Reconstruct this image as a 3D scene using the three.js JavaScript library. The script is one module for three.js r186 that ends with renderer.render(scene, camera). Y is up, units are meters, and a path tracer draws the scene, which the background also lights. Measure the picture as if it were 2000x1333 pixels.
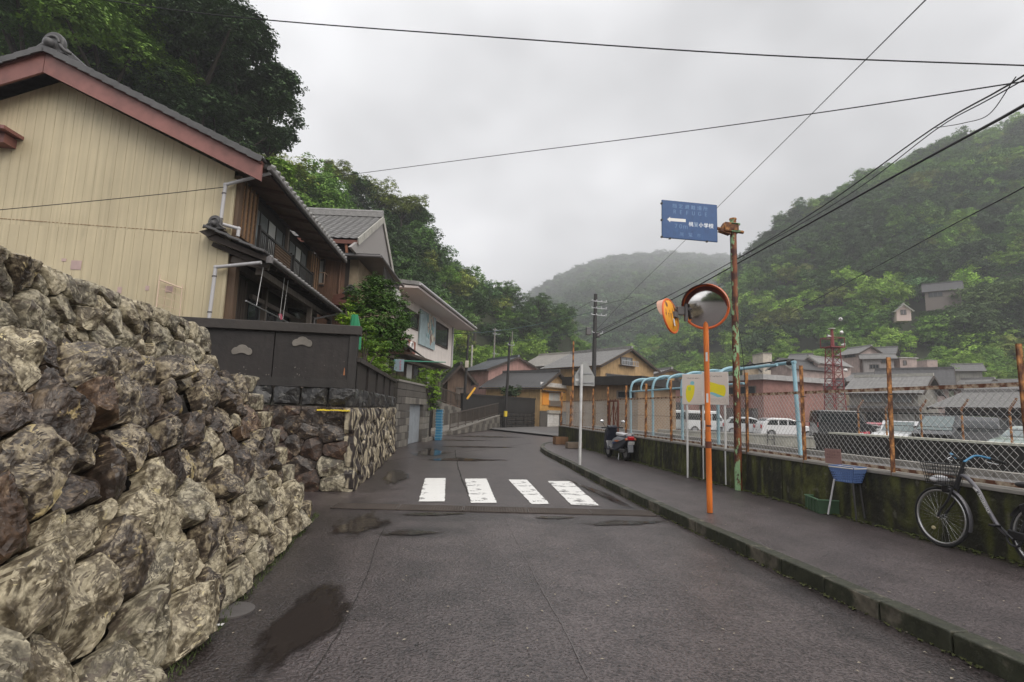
import * as THREE from 'three';
import { mergeGeometries } from 'three/addons/utils/BufferGeometryUtils.js';
import { FontLoader } from 'three/addons/loaders/FontLoader.js';
import { TextGeometry } from 'three/addons/geometries/TextGeometry.js';
import { RoundedBoxGeometry } from 'three/addons/geometries/RoundedBoxGeometry.js';

// ---------- camera, sky, sun, exposure, haze ----------
const scene = new THREE.Scene();
const FOC = 1043, W0 = 2000, H0 = 1333;
const camera = new THREE.PerspectiveCamera(2 * Math.atan(H0 / 2 / FOC) * 180 / Math.PI, W0 / H0, 0.1, 4000);
camera.position.set(0, 1.6, 0);
camera.rotation.order = 'YXZ';
camera.rotation.set(7.3 * Math.PI / 180, -8.7 * Math.PI / 180, 0.032);
camera.updateMatrixWorld(true);
const renderer = new THREE.WebGLRenderer({ antialias: true });
renderer.toneMapping = THREE.LinearToneMapping;
renderer.toneMappingExposure = 1.6;
renderer.shadowMap.enabled = true;

function rngOf(seed) { let a = seed >>> 0; return () => { a = (a + 0x6d2b79f5) | 0; let t = Math.imul(a ^ (a >>> 15), 1 | a); t = (t + Math.imul(t ^ (t >>> 7), 61 | t)) ^ t; return ((t ^ (t >>> 14)) >>> 0) / 4294967296; }; }
const hash3 = (x, y, z) => { let h = Math.imul(x, 374761393) ^ Math.imul(y, 668265263) ^ Math.imul(z, 1274126177); h = Math.imul(h ^ (h >>> 13), 1274126177); h ^= h >>> 16; return (h >>> 0) / 4294967296; };
const sm = (t) => t * t * (3 - 2 * t), lerp = (a, b, t) => a + (b - a) * t, clamp = (x, a = 0, b = 1) => Math.min(b, Math.max(a, x));
const step = (a, b, x) => sm(clamp((x - a) / (b - a)));
function noise3(x, y, z) {
  const X = Math.floor(x), Y = Math.floor(y), Z = Math.floor(z), u = sm(x - X), v = sm(y - Y), w = sm(z - Z);
  const c = (i, j, k) => hash3(X + i, Y + j, Z + k);
  return lerp(lerp(lerp(c(0, 0, 0), c(1, 0, 0), u), lerp(c(0, 1, 0), c(1, 1, 0), u), v), lerp(lerp(c(0, 0, 1), c(1, 0, 1), u), lerp(c(0, 1, 1), c(1, 1, 1), u), v), w);
}
function fbm3(x, y, z, o = 4) { let s = 0, a = 0.5, n = 0; for (let i = 0; i < o; i++) { s += a * noise3(x, y, z); n += a; a *= 0.5; x = x * 2.03 + 11.3; y = y * 2.03 + 5.1; z = z * 2.03 + 7.7; } return s / n; }
// noise that repeats every p cells
function pn(x, y, p, s) {
  const X = Math.floor(x), Y = Math.floor(y), u = sm(x - X), v = sm(y - Y), m = (a) => ((a % p) + p) % p;
  const c = (i, j) => hash3(m(X + i), m(Y + j), s);
  return lerp(lerp(c(0, 0), c(1, 0), u), lerp(c(0, 1), c(1, 1), u), v);
}
function pf(u, v, p, s, o = 4, g = 0.5) { let r = 0, a = 1, n = 0; for (let i = 0; i < o; i++) { r += a * pn(u * p, v * p, p, s + i * 17); n += a; a *= g; p *= 2; } return r / n; }

{ // overcast sky: an even cloud deck, brighter towards the zenith as cloud decks are
  const W = 512, H = 256, d = new Float32Array(W * H * 4);
  for (let j = 0; j < H; j++) for (let i = 0; i < W; i++) {
    const e = ((j + 0.5) / H - 0.5) * Math.PI, a = ((i + 0.5) / W - 0.5) * 2 * Math.PI, y = Math.sin(e), x = Math.cos(a) * Math.cos(e), z = Math.sin(a) * Math.cos(e);
    const up = Math.max(0, y), q = 1 / (up + 0.25);
    const c = fbm3(x * q * 1.6 + 9, z * q * 1.6 + 3, 2.5, 5) - 0.5, c2 = fbm3(x * q * 0.6 + 1, z * q * 0.6 + 8, 7.5, 3) - 0.5;
    let L = lerp(0.8, 1.06, Math.pow(up, 0.9)) * (1 + 1.7 * c + 2.1 * c2);
    if (y < 0) L = 0.3;
    const o = (j * W + i) * 4; d[o] = L * 0.99; d[o + 1] = L * 0.992; d[o + 2] = L * 1.01; d[o + 3] = 1;
  }
  const t = new THREE.DataTexture(d, W, H, THREE.RGBAFormat, THREE.FloatType);
  t.mapping = THREE.EquirectangularReflectionMapping; t.magFilter = THREE.LinearFilter; t.needsUpdate = true;
  scene.background = t; scene.environment = t;
}
const sun = new THREE.DirectionalLight(0xfff6ea, 1.45);
sun.position.set(60, 100, 65); sun.target.position.set(0, 0, -15); sun.shadow.radius = 90; sun.castShadow = true;
Object.assign(sun.shadow.camera, { left: -60, right: 60, top: 60, bottom: -60, near: 1, far: 300 });
scene.add(sun, sun.target);
scene.fog = new THREE.FogExp2(0xe6e8ec, 0.00105);

// ---------- helpers ----------
const V = (x, y, z) => new THREE.Vector3(x, y, z), R = (d) => d * Math.PI / 180;
const EYE = camera.position.clone();
const ray = (px, py) => V((px - 1000) / FOC, -(py - 666.5) / FOC, -1).applyQuaternion(camera.quaternion);
const gnd = (px, py, h = 0) => { const d = ray(px, py); return EYE.clone().addScaledVector(d, (h - EYE.y) / d.y); };
const onX = (px, py, x) => { const d = ray(px, py); return EYE.clone().addScaledVector(d, (x - EYE.x) / d.x); };
const onZ = (px, py, z) => { const d = ray(px, py); return EYE.clone().addScaledVector(d, (z - EYE.z) / d.z); };
const at = (px, py, dist) => EYE.clone().addScaledVector(ray(px, py), dist);
const taken = new Map();
function numbered(n) { const k = taken.get(n) || 0; taken.set(n, k + 1); return k ? n + '_' + String(k).padStart(3, '0') : n; }
function tag(o, label, category, group, kind) { if (label) o.userData.label = label; if (category) o.userData.category = category; if (group) o.userData.group = group; if (kind) o.userData.kind = kind; return o; }
function thing(name, label, category, group, pos = [0, 0, 0], turn = 0) {
  const o = new THREE.Group(); o.name = numbered(name); o.position.set(...(pos.isVector3 ? pos.toArray() : pos)); o.rotation.y = turn; scene.add(o);
  o.updateMatrixWorld(true);
  return tag(o, label, category, group);
}
function copyOf(o, pos, turn, label) { const c = o.clone(); c.name = numbered(o.name.replace(/_\d{3}$/, '')); c.position.set(...(pos.isVector3 ? pos.toArray() : pos)); c.rotation.y = turn; c.userData = { ...o.userData }; if (label) c.userData.label = label; scene.add(c); return c; }
// pixels of the photograph to points in the axes of a turned thing
const inv = (o, v) => o.worldToLocal(v);
const fr = (o) => { const q = o.matrixWorld.clone().invert(), e = EYE.clone().applyMatrix4(q), dir = (px, py) => ray(px, py).transformDirection(q);
  const hit = (k) => (px, py, v) => { const d = dir(px, py); return e.clone().addScaledVector(d, (v - e[k]) / d[k]); }; return { X: hit('x'), Y: hit('y'), Z: hit('z') }; };

function plain(g) { // non-indexed with position, normal, uv (and colour)
  g = g.index ? g.toNonIndexed() : g;
  for (const k of Object.keys(g.attributes)) if (!['position', 'normal', 'uv', 'color'].includes(k)) g.deleteAttribute(k);
  if (!g.attributes.normal) g.computeVertexNormals();
  return g;
}
function boxUV(g) { // uv in metres, from the side each face looks to
  const p = g.attributes.position, n = p.count, uv = new Float32Array(n * 2), a = V(), b = V(), c = V();
  for (let i = 0; i < n; i += 3) {
    a.fromBufferAttribute(p, i); b.fromBufferAttribute(p, i + 1); c.fromBufferAttribute(p, i + 2);
    const m = b.clone().sub(a).cross(c.clone().sub(a)), ax = Math.abs(m.x), ay = Math.abs(m.y), az = Math.abs(m.z);
    [a, b, c].forEach((v, k) => { const o = (i + k) * 2; if (ay >= ax && ay >= az) { uv[o] = v.x; uv[o + 1] = v.z; } else if (ax >= az) { uv[o] = v.z; uv[o + 1] = v.y; } else { uv[o] = v.x; uv[o + 1] = v.y; } });
  }
  g.setAttribute('uv', new THREE.BufferAttribute(uv, 2)); return g;
}
function merge(list, keep) {
  list = [].concat(list).map(plain); const col = list.some((g) => g.attributes.color);
  for (const g of list) { if (!g.attributes.uv) g.setAttribute('uv', new THREE.BufferAttribute(new Float32Array(g.attributes.position.count * 2), 2)); if (col && !g.attributes.color) g.setAttribute('color', new THREE.BufferAttribute(new Float32Array(g.attributes.position.count * 3).fill(1), 3)); else if (!col) g.deleteAttribute('color'); }
  const g = list.length > 1 ? mergeGeometries(list) : list[0];
  return keep ? g : boxUV(g);
}
function part(parent, name, geos, mat, keep) {
  const g = Array.isArray(geos) || !geos.userData.done ? merge(geos, keep) : geos; g.userData.done = true;
  const m = new THREE.Mesh(g, mat); m.name = parent === scene ? numbered(name) : name; m.castShadow = m.receiveShadow = true; parent.add(m); return m;
}
const struct = (name, geos, mat, keep) => tag(part(scene, name, geos, mat, keep), null, null, null, 'structure');
function solo(name, label, category, group, geos, mat, keep) { return tag(part(scene, name, geos, mat, keep), label, category, group); }
// shapes
function bx(w, h, d, x = 0, y = 0, z = 0, rx = 0, ry = 0, rz = 0) { const g = new THREE.BoxGeometry(w, h, d); if (rx || ry || rz) g.applyMatrix4(new THREE.Matrix4().makeRotationFromEuler(new THREE.Euler(rx, ry, rz))); return g.translate(x, y, z); }
function rb(w, h, d, r, x = 0, y = 0, z = 0, rx = 0, ry = 0, rz = 0) { const g = new RoundedBoxGeometry(w, h, d, 2, r); if (rx || ry || rz) g.applyMatrix4(new THREE.Matrix4().makeRotationFromEuler(new THREE.Euler(rx, ry, rz))); return g.translate(x, y, z); }
const span = (x0, x1, y0, y1, z0, z1) => bx(x1 - x0, y1 - y0, z1 - z0, (x0 + x1) / 2, (y0 + y1) / 2, (z0 + z1) / 2);
const vec = (a) => (a.isVector3 ? a : V(...a));
function rod(a, b, r, r2 = r, n = 10) { a = vec(a); b = vec(b); const d = b.clone().sub(a), L = d.length(), g = new THREE.CylinderGeometry(r2, r, L, n); g.applyQuaternion(new THREE.Quaternion().setFromUnitVectors(V(0, 1, 0), d.normalize())); return g.translate((a.x + b.x) / 2, (a.y + b.y) / 2, (a.z + b.z) / 2); }
function beam(a, b, w, h, roll = 0) { a = vec(a); b = vec(b); const d = b.clone().sub(a), L = d.length(), g = new THREE.BoxGeometry(w, h, L), m = new THREE.Matrix4().lookAt(b, a, Math.abs(d.y) / L > 0.99 ? V(1, 0, 0) : V(0, 1, 0)); if (roll) g.rotateZ(roll); g.applyMatrix4(m); return g.translate((a.x + b.x) / 2, (a.y + b.y) / 2, (a.z + b.z) / 2); }
function tube(pts, r, n = 6, seg) { const c = new THREE.CatmullRomCurve3(pts.map(vec), false, 'centripetal'); return new THREE.TubeGeometry(c, seg || pts.length * 6, r, n, false); }
function prism(pts, depth, bevel = 0) { const s = new THREE.Shape(pts.map((p) => new THREE.Vector2(p[0], p[1]))); return new THREE.ExtrudeGeometry(s, bevel ? { depth: depth - 2 * bevel, bevelEnabled: true, bevelSize: bevel, bevelThickness: bevel, bevelSegments: 2, bevelOffset: -bevel, curveSegments: 8 } : { depth, bevelEnabled: false, curveSegments: 8 }).translate(0, 0, bevel); }
function poly(tris) { const g = new THREE.BufferGeometry(); g.setAttribute('position', new THREE.Float32BufferAttribute(tris.flat(2), 3)); g.computeVertexNormals(); return g; }
function quad(a, b, c, d) { const f = (p) => (p.isVector3 ? p.toArray() : p); [a, b, c, d] = [a, b, c, d].map(f); return poly([[a, b, c], [a, c, d]]); }
function grid(nu, nv, f, smooth = true) { // surface f(u, v) -> [x, y, z]
  const p = [], ix = [], uv = []; for (let j = 0; j <= nv; j++) for (let i = 0; i <= nu; i++) { p.push(...f(i / nu, j / nv)); uv.push(i / nu, j / nv); }
  for (let j = 0; j < nv; j++) for (let i = 0; i < nu; i++) { const a = j * (nu + 1) + i, b = a + 1, c = a + nu + 1, d = c + 1; ix.push(a, b, d, a, d, c); }
  const g = new THREE.BufferGeometry(); g.setAttribute('position', new THREE.Float32BufferAttribute(p, 3)); g.setAttribute('uv', new THREE.Float32BufferAttribute(uv, 2)); g.setIndex(ix); g.computeVertexNormals(); return g;
}
// ---------- textures and materials ----------
function tex(size, metres, fn, color = true, h = size) {
  const d = new Uint8Array(size * h * 4);
  for (let j = 0; j < h; j++) for (let i = 0; i < size; i++) { const c = fn((i + 0.5) / size, (j + 0.5) / h), o = (j * size + i) * 4; for (let k = 0; k < 3; k++) { const x = clamp(Array.isArray(c) ? c[k] : c); d[o + k] = 255 * (color ? (x <= 0.0031308 ? x * 12.92 : 1.055 * Math.pow(x, 1 / 2.4) - 0.055) : x); } d[o + 3] = 255; }
  const t = new THREE.DataTexture(d, size, h); t.wrapS = t.wrapT = THREE.RepeatWrapping; t.magFilter = THREE.LinearFilter; if (color) t.colorSpace = THREE.SRGBColorSpace;
  if (metres) t.repeat.set(1 / metres, 1 / metres); t.needsUpdate = true; return t;
}
const rescale = (t, mx, my = mx) => { const c = t.clone(); c.repeat.set(1 / mx, 1 / my); c.needsUpdate = true; return c; };
const mat = (color, rough = 0.8, o = {}) => { const m = new (o.phys ? THREE.MeshPhysicalMaterial : THREE.MeshStandardMaterial)({ roughness: rough, side: THREE.DoubleSide }); Array.isArray(color) ? m.color.setRGB(...color) : m.color.set(color); delete o.phys; Object.assign(m, o); return m; };
const mixc = (a, b, t) => a.map((x, i) => lerp(x, b[i], t));
const T = {};
T.soft = tex(512, 2.5, (u, v) => 0.88 + 0.26 * (pf(u, v, 3, 401, 6) - 0.5) + 0.16 * (pn(u * 70, v * 2, 70, 405) - 0.5) - (pn(u * 60, v * 3, 60, 411) > 0.86 ? 0.08 * pf(u, v, 8, 415, 3) : 0));
T.grime = tex(512, 2.2, (u, v) => { const a = pf(u, v, 4, 1, 6), b = pf(u, v, 16, 9, 4); return 0.62 + 0.5 * (a - 0.5) + 0.35 * (b - 0.5) + 0.2; });
T.streak = tex(512, 2.6, (u, v) => { const a = pf(u, v * 0.999, 4, 3, 5), s = pn(u * 48, v * 3, 48, 5) * 0.6 + pn(u * 96, v * 6, 96, 6) * 0.4; return 0.8 + 0.5 * (a - 0.5) + 0.4 * (s - 0.5); });
T.bump = tex(512, 0.7, (u, v) => pf(u, v, 8, 21, 6, 0.6), false);
T.asphaltBump = tex(1024, 1.6, (u, v) => { const a = pn(u * 200, v * 200, 200, 2), b = pn(u * 110, v * 110, 110, 8); return 0.3 * a + 0.5 * Math.pow(b, 0.7) + 0.2 * pf(u, v, 6, 4, 3); }, false);
T.asphalt = tex(1024, 1.6, (u, v) => { const b = pn(u * 110, v * 110, 110, 8), a = pn(u * 200, v * 200, 200, 2), l = pf(u, v, 5, 31, 4), chip = pn(u * 150, v * 150, 150, 44) > 0.87 ? 0.55 * pn(u * 60, v * 60, 60, 47) : 0; const x = 0.56 + 0.75 * (b - 0.4) + 0.45 * (a - 0.5) + 0.4 * (l - 0.5) + chip; return [x * 1.0, x * 0.95, x * 0.95]; });
function rockTex(seed, dark, mid, pale, share, spot, spots) {
  return tex(512, 0.95, (u, v) => {
    const wx = 0.05 * (pf(u, v, 5, seed + 200, 4) - 0.5), wy = 0.05 * (pf(u, v, 5, seed + 230, 4) - 0.5); u += wx; v += wy;
    const a = pf(u, v, 3, seed, 6, 0.66), b = pf(u, v, 12, seed + 50, 5, 0.7), e = pf(u, v, 32, seed + 90, 4, 0.6), l = pf(u, v, 7, seed + 140, 5, 0.68), ms = b * 0.5 + a * 0.3 + e * 0.2;
    let c = mixc(dark, mid, step(0.32, 0.62, a * 0.45 + b * 0.55)); c = mixc(c, pale, step(1 - share - 0.07, 1 - share + 0.07, ms) * 0.85);
    c = mixc(c, spot, step(1 - spots, 1 - spots + 0.05, l * 0.8 + e * 0.2) * 0.8); const k = (0.4 + 1.2 * e) * (0.85 + 0.3 * pn(u * 128, v * 128, 128, seed + 300)); return c.map((x) => x * k * 0.8);
  });
}
T.rockBump = tex(512, 0.95, (u, v) => 0.6 * pf(u, v, 7, 211, 6, 0.66) + 0.4 * Math.abs(pf(u, v, 5, 260, 5, 0.6) - 0.5) * 2, false);
const wet = 0.55;
const rock = (t, r = wet) => mat([1, 1, 1], r, { map: t, bumpMap: T.rockBump, bumpScale: 0.02, flatShading: true });
const M = {};
M.rocks = [
  rock(rockTex(301, [0.1, 0.077, 0.048], [0.29, 0.24, 0.155], [0.52, 0.455, 0.32], 0.5, [0.52, 0.44, 0.24], 0.36)),
  rock(rockTex(322, [0.03, 0.022, 0.016], [0.105, 0.078, 0.056], [0.37, 0.31, 0.21], 0.46, [0.5, 0.4, 0.2], 0.35), 0.45),
  rock(rockTex(343, [0.024, 0.017, 0.013], [0.075, 0.052, 0.038], [0.23, 0.175, 0.12], 0.42, [0.46, 0.35, 0.16], 0.33), 0.4),
  rock(rockTex(364, [0.1, 0.084, 0.058], [0.27, 0.235, 0.16], [0.45, 0.4, 0.29], 0.5, [0.07, 0.05, 0.038], 0.42)),
  rock(rockTex(385, [0.04, 0.022, 0.012], [0.12, 0.068, 0.038], [0.28, 0.2, 0.13], 0.42, [0.38, 0.3, 0.17], 0.32), 0.48),
];
M.rockBlack = rock(rockTex(401, [0.015, 0.014, 0.014], [0.035, 0.033, 0.032], [0.1, 0.095, 0.085], 0.36, [0.16, 0.15, 0.12], 0.3), 0.4);
M.rockRust = rock(rockTex(402, [0.03, 0.018, 0.012], [0.08, 0.042, 0.026], [0.2, 0.13, 0.08], 0.4, [0.25, 0.2, 0.12], 0.32), 0.5);
M.rockStreak = rock(tex(512, 0, (u, v) => { const s = pf(u, v, 4, 77, 3), t = pn(u * 26 + s * 4, v * 3, 26, 71) * 0.6 + pn(u * 60, v * 7, 60, 72) * 0.4, k = step(0.46, 0.62, t), e = pf(u, v, 40, 79, 3); return mixc([0.03, 0.022, 0.02], [0.36, 0.31, 0.22], k).map((x) => x * (0.5 + e)); }), 0.5);
M.rockStreak.map.repeat.set(1 / 2.2, 1 / 1.9);
M.earthAndPitShade = mat([0.05, 0.042, 0.033], 0.95, { map: T.grime });  // soil behind the stones; also the painted pit shade under the grating
M.asphalt = mat([0.1, 0.087, 0.084], 0.31, { map: T.asphalt, bumpMap: T.asphaltBump, bumpScale: 0.008, vertexColors: true });
M.walk = mat([0.108, 0.094, 0.091], 0.38, { map: rescale(T.asphalt, 1.3), bumpMap: rescale(T.asphaltBump, 1.3), bumpScale: 0.009, vertexColors: true });
M.kerb = mat([1, 1, 1], 0.6, { map: tex(512, 1.5, (u, v) => { const a = pf(u, v, 5, 41, 6, 0.6), b = pf(u, v, 30, 44, 3), m = step(0.45, 0.62, a); return mixc([0.03, 0.032, 0.018], [0.15, 0.13, 0.1], m * 0.8).map((x) => x * (0.5 + b)); }), bumpMap: T.bump, bumpScale: 0.012 });
M.moss = mat([1, 1, 1], 0.75, { map: tex(512, 2.2, (u, v) => { const a = pf(u, v, 4, 51, 6, 0.6), s = pn(u * 30, v * 2, 30, 55), b = pf(u, v, 24, 58, 4); let c = mixc([0.02, 0.019, 0.011], [0.075, 0.08, 0.018], step(0.4, 0.68, a * 0.7 + s * 0.3)); c = mixc(c, [0.1, 0.095, 0.07], step(0.7, 0.8, b) * 0.5); return c.map((x) => x * (0.5 + b)); }), bumpMap: T.bump, bumpScale: 0.02 });
const conc = (c, r = 0.75, t = T.grime) => mat(c, r, { map: t, bumpMap: T.bump, bumpScale: 0.006 });
M.conc = conc([0.3, 0.28, 0.25]); M.concPale = conc([0.5, 0.48, 0.43]); M.concDark = conc([0.035, 0.03, 0.027], 0.6, T.streak); M.concPanel = conc([0.03, 0.0235, 0.021], 0.6, T.streak); M.concCap = conc([0.045, 0.037, 0.032], 0.6); M.relief = conc([0.2, 0.18, 0.155]);
M.block = conc([0.24, 0.22, 0.19], 0.75, T.streak); M.blockDark = conc([0.12, 0.108, 0.095], 0.7, T.streak);
M.siding = mat([0.6, 0.51, 0.335], 0.55, { map: T.soft, bumpMap: tex(256, 0.3, (u, v) => pf(u, v, 16, 5, 3), false), bumpScale: 0.002 });
M.pinkTrim = mat([0.3, 0.125, 0.105], 0.5, { map: T.grime });
M.tile = mat([0.1, 0.096, 0.096], 0.45, { map: rescale(T.grime, 0.9) }); M.tileGrey = mat([0.3, 0.29, 0.28], 0.5, { map: rescale(T.grime, 0.9) }); M.tileDark = mat([0.06, 0.057, 0.056], 0.45, { map: rescale(T.grime, 0.9) });
M.tileMid = mat([0.19, 0.185, 0.18], 0.5, { map: rescale(T.grime, 0.9) });
M.woodDark = mat([0.07, 0.05, 0.038], 0.7, { map: T.streak }); M.woodBrown = mat([0.16, 0.1, 0.062], 0.7, { map: T.streak }); M.woodGold = mat([0.34, 0.19, 0.095], 0.65, { map: T.streak }); M.woodGrey = mat([0.2, 0.165, 0.14], 0.75, { map: T.streak }); M.soffit = mat([0.19, 0.125, 0.1], 0.75, { map: T.grime }); M.blackWood = mat([0.022, 0.019, 0.018], 0.6);
M.glassDark = mat([0.03, 0.033, 0.036], 0.08); M.glassPale = mat([0.16, 0.17, 0.17], 0.25); M.glass = mat([0.02, 0.024, 0.026], 0.05); M.curtain = mat([0.42, 0.42, 0.4], 0.8);
M.pvc = mat([0.5, 0.49, 0.5], 0.4); M.pvcDark = mat([0.12, 0.11, 0.11], 0.5); M.black = mat([0.012, 0.012, 0.013], 0.4); M.rubber = mat([0.016, 0.016, 0.016], 0.8); M.chrome = mat([0.6, 0.6, 0.6], 0.22, { metalness: 1 }); M.steel = mat([0.45, 0.45, 0.46], 0.4, { metalness: 0.9 }); M.white = mat([0.78, 0.77, 0.75], 0.5, { map: T.grime }); M.cream = mat([0.62, 0.55, 0.45], 0.7, { map: T.grime }); M.darkGrey = mat([0.05, 0.048, 0.047], 0.6);
M.brownSiding = mat([0.25, 0.135, 0.085], 0.6, { map: T.streak }); M.tan = mat([0.46, 0.36, 0.24], 0.75, { map: T.grime });
M.rail = mat([0.075, 0.06, 0.05], 0.6);
const rustTex = (seed, paint, share, h = 1024) => tex(128, 0, (u, v) => { const a = pf(u, v * 6, 3, seed, 6, 0.66), b = pn(u * 3, v * 4, 63, seed + 3), c = pf(u, v * 11, 12, seed + 9, 4, 0.7), f = a * 0.55 + b * 0.3 + c * 0.15; const rustc = mixc([0.05, 0.012, 0.008], [0.22, 0.065, 0.02], step(0.3, 0.75, pf(u, v * 11, 4, seed + 20, 5))); return mixc(paint, rustc, step(1 - share - 0.02, 1 - share + 0.03, f)).map((x) => x * (0.75 + 0.5 * c)); }, true, h);
M.rustGreen = mat([1, 1, 1], 0.6, { map: rustTex(88, [0.28, 0.45, 0.23], 0.59), bumpMap: T.bump, bumpScale: 0.003 }); M.rustGreen.map.repeat.set(1, 1);
M.rust = mat([1, 1, 1], 0.75, { map: tex(256, 0.4, (u, v) => { const a = pf(u, v, 4, 91, 5, 0.6), b = pf(u, v, 16, 95, 4); return mixc([0.09, 0.03, 0.012], [0.42, 0.19, 0.06], step(0.3, 0.7, a)).map((x) => x * (0.5 + b)); }), bumpMap: T.bump, bumpScale: 0.003 });
M.rustRail = mat([1, 1, 1], 0.75, { map: tex(256, 0.5, (u, v) => { const a = pf(u, v, 4, 191, 5, 0.6), b = pf(u, v, 16, 195, 4); return mixc([0.13, 0.05, 0.025], [0.42, 0.33, 0.24], step(0.42, 0.6, a)).map((x) => x * (0.5 + b)); }) });
M.wire = mat([0.5, 0.5, 0.49], 0.45, { metalness: 0.35 });
M.bluePipe = mat([0.3, 0.5, 0.58], 0.5, { map: T.grime }); M.cable = mat([0.01, 0.01, 0.011], 0.6); M.cableBlue = mat([0.03, 0.06, 0.07], 0.6);
M.orange = mat([0.85, 0.22, 0.03], 0.45, { map: rescale(T.streak, 1.2) });
M.signBlue = mat([0.02, 0.07, 0.22], 0.5);
// ---------- ground, road, sidewalk, water ----------
function flat(pts, y) { const s = new THREE.Shape(pts.map((p) => new THREE.Vector2(p[0], -p[1]))); return new THREE.ShapeGeometry(s, 8).rotateX(-Math.PI / 2).translate(0, y, 0); }
function blob(cx, cz, rx, rz, y, seed, n = 40, rough = 0.35, turn = 0) { const r = rngOf(seed), ph = [r() * 6, r() * 6, r() * 6, r() * 6], pts = []; for (let i = 0; i < n; i++) { const a = i / n * 2 * Math.PI, k = 1 + rough * (0.5 * Math.sin(2 * a + ph[0]) + 0.35 * Math.sin(3 * a + ph[1]) + 0.25 * Math.sin(5 * a + ph[2]) + 0.2 * Math.sin(9 * a + ph[3])); const x = Math.cos(a) * rx * k, z = Math.sin(a) * rz * k; pts.push([cx + x * Math.cos(turn) - z * Math.sin(turn), cz + x * Math.sin(turn) + z * Math.cos(turn)]); } return flat(pts, y); }
const GREY = conc([0.16, 0.15, 0.145], 0.6);
struct('ground', flat([[-500, 120], [700, 120], [800, -1400], [-600, -1400]], -1.7), mat([0.05, 0.05, 0.04], 0.95, { map: T.grime }));
const paintVary = (g, f) => { const p = g.attributes.position, c = new Float32Array(p.count * 3); for (let i = 0; i < p.count; i++) c.set(f(p.getX(i), p.getZ(i)), i * 3); g.setAttribute('color', new THREE.BufferAttribute(c, 3)); return g; };
const DAMP = [[-1.2, -5, 0.6, 2.2], [-1.0, -8, 0.7, 1.6], [0.2, -8.2, 1.5, 0.4], [-0.1, -7.2, 0.8, 0.35], [2.6, -7.9, 1.2, 0.4], [3.45, -11, 0.25, 3.5], [-0.9, -13.5, 0.5, 3], [3.5, -4, 0.25, 3.5], [1, -18, 1.2, 1.2], [0.3, -22, 1.5, 2]];
const roadTone = (x, z) => { // old patches, worn lanes and damp stains with outlines of their own
  const a = fbm3(x * 0.55, 1.5, z * 0.28, 4), b = fbm3(x * 1.6 + 40, 3.5, z * 1.1, 4), c = fbm3(x * 4 + 9, 8.5, z * 4, 3);
  let k = 0.95 + 0.5 * (a - 0.5) + 0.34 * (c - 0.5); k *= 1 - 0.25 * step(0.54, 0.64, b * 0.7 + a * 0.3);
  let m = 0; for (const [dx, dz, rx, rz] of DAMP) m = Math.max(m, 1 - step(0.7, 1.15, Math.hypot((x - dx) / rx, (z - dz) / rz) + 0.9 * (b - 0.5) + 0.5 * (c - 0.5))); k *= 1 - 0.42 * m;
  const seam = 1.05 + 0.12 * Math.sin(z * 0.9); if (x > seam && z > -8.6) k *= 1.12; if (z < -9.1) k *= 1.15;
  return [k * 1.02, k * 0.985, k];
};
const NX = 140, NZ = 360;
const road = struct('road', [paintVary(grid(NX, NZ, (u, v) => [lerp(-4.6, 6.4, u), 0.006 * (fbm3(u * 9, 2, v * 22, 3) - 0.5), lerp(2.5, -27, v)]).toNonIndexed(), roadTone)], M.asphalt);
const farRoad = struct('road', [paintVary(flat([[-120, 30], [6.4, 30], [6.4, -26.5], [8.4, -27.5], [20, -40], [42, -62], [80, -140], [-120, -140]], -0.012).toNonIndexed(), (x, z) => [1.1, 1.06, 1.07])], M.asphalt);
struct('water', flat([[8, 40], [120, 40], [120, -70], [8, -30]], -1.0), mat([0.02, 0.028, 0.022], 0.08, { bumpMap: T.bump, bumpScale: 0.01 }));
const KP = [[3.7, 1.5], [3.7, -2], [3.72, -6.6], [3.76, -8.4], [3.93, -12.35], [4.12, -15.4], [4.3, -19.1], [4.56, -21.3], [5.1, -23.4], [6.0, -25.2], [7.4, -26.6]].map((p) => V(p[0], 0, p[1]));
const KC = new THREE.CatmullRomCurve3(KP, false, 'centripetal');
const kerbX = (z) => { for (let i = 0; i < KP.length - 1; i++) if (z <= KP[i].z && z >= KP[i + 1].z) return lerp(KP[i].x, KP[i + 1].x, (z - KP[i].z) / (KP[i + 1].z - KP[i].z)); return z > 0 ? 3.7 : 7.4; };
struct('sidewalk', [paintVary(grid(40, 210, (u, v) => { const z = lerp(1.5, -26.3, v), k = Math.min(kerbX(z) + 0.13, 6.38); return [lerp(k, 6.4, u), 0.143 + 0.006 * (fbm3(u * 6, 4, v * 40, 3) - 0.5), z]; }).toNonIndexed(), (x, z) => { const a = fbm3(x * 0.7, 5, z * 0.5, 4), b = fbm3(x * 3, 9, z * 3, 3); const m = step(0.45, 0.75, step(6.0, 6.35, x) + (b - 0.5) * 1.3) * 0.55, k = 0.98 + 0.5 * (a - 0.5) + 0.35 * (b - 0.5); return [k * lerp(1, 0.55, m), k * lerp(0.97, 0.6, m), k * lerp(1, 0.3, m)]; })], M.walk);
{
  const kerb = struct('kerb', span(0, 0.01, -0.3, -0.29, 0, 0.01), M.kerb), L = KC.getLength(), n = Math.round(L / 0.62), r = rngOf(5);
  for (let i = 0; i < n; i++) {
    const a = KC.getPointAt(i / n), b = KC.getPointAt((i + 1) / n), d = b.clone().sub(a), len = d.length() - 0.012, ang = Math.atan2(d.x, d.z);
    const g = rb(0.16, 0.3, len, 0.018).translate(-0.08, 0, 0).rotateY(ang); g.translate((a.x + b.x) / 2, 0.003 + (r() - 0.5) * 0.008, (a.z + b.z) / 2);
    part(kerb, 'kerb_stone', g, M.kerb);
  }
}
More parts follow.
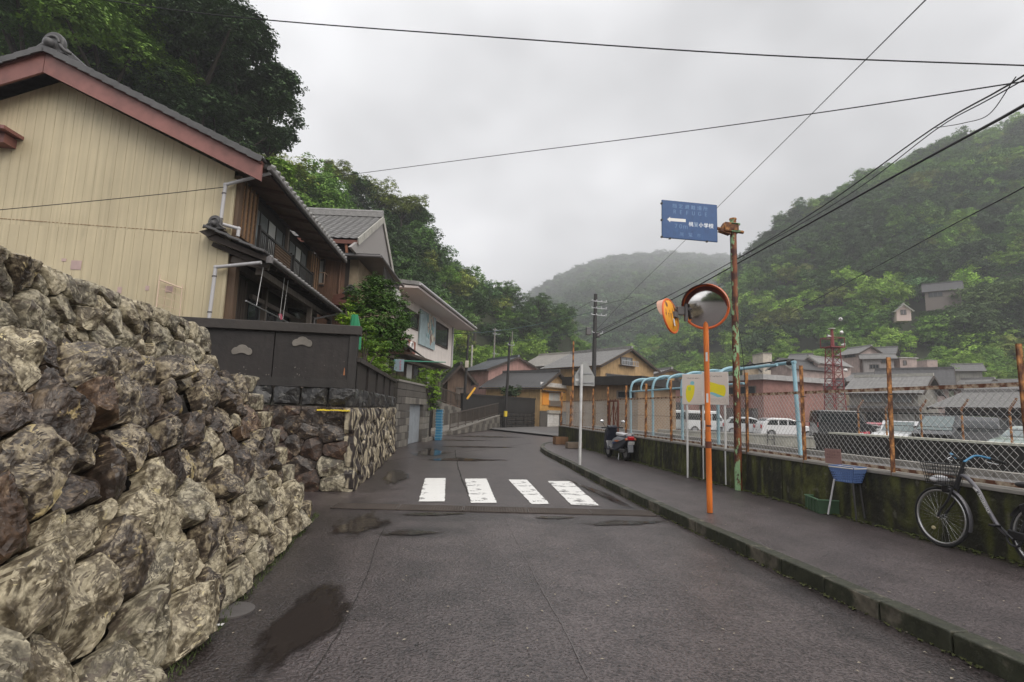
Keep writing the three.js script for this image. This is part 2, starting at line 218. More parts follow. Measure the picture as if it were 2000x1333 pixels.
const paintM = mat([1, 1, 1], 0.55, { map: tex(512, 1.1, (u, v) => { const a = pf(u, v, 6, 131, 6, 0.62), l = pn(u * 4, v * 40, 40, 133), b = pf(u, v, 50, 137, 2), w = step(0.6, 0.64, a * 0.75 + b * 0.25 + (l - 0.5) * 0.1); return mixc([0.76, 0.75, 0.72], [0.14, 0.13, 0.13], w).map((x) => x * (0.9 + 0.2 * b)); }), bumpMap: T.asphaltBump, bumpScale: 0.004 });
[[[-0.07, -9.42], [0.37, -9.44], [0.49, -12.48], [0.03, -12.44]], [[0.81, -9.31], [1.25, -9.33], [1.42, -12.47], [0.92, -12.44]], [[1.84, -9.22], [2.16, -9.24], [2.34, -12.39], [1.91, -12.36]], [[2.53, -9.19], [3.0, -9.08], [3.34, -12.21], [2.79, -12.17]]].forEach((q, i) => {
  const r = rngOf(60 + i), pts = []; for (let k = 0; k < 4; k++) { const a = q[k], b = q[(k + 1) % 4], n = k % 2 ? 40 : 8; for (let j = 0; j < n; j++) pts.push([lerp(a[0], b[0], j / n) + (r() - 0.5) * 0.02, lerp(a[1], b[1], j / n) + (r() - 0.5) * 0.02]); }
  part(road, 'crosswalk_stripe', flat(pts, 0.0085), paintM);
});
{ // drain grating across the road, in panels
  const a = V(-1.38, 0, -8.98), b = V(3.68, 0, -8.42), d = b.clone().sub(a), n = 5, t = thing('drain_grating', 'dark steel drain grating crossing the road before the crosswalk', 'drain grate', null, [a.x, 0, a.z], Math.atan2(-d.z, d.x)), L = d.length();
  part(t, 'pit_shade_sheet', span(0, L, 0.0045, 0.006, -0.2, 0.2), M.earthAndPitShade);  // flat dark sheet: shade of a pit put in as colour, no recess cut
  for (let i = 0; i < n; i++) {
    const x0 = i * L / n + 0.006, x1 = (i + 1) * L / n - 0.006, g = [span(x0, x1, 0.006, 0.022, -0.2, -0.188), span(x0, x1, 0.006, 0.022, 0.188, 0.2), span(x0, x0 + 0.012, 0.006, 0.0225, -0.188, 0.188), span(x1 - 0.012, x1, 0.006, 0.0225, -0.188, 0.188)];
    for (let k = 1; k < 9; k++) g.push(span(x0 + 0.012, x1 - 0.012, 0.006, 0.021, -0.188 + k * 0.042 - 0.004, -0.188 + k * 0.042 + 0.004));
    for (let x = x0 + 0.05; x < x1 - 0.02; x += 0.042) g.push(span(x - 0.0035, x + 0.0035, 0.006, 0.019, -0.188, 0.188));
    part(t, 'grating_panel', g, mat([0.11, 0.09, 0.078], 0.5, { map: T.grime }));
  }
}
// standing water: thin sheets whose shape comes from a mask with a ragged, thinning edge
const mask = (seed) => tex(128, 0, (u, v) => { const x = (u - 0.5) * 2, y = (v - 0.5) * 2, d = Math.hypot(x, y) + 1.15 * (pf(u, v, 4, seed, 5, 0.62) - 0.5); return 1 - step(0.36, 0.8, d); }, false);
T.puddleBump = tex(256, 0, (u, v) => pf(u, v * 2, 14, 820, 3), false);
const puddleMs = [1, 2, 3].map((k) => mat([0.026, 0.02, 0.017], 0.1, { alphaMap: mask(700 + k * 11), transparent: true, bumpMap: T.puddleBump, bumpScale: 0.002 }));
[[-0.78, -4.3, 0.36, 1.3, 0, -0.1], [-0.8, -7.75, 0.42, 0.95, 1, -0.1], [-0.15, -7.15, 0.55, 0.22, 2, 0], [2.0, -8.1, 0.45, 0.18, 0, 0], [2.9, -7.75, 0.8, 0.25, 1, 0.1], [3.45, -10.6, 0.2, 2.2, 2, 0.06], [0.2, -8.35, 0.7, 0.2, 0, 0.1], [1.1, -17, 1.6, 0.8, 1, 0], [0.2, -19.5, 1, 2.2, 2, 0], [2.2, -22.5, 2.2, 0.8, 0, 0.1], [1.2, -27, 2.4, 1, 1, 0], [3.2, -31, 3, 1.2, 2, 0], [-0.6, -12.6, 0.4, 2, 0, 0]].forEach(([x, z, rx, rz, k, turn, y]) => struct('puddle', new THREE.PlaneGeometry(2 * rx, 2 * rz).rotateX(-Math.PI / 2).rotateY(turn).translate(x, (y || 0.0095) + (k * 0.0007), z), puddleMs[k], true));
// cracks and seams
const ribbon = (pts, w, seed, y = 0.0075) => { const r = rngOf(seed), c = new THREE.CatmullRomCurve3(pts.map((p) => V(p[0], y, p[1]))), n = pts.length * 14, L = [], Q = []; for (let i = 0; i <= n; i++) { const p = c.getPoint(i / n), t = c.getTangent(i / n), q = w * (0.4 + r()), o = (r() - 0.5) * w * 1.2; const nx = -t.z, nz = t.x; L.push([p.x + nx * (q / 2 + o), y, p.z + nz * (q / 2 + o)]); Q.push([p.x + nx * (o - q / 2), y, p.z + nz * (o - q / 2)]); } const g = []; for (let i = 0; i < n; i++) g.push([L[i], L[i + 1], Q[i + 1]], [L[i], Q[i + 1], Q[i]]); return poly(g); };
const G2 = (...p) => p.map(([x, y]) => { const q = gnd(x, y); return [q.x, q.z]; });
const crackM = mat([0.025, 0.022, 0.02], 0.8);
part(road, 'crack', ribbon(G2([888, 880], [893, 905], [898, 925], [912, 960], [922, 985]), 0.028, 3), crackM);
part(road, 'crack', ribbon(G2([752, 1030], [735, 1065], [722, 1110], [712, 1135], [660, 1240], [600, 1333]), 0.007, 4), crackM);
part(road, 'crack', ribbon(G2([895, 885], [1000, 872], [1040, 866]), 0.03, 5), crackM); part(road, 'crack', ribbon(G2([740, 905], [800, 895], [900, 888]), 0.025, 6), crackM);
part(road, 'seam', ribbon(G2([985, 1012], [1010, 1060], [1062, 1160], [1110, 1245], [1150, 1333]), 0.007, 7), mat([0.125, 0.113, 0.11], 0.7));
{ // small litter lying about: fallen leaves and grit
  const r = rngOf(77), g = []; for (let i = 0; i < 240; i++) { const z = -2.8 - 8 * r() * r(), x = lerp(-1.3, 6.2, r()), y = x > 3.75 ? 0.152 : 0.01, s = 0.006 + 0.014 * r(), a = r() * 6; g.push(quad([x + s * Math.cos(a), y, z + s * Math.sin(a)], [x - s * Math.sin(a) * 0.5, y + 0.004, z + s * Math.cos(a) * 0.5], [x - s * Math.cos(a), y, z - s * Math.sin(a)], [x + s * Math.sin(a) * 0.5, y + 0.004, z - s * Math.cos(a) * 0.5])); }
  tag(part(scene, 'leaf_litter', g, mat([0.3, 0.26, 0.2], 0.8)), 'specks of leaf litter and grit scattered over the asphalt', 'litter', null, 'stuff');
  const p = gnd(426, 1225); solo('paper_scrap', 'small white paper scrap lying by the foot of the rough stone wall', 'paper', null, quad([p.x - 0.03, 0.012, p.z + 0.005], [p.x + 0.03, 0.014, p.z + 0.018], [p.x + 0.038, 0.02, p.z - 0.012], [p.x - 0.01, 0.013, p.z - 0.022]), M.white);
  const q = gnd(450, 1195); tag(part(scene, 'manhole_cover', new THREE.CylinderGeometry(0.17, 0.17, 0.016, 28).translate(q.x, 0.006, q.z), conc([0.1, 0.09, 0.085])), 'round concrete cover set in the asphalt by the rough wall', 'cover');
}

// ---------- rubble stone walls ----------
function clip(P, nx, ny, c) { const o = []; for (let i = 0; i < P.length; i++) { const a = P[i], b = P[(i + 1) % P.length], da = a[0] * nx + a[1] * ny - c, db = b[0] * nx + b[1] * ny - c; if (da <= 0) o.push(a); if (da * db < 0) { const t = da / (da - db); o.push([lerp(a[0], b[0], t), lerp(a[1], b[1], t)]); } } return o; }
const centre = (P) => { let A = 0, x = 0, y = 0; for (let i = 0; i < P.length; i++) { const a = P[i], b = P[(i + 1) % P.length], k = a[0] * b[1] - b[0] * a[1]; A += k; x += (a[0] + b[0]) * k; y += (a[1] + b[1]) * k; } return [x / (3 * A), y / (3 * A), Math.abs(A / 2)]; };
function voronoi(sites, outline, relax) {
  let cells;
  for (let it = 0; it <= relax; it++) {
    cells = sites.map((s, i) => { let P = outline; sites.forEach((t, j) => { if (i === j || !P.length) return; const dx = t[0] - s[0], dy = t[1] - s[1]; if (dx * dx + dy * dy > 6) return; const w = ((s[2] || 0) - (t[2] || 0)), d2 = dx * dx + dy * dy; P = clip(P, dx, dy, dx * (s[0] + t[0]) / 2 + dy * (s[1] + t[1]) / 2 + w * 0.5); }); return P; });
    if (it < relax) sites = sites.map((s, i) => { if (s[3] || cells[i].length < 3) return s; const c = centre(cells[i]); return [lerp(s[0], c[0], 0.6), lerp(s[1], c[1], 0.6), s[2], s[3]]; });
  }
  return cells;
}
// a stone filling a polygon of the wall's face: (a, b) along the face, c out of it
function stone(P, o, seed, place) {
  const [cx, cy, area] = centre(P), r = rngOf(seed), size = Math.sqrt(area), nA = o.nA || 30, nR = o.nR || 8, bulge = size * (o.bulge ?? 0.3) * (0.75 + 0.6 * r()), tx = (r() - 0.5) * o.tilt, ty = (r() - 0.5) * o.tilt, out = (r() - 0.35) * o.proud;
  const ring = []; for (let i = 0; i < nA; i++) { const a = i / nA * 2 * Math.PI, c = Math.cos(a), s = Math.sin(a); let best = 9; for (let k = 0; k < P.length; k++) { const p = P[k], q = P[(k + 1) % P.length], ex = q[0] - p[0], ey = q[1] - p[1], den = c * ey - s * ex; if (Math.abs(den) < 1e-9) continue; const t = ((p[0] - cx) * ey - (p[1] - cy) * ex) / den, u = ((p[0] - cx) * s - (p[1] - cy) * c) / den; if (t > 0 && u >= -1e-6 && u <= 1 + 1e-6) best = Math.min(best, t); } ring.push(best); }
  const rr = ring.map((x, i) => { let m = 0, w = 0; const k0 = o.round ?? 2; for (let k = -k0; k <= k0; k++) { const g = k0 + 1 - Math.abs(k); m += g * Math.min(ring[(i + k + nA) % nA], x * 1.25); w += g; } return Math.max(0.03, Math.min(m / w, x) - o.gap * (0.4 + 0.9 * r() * 0.5)); });
  const sh = seed * 1.37, N = (x, y, f) => (fbm3(x * f + sh, y * f + sh * 0.7, sh * 0.31, 4) - 0.5), ridge = (x, y, f) => Math.abs(noise3(x * f + sh, y * f - sh, sh) - 0.5) * 2;
  const planes = Array.from({ length: o.facets || 5 }, () => { const a = r() * 6.283, e = 0.25 + 0.65 * r(); return [Math.cos(a) * e, Math.sin(a) * e, 0.68 + 0.42 * r()]; });
  const pos = [], ix = [], rows = nR + 3;
  for (let j = 0; j <= rows; j++) for (let i = 0; i < nA; i++) {
    const a = i / nA * 2 * Math.PI, t = j <= nR ? j / nR : 1 - 0.06 * (j - nR - 1) * 0.3, q = rr[i] * (j <= nR ? Math.pow(t, 0.85) : t);
    let x = Math.cos(a) * q, y = Math.sin(a) * q, z;
    if (j <= nR) { const e = Math.pow(1 - Math.pow(t, o.edge || 3.2), 0.55); z = bulge * e; for (const p of planes) z = Math.min(z, bulge * p[2] - (x * p[0] + y * p[1]) * (o.cut ?? 0.6)); z = Math.max(z, -0.02) + tx * x + ty * y; } else z = -0.09 * size - (j - nR) * 0.1 * Math.max(size, 0.25) + tx * x + ty * y;
    const wx = cx + x, wy = cy + y, am = o.noise * size;
    z += out + am * (N(wx, wy, 3.2 / size) * 0.9 + (0.5 - ridge(wx, wy, 2.2 / size)) * 0.35 + N(wx + 5, wy, 9 / size) * 0.35 + N(wx - 5, wy, 22 / size) * 0.16);
    const j2 = am * 0.5 * (j > nR - 3 ? 1 : 0.4); x += j2 * N(wx + 31, wy, 5 / size); y += j2 * N(wx, wy + 47, 5 / size);
    pos.push(...place(cx + x, cy + y, z));
  }
  for (let j = 0; j < rows; j++) for (let i = 0; i < nA; i++) { const a = j * nA + i, b = j * nA + (i + 1) % nA, c = a + nA, d = b + nA; if (j) ix.push(a, c, b); ix.push(b, c, d); }
  const g = new THREE.BufferGeometry(); g.setAttribute('position', new THREE.Float32BufferAttribute(pos, 3)); g.setIndex(ix); g.computeVertexNormals(); return g;
}
// base line x = -1.5, face leaning back 0.525 m per metre, from beside the camera to its stepped corner
const LEAN = 0.525, CA = Math.cos(Math.atan(LEAN)), SA = Math.sin(Math.atan(LEAN));
const faceA = (a, b, c) => { const h = b * CA, foot = -1.44 - 0.025 * (a - 4); return [foot - b * SA + c * CA, h + c * SA, -a]; };
function sitesIn(a0, a1, b0, b1, area, seed) { const r = rngOf(seed), n = Math.round((a1 - a0) * (b1 - b0) / area), out = []; let tries = 0; while (out.length < n && tries++ < 9000) { const s = [lerp(a0, a1, r()), lerp(b0, b1, r())], k = 0.55 + 0.75 * r(); if (out.every((t) => Math.hypot((t[0] - s[0]), (t[1] - s[1])) > Math.sqrt(area) * k * 0.75)) out.push([...s, (r() - 0.5) * area * 0.35]); } return out; }
{
  const wall = thing('rubble_wall', 'rough dry stone wall of large lichen stained rubble in the left foreground', 'stone wall', 'rough rubble walls', [0, 0, 0]);
  wall.userData.group = undefined;
  part(wall, 'backing', prism([[-1.78, -0.2], [-1.8, 0.0], [-2.95, 1.82], [-3.3, 1.86], [-3.4, -0.2]], 6.5).translate(0, 0, -8.0), M.earthAndPitShade);
  const A0 = 1.6, A1 = 8.16, B1 = 1.96 / CA, sites = [];
  const rc = rngOf(8), AE = 7.72; // squared corner blocks in courses, each set back from the one below
  for (let k = 0; k < 8; k++) { const y0 = k * 0.245, y1 = y0 + 0.238, a1 = 8.17 + 0.03 * (rc() - 0.5), a0 = AE + (k % 2 ? 0.06 : -0.02), xf = -1.53 - LEAN * (y0 + 0.1) + 0.03 * (rc() - 0.5); part(wall, 'corner_block', stone([[a0, y0], [a1, y0], [a1, y1], [a0, y1]], { nA: 40, nR: 9, gap: 0.006, tilt: 0.1, proud: 0.02, noise: 0.13, bulge: 0.22, edge: 6, round: 1, cut: 0.4 }, 1300 + k, (p, q, c) => [xf + c, q, -p]), M.rocks[[1, 3, 3, 0, 3, 0, 3, 3][k]]); part(wall, 'corner_block', stone([[a0 - 0.36, y0], [a0 - 0.01, y0], [a0 - 0.01, y1], [a0 - 0.36, y1]], { nA: 34, nR: 8, gap: 0.006, tilt: 0.2, proud: 0.04, noise: 0.16, bulge: 0.26, edge: 5, round: 1 }, 1320 + k, (p, q, c) => [xf + c - 0.02, q, -p]), M.rocks[[2, 1, 2, 1, 2, 2, 1, 0][k]]); }
  sites.push(...sitesIn(A0, 4.9, 0, B1, 0.1, 41), ...sitesIn(4.9, AE - 0.34, 0, B1, 0.08, 42), ...Array.from({ length: 80 }, () => [lerp(3, AE - 0.34, rc()), lerp(0, B1, rc()), -0.05]));
  // long stones set askew: stretch the face before cutting it into cells
  const th = 0.6, sk = (p) => { const q = Math.cos(th) * p[0] + Math.sin(th) * p[1], w = -Math.sin(th) * p[0] + Math.cos(th) * p[1]; return [q * 0.8, w * 1.15, p[2], p[3]]; }, us = (p) => { const q = p[0] / 0.8, w = p[1] / 1.15; return [Math.cos(th) * q - Math.sin(th) * w, Math.sin(th) * q + Math.cos(th) * w]; };
  const outline = [[A0, 0.0], [AE - 0.3, 0.0], [AE - 0.3, B1], [A0, B1]].map(sk), cells = voronoi(sites.map(sk), outline, 2).map((P) => P.map(us));
  const rm = rngOf(19);
  cells.forEach((P, i) => { if (P.length < 3) return; const c = centre(P); if (c[2] < 0.01) return; const corner = sites[i][3], low = c[1] < 0.9, near = c[0] < 5.5;
    const hy = c[1] * CA + 0.25 * (rm() - 0.5); let m = rm(); m = hy > 1.66 ? (m < 0.45 ? 1 : m < 0.85 ? 2 : m < 0.92 ? 0 : 4) : hy > 0.95 ? (m < 0.5 ? 2 : m < 0.82 ? 1 : m < 0.92 ? 4 : 0) : hy > 0.6 ? (m < 0.45 ? 0 : m < 0.7 ? 1 : m < 0.85 ? 3 : 2) : (m < 0.5 ? 0 : m < 0.85 ? 3 : 1);
    part(wall, 'stone', stone(P, { nA: near ? 60 : 40, nR: near ? 18 : 12, gap: corner ? 0.008 : 0.009, tilt: corner ? 0.15 : 0.7, proud: corner ? 0.05 : 0.15, noise: 0.24, bulge: corner ? 0.24 : 0.34, round: corner ? 0 : 1, edge: corner ? 7 : 5.5, facets: 7, cut: 0.62 }, 100 + i, faceA), M.rocks[m]); });
  // cap slabs seen edge-on
  const up = thing('rubble_wall', 'upper stone wall of pale grey rubble stepped back below the beige siding', 'stone wall', null);
  const faceB = (a, b, c) => [-3.15 - 0.16 * (b) + c, 1.84 + b * 1.02, -a], s2 = sitesIn(3.2, 8.0, 0, 0.8, 0.05, 55); for (let k = 0; k < 2; k++) s2.push([8.2, 0.2 + k * 0.42, 0.02, 1]);
  part(up, 'backing', span(-4.6, -3.42, 1.5, 2.52, -8.3, -2), M.earthAndPitShade);
  voronoi(s2, [[3.1, 0], [8.42, 0], [8.42, 0.8], [3.1, 0.86]], 2).forEach((P, i) => { if (P.length < 3) return; const m = rm(); part(up, 'stone', stone(P, { nA: 36, nR: 10, gap: 0.007, tilt: 0.5, proud: 0.07, noise: 0.22, bulge: 0.3, edge: 5.5, round: 1, cut: 0.62 }, 400 + i, faceB), M.rocks[m < 0.6 ? 3 : m < 0.94 ? 0 : 1]); });
}
// ---------- the house's retaining wall: big fitted stones, a course of blocks, dark concrete panels ----------
{
  const w = thing('retaining_wall', 'dark retaining wall of fitted stones at the lane corner with a yellow painted line', 'retaining wall');
  const X0 = -1.27, ZF = -10.4; // corner
  part(w, 'backing', [span(-9, X0 - 0.22, -0.2, 1.5, -19.6, ZF - 0.16)], M.earthAndPitShade);
  const rF = rngOf(31);
  // front face, x from -4 to the corner; squared stones at the corner in courses
  const fF = (a, b, c) => [a, b, ZF - 0.05 * b + c], sF = sitesIn(-3.8, -2.35, 0, 1.5, 0.075, 61); for (let k = 0; k < 5; k++) { sF.push([-1.6 - (k % 2) * 0.06, 0.15 + k * 0.3, 0, 1]); sF.push([-2.15 - (k % 2) * 0.1, 0.17 + k * 0.3, 0, 1]); }
  voronoi(sF, [[-3.9, 0], [X0 + 0.0, 0], [X0 - 0.09, 1.54], [-3.9, 1.54]], 1).forEach((P, i) => { if (P.length < 3) return; const c = centre(P), m = c[0] > -1.75 && c[1] < 0.7 ? M.rocks[3] : rF() < 0.6 ? M.rockRust : M.rocks[2]; part(w, 'stone', stone(P, { nA: 36, nR: 9, gap: 0.004, tilt: 0.12, proud: 0.03, noise: 0.08, bulge: 0.13, edge: 8, round: 0 }, 600 + i, fF), m); });
  const fS = (a, b, c) => [X0 - 0.06 * b + c + 0.22 * clamp((a - 10.4) / 8.4), b, -a];
  const sS = []; for (let k = 0; k < 5; k++) for (let x = 0; x < 17; x++) sS.push([10.62 + x * 0.53 + (k % 2) * 0.26 + (rF() - 0.5) * 0.16, 0.15 + k * 0.3 + (rF() - 0.5) * 0.06, 0, 1]);
  voronoi(sS, [[10.4, 0], [19.4, 0], [19.4, 1.54], [10.4, 1.54]], 0).forEach((P, i) => { if (P.length < 3) return; part(w, 'stone', stone(P, { nA: 24, nR: 5, gap: 0.005, tilt: 0.06, proud: 0.03, noise: 0.07, bulge: 0.16, edge: 6, round: 1 }, 760 + i, fS), M.rockStreak); });
  for (let i = 0; i < 7; i++) { const x1 = X0 - 0.1 - i * 0.5, x0 = x1 - 0.47; part(w, 'block', stone([[x0, 1.56], [x1, 1.56], [x1, 1.9], [x0, 1.9]], { nA: 28, nR: 6, gap: 0.004, tilt: 0.05, proud: 0.02, noise: 0.12, bulge: 0.2, edge: 7, round: 0 }, 850 + i, (a, b, c) => [a, b, ZF - 0.12 + c]), M.rockBlack); }
  for (let i = 0; i < 16; i++) { const a0 = 10.5 + i * 0.56, a1 = a0 + 0.53; part(w, 'block', stone([[a0, 1.56], [a1, 1.56], [a1, 1.9], [a0, 1.9]], { nA: 22, nR: 4, gap: 0.004, tilt: 0.04, proud: 0.02, noise: 0.1, bulge: 0.16, edge: 7, round: 0 }, 880 + i, (a, b, c) => fS(a, b, c)), M.rockBlack); }
  // sprayed yellow line on two stones
  part(w, 'painted_line', Array.from({ length: 12 }, (_, i) => { const p = onZ(622 + i * 5.3, 801 + i * 0.15, ZF + 0.02); const r = rngOf(i + 3); return bx(0.05, 0.018 + 0.012 * r(), 0.07, p.x, p.y + (r() - 0.5) * 0.008, ZF + 0.02, 0, 0, (r() - 0.5) * 0.3); }), mat([0.8, 0.6, 0.04], 0.6));
  // the dark panels above
  const p = thing('garden_wall', 'dark concrete garden wall with two cloud shaped reliefs before the beige house', 'garden wall');
  const zf = ZF - 0.12, xr = X0 - 0.12;
  part(p, 'footing', [span(-8.5, xr, 1.9, 2.06, zf - 0.22, zf + 0.02)], M.concDark);
  for (const [x0, x1] of [[-6.4, -4.66], [-4.64, -2.92], [-2.9, xr - 0.16]]) part(p, 'panel', [bx(x1 - x0, 0.86, 0.14, (x0 + x1) / 2, 2.49, zf - 0.11)], M.concPanel);
  part(p, 'post', [span(xr - 0.15, xr, 2.06, 2.92, zf - 0.2, zf), span(-8.5, -6.42, 2.06, 2.92, zf - 0.2, zf - 0.02)], M.concDark);
  part(p, 'coping', [rb(8.5 + xr + 0.05, 0.18, 0.26, 0.015, (-8.5 + xr + 0.05) / 2, 3.01, zf - 0.09)], M.concCap);
  for (const [px, py] of [[472, 686], [590, 670]]) { const c = onZ(px, py, zf - 0.03), S = new THREE.Shape(); S.moveTo(-0.155, -0.06); S.bezierCurveTo(-0.21, 0.0, -0.14, 0.07, -0.09, 0.06); S.bezierCurveTo(-0.06, 0.13, 0.06, 0.13, 0.09, 0.06); S.bezierCurveTo(0.16, 0.07, 0.2, -0.02, 0.15, -0.06); S.bezierCurveTo(0.1, -0.08, 0.07, -0.03, 0, -0.03); S.bezierCurveTo(-0.07, -0.03, -0.1, -0.08, -0.155, -0.06); part(p, 'relief', new THREE.ExtrudeGeometry(S, { depth: 0.03, bevelEnabled: true, bevelSize: 0.008, bevelThickness: 0.008, bevelSegments: 2 }).translate(c.x, c.y, zf - 0.06), M.relief); }
  { const r = rngOf(404), g = []; for (let i = 0; i < 46; i++) { const b = i < 12 ? [472, 730] : i < 24 ? [585, 735] : [420 + 260 * r(), 700 + 40 * r()], c = onZ(b[0] + (r() - 0.5) * 24, b[1] + (r() - 0.5) * 36, zf - 0.03); const s = 0.004 + 0.009 * r() * r(); g.push(new THREE.IcosahedronGeometry(s, 0).scale(1, 1.3, 0.5).translate(c.x, c.y, zf - 0.04)); } part(p, 'chipped_spots', g, M.relief); }
  part(p, 'rust_mark', prism([[-0.012, -0.06], [0.02, -0.06], [0.012, 0.06], [0, 0.09]], 0.01).translate(...onZ(671, 727, zf).toArray()).translate(0, 0, -0.045), mat([0.35, 0.14, 0.06], 0.8));
  // side wall along the road, lower
  const q = thing('side_wall', 'weathered low concrete wall beside the road with plants spilling over it', 'wall'), xs = X0 - 0.1;
  for (let i = 0; i < 5; i++) { const z0 = -10.62 - i * 1.76; part(q, 'panel', span(xs - 0.12 + i * 0.045, xs - 0.02 + i * 0.045, 1.9, 2.42, z0 - 1.74, z0), M.concPanel); }
  part(q, 'coping', beam([xs - 0.06, 2.46, -10.6], [xs + 0.15, 2.46, -19.5], 0.2, 0.09), M.concCap);
}
// ---------- buildings on the left ----------
// tiled slope between an eave edge e0-e1 and a ridge edge r0-r1, waved across and stepped up the slope
function tiled(e0, e1, r0, r1, wave = 0.28, row = 0.26, q = 4, amp = 0.028) {
  [e0, e1, r0, r1] = [e0, e1, r0, r1].map(vec); const L = e0.distanceTo(e1), H = e0.distanceTo(r0), nU = Math.max(2, Math.round(L / wave)) * q, nV = Math.max(2, Math.round(H / row));
  const n = e1.clone().sub(e0).cross(r0.clone().sub(e0)).normalize(); if (n.y < 0) n.negate(); const p = [], ix = [];
  for (let j = 0; j <= nV; j++) for (const up of j && j < nV ? [0, 1] : [0]) { const v = j / nV; for (let i = 0; i <= nU; i++) { const u = i / nU, a = e0.clone().lerp(e1, u), b = r0.clone().lerp(r1, u), c = a.lerp(b, v), w = amp * Math.pow(0.5 + 0.5 * Math.cos(2 * Math.PI * i / q), 1.4), lift = j === 0 ? 0.03 : up ? 0.03 : 0; c.addScaledVector(n, w + lift - (j && !up ? 0.004 : 0)); p.push(c.x, c.y, c.z); } }
  const rows = p.length / 3 / (nU + 1); for (let j = 0; j < rows - 1; j++) for (let i = 0; i < nU; i++) { const a = j * (nU + 1) + i, b = a + 1, c = a + nU + 1, d = c + 1; ix.push(a, b, d, a, d, c); }
  const g = new THREE.BufferGeometry(); g.setAttribute('position', new THREE.Float32BufferAttribute(p, 3)); g.setIndex(ix); g.computeVertexNormals(); return g;
}
// the ornament tile at a ridge end: a domed horn plate, a round boss and a tail
function ridgeOrnament(s) { const g = []; const S = new THREE.Shape(); S.moveTo(-0.16, -0.1); S.bezierCurveTo(-0.25, 0.08, -0.16, 0.26, 0, 0.27); S.bezierCurveTo(0.16, 0.26, 0.25, 0.08, 0.16, -0.1); S.lineTo(0.26, -0.16); S.lineTo(-0.26, -0.16); g.push(new THREE.ExtrudeGeometry(S, { depth: 0.06, bevelEnabled: true, bevelSize: 0.02, bevelThickness: 0.03, bevelSegments: 2 })); g.push(new THREE.TorusGeometry(0.13, 0.028, 8, 18, Math.PI).translate(0, 0.05, 0.1)); for (const k of [-1, 1]) g.push(tube([[k * 0.14, 0.02, 0.08], [k * 0.2, -0.05, 0.1], [k * 0.3, -0.13, 0.08], [k * 0.36, -0.14, 0.04]], 0.035, 6)); g.push(new THREE.SphereGeometry(0.1, 14, 10).translate(0, -0.02, 0.17)); g.push(rod([0, -0.05, 0.12], [0, -0.05, -0.5], 0.085, 0.085, 12)); return merge(g).scale(s, s, s); }
function win(t, name, o, geos) { const f = part(t, name, geos, o); return f; }
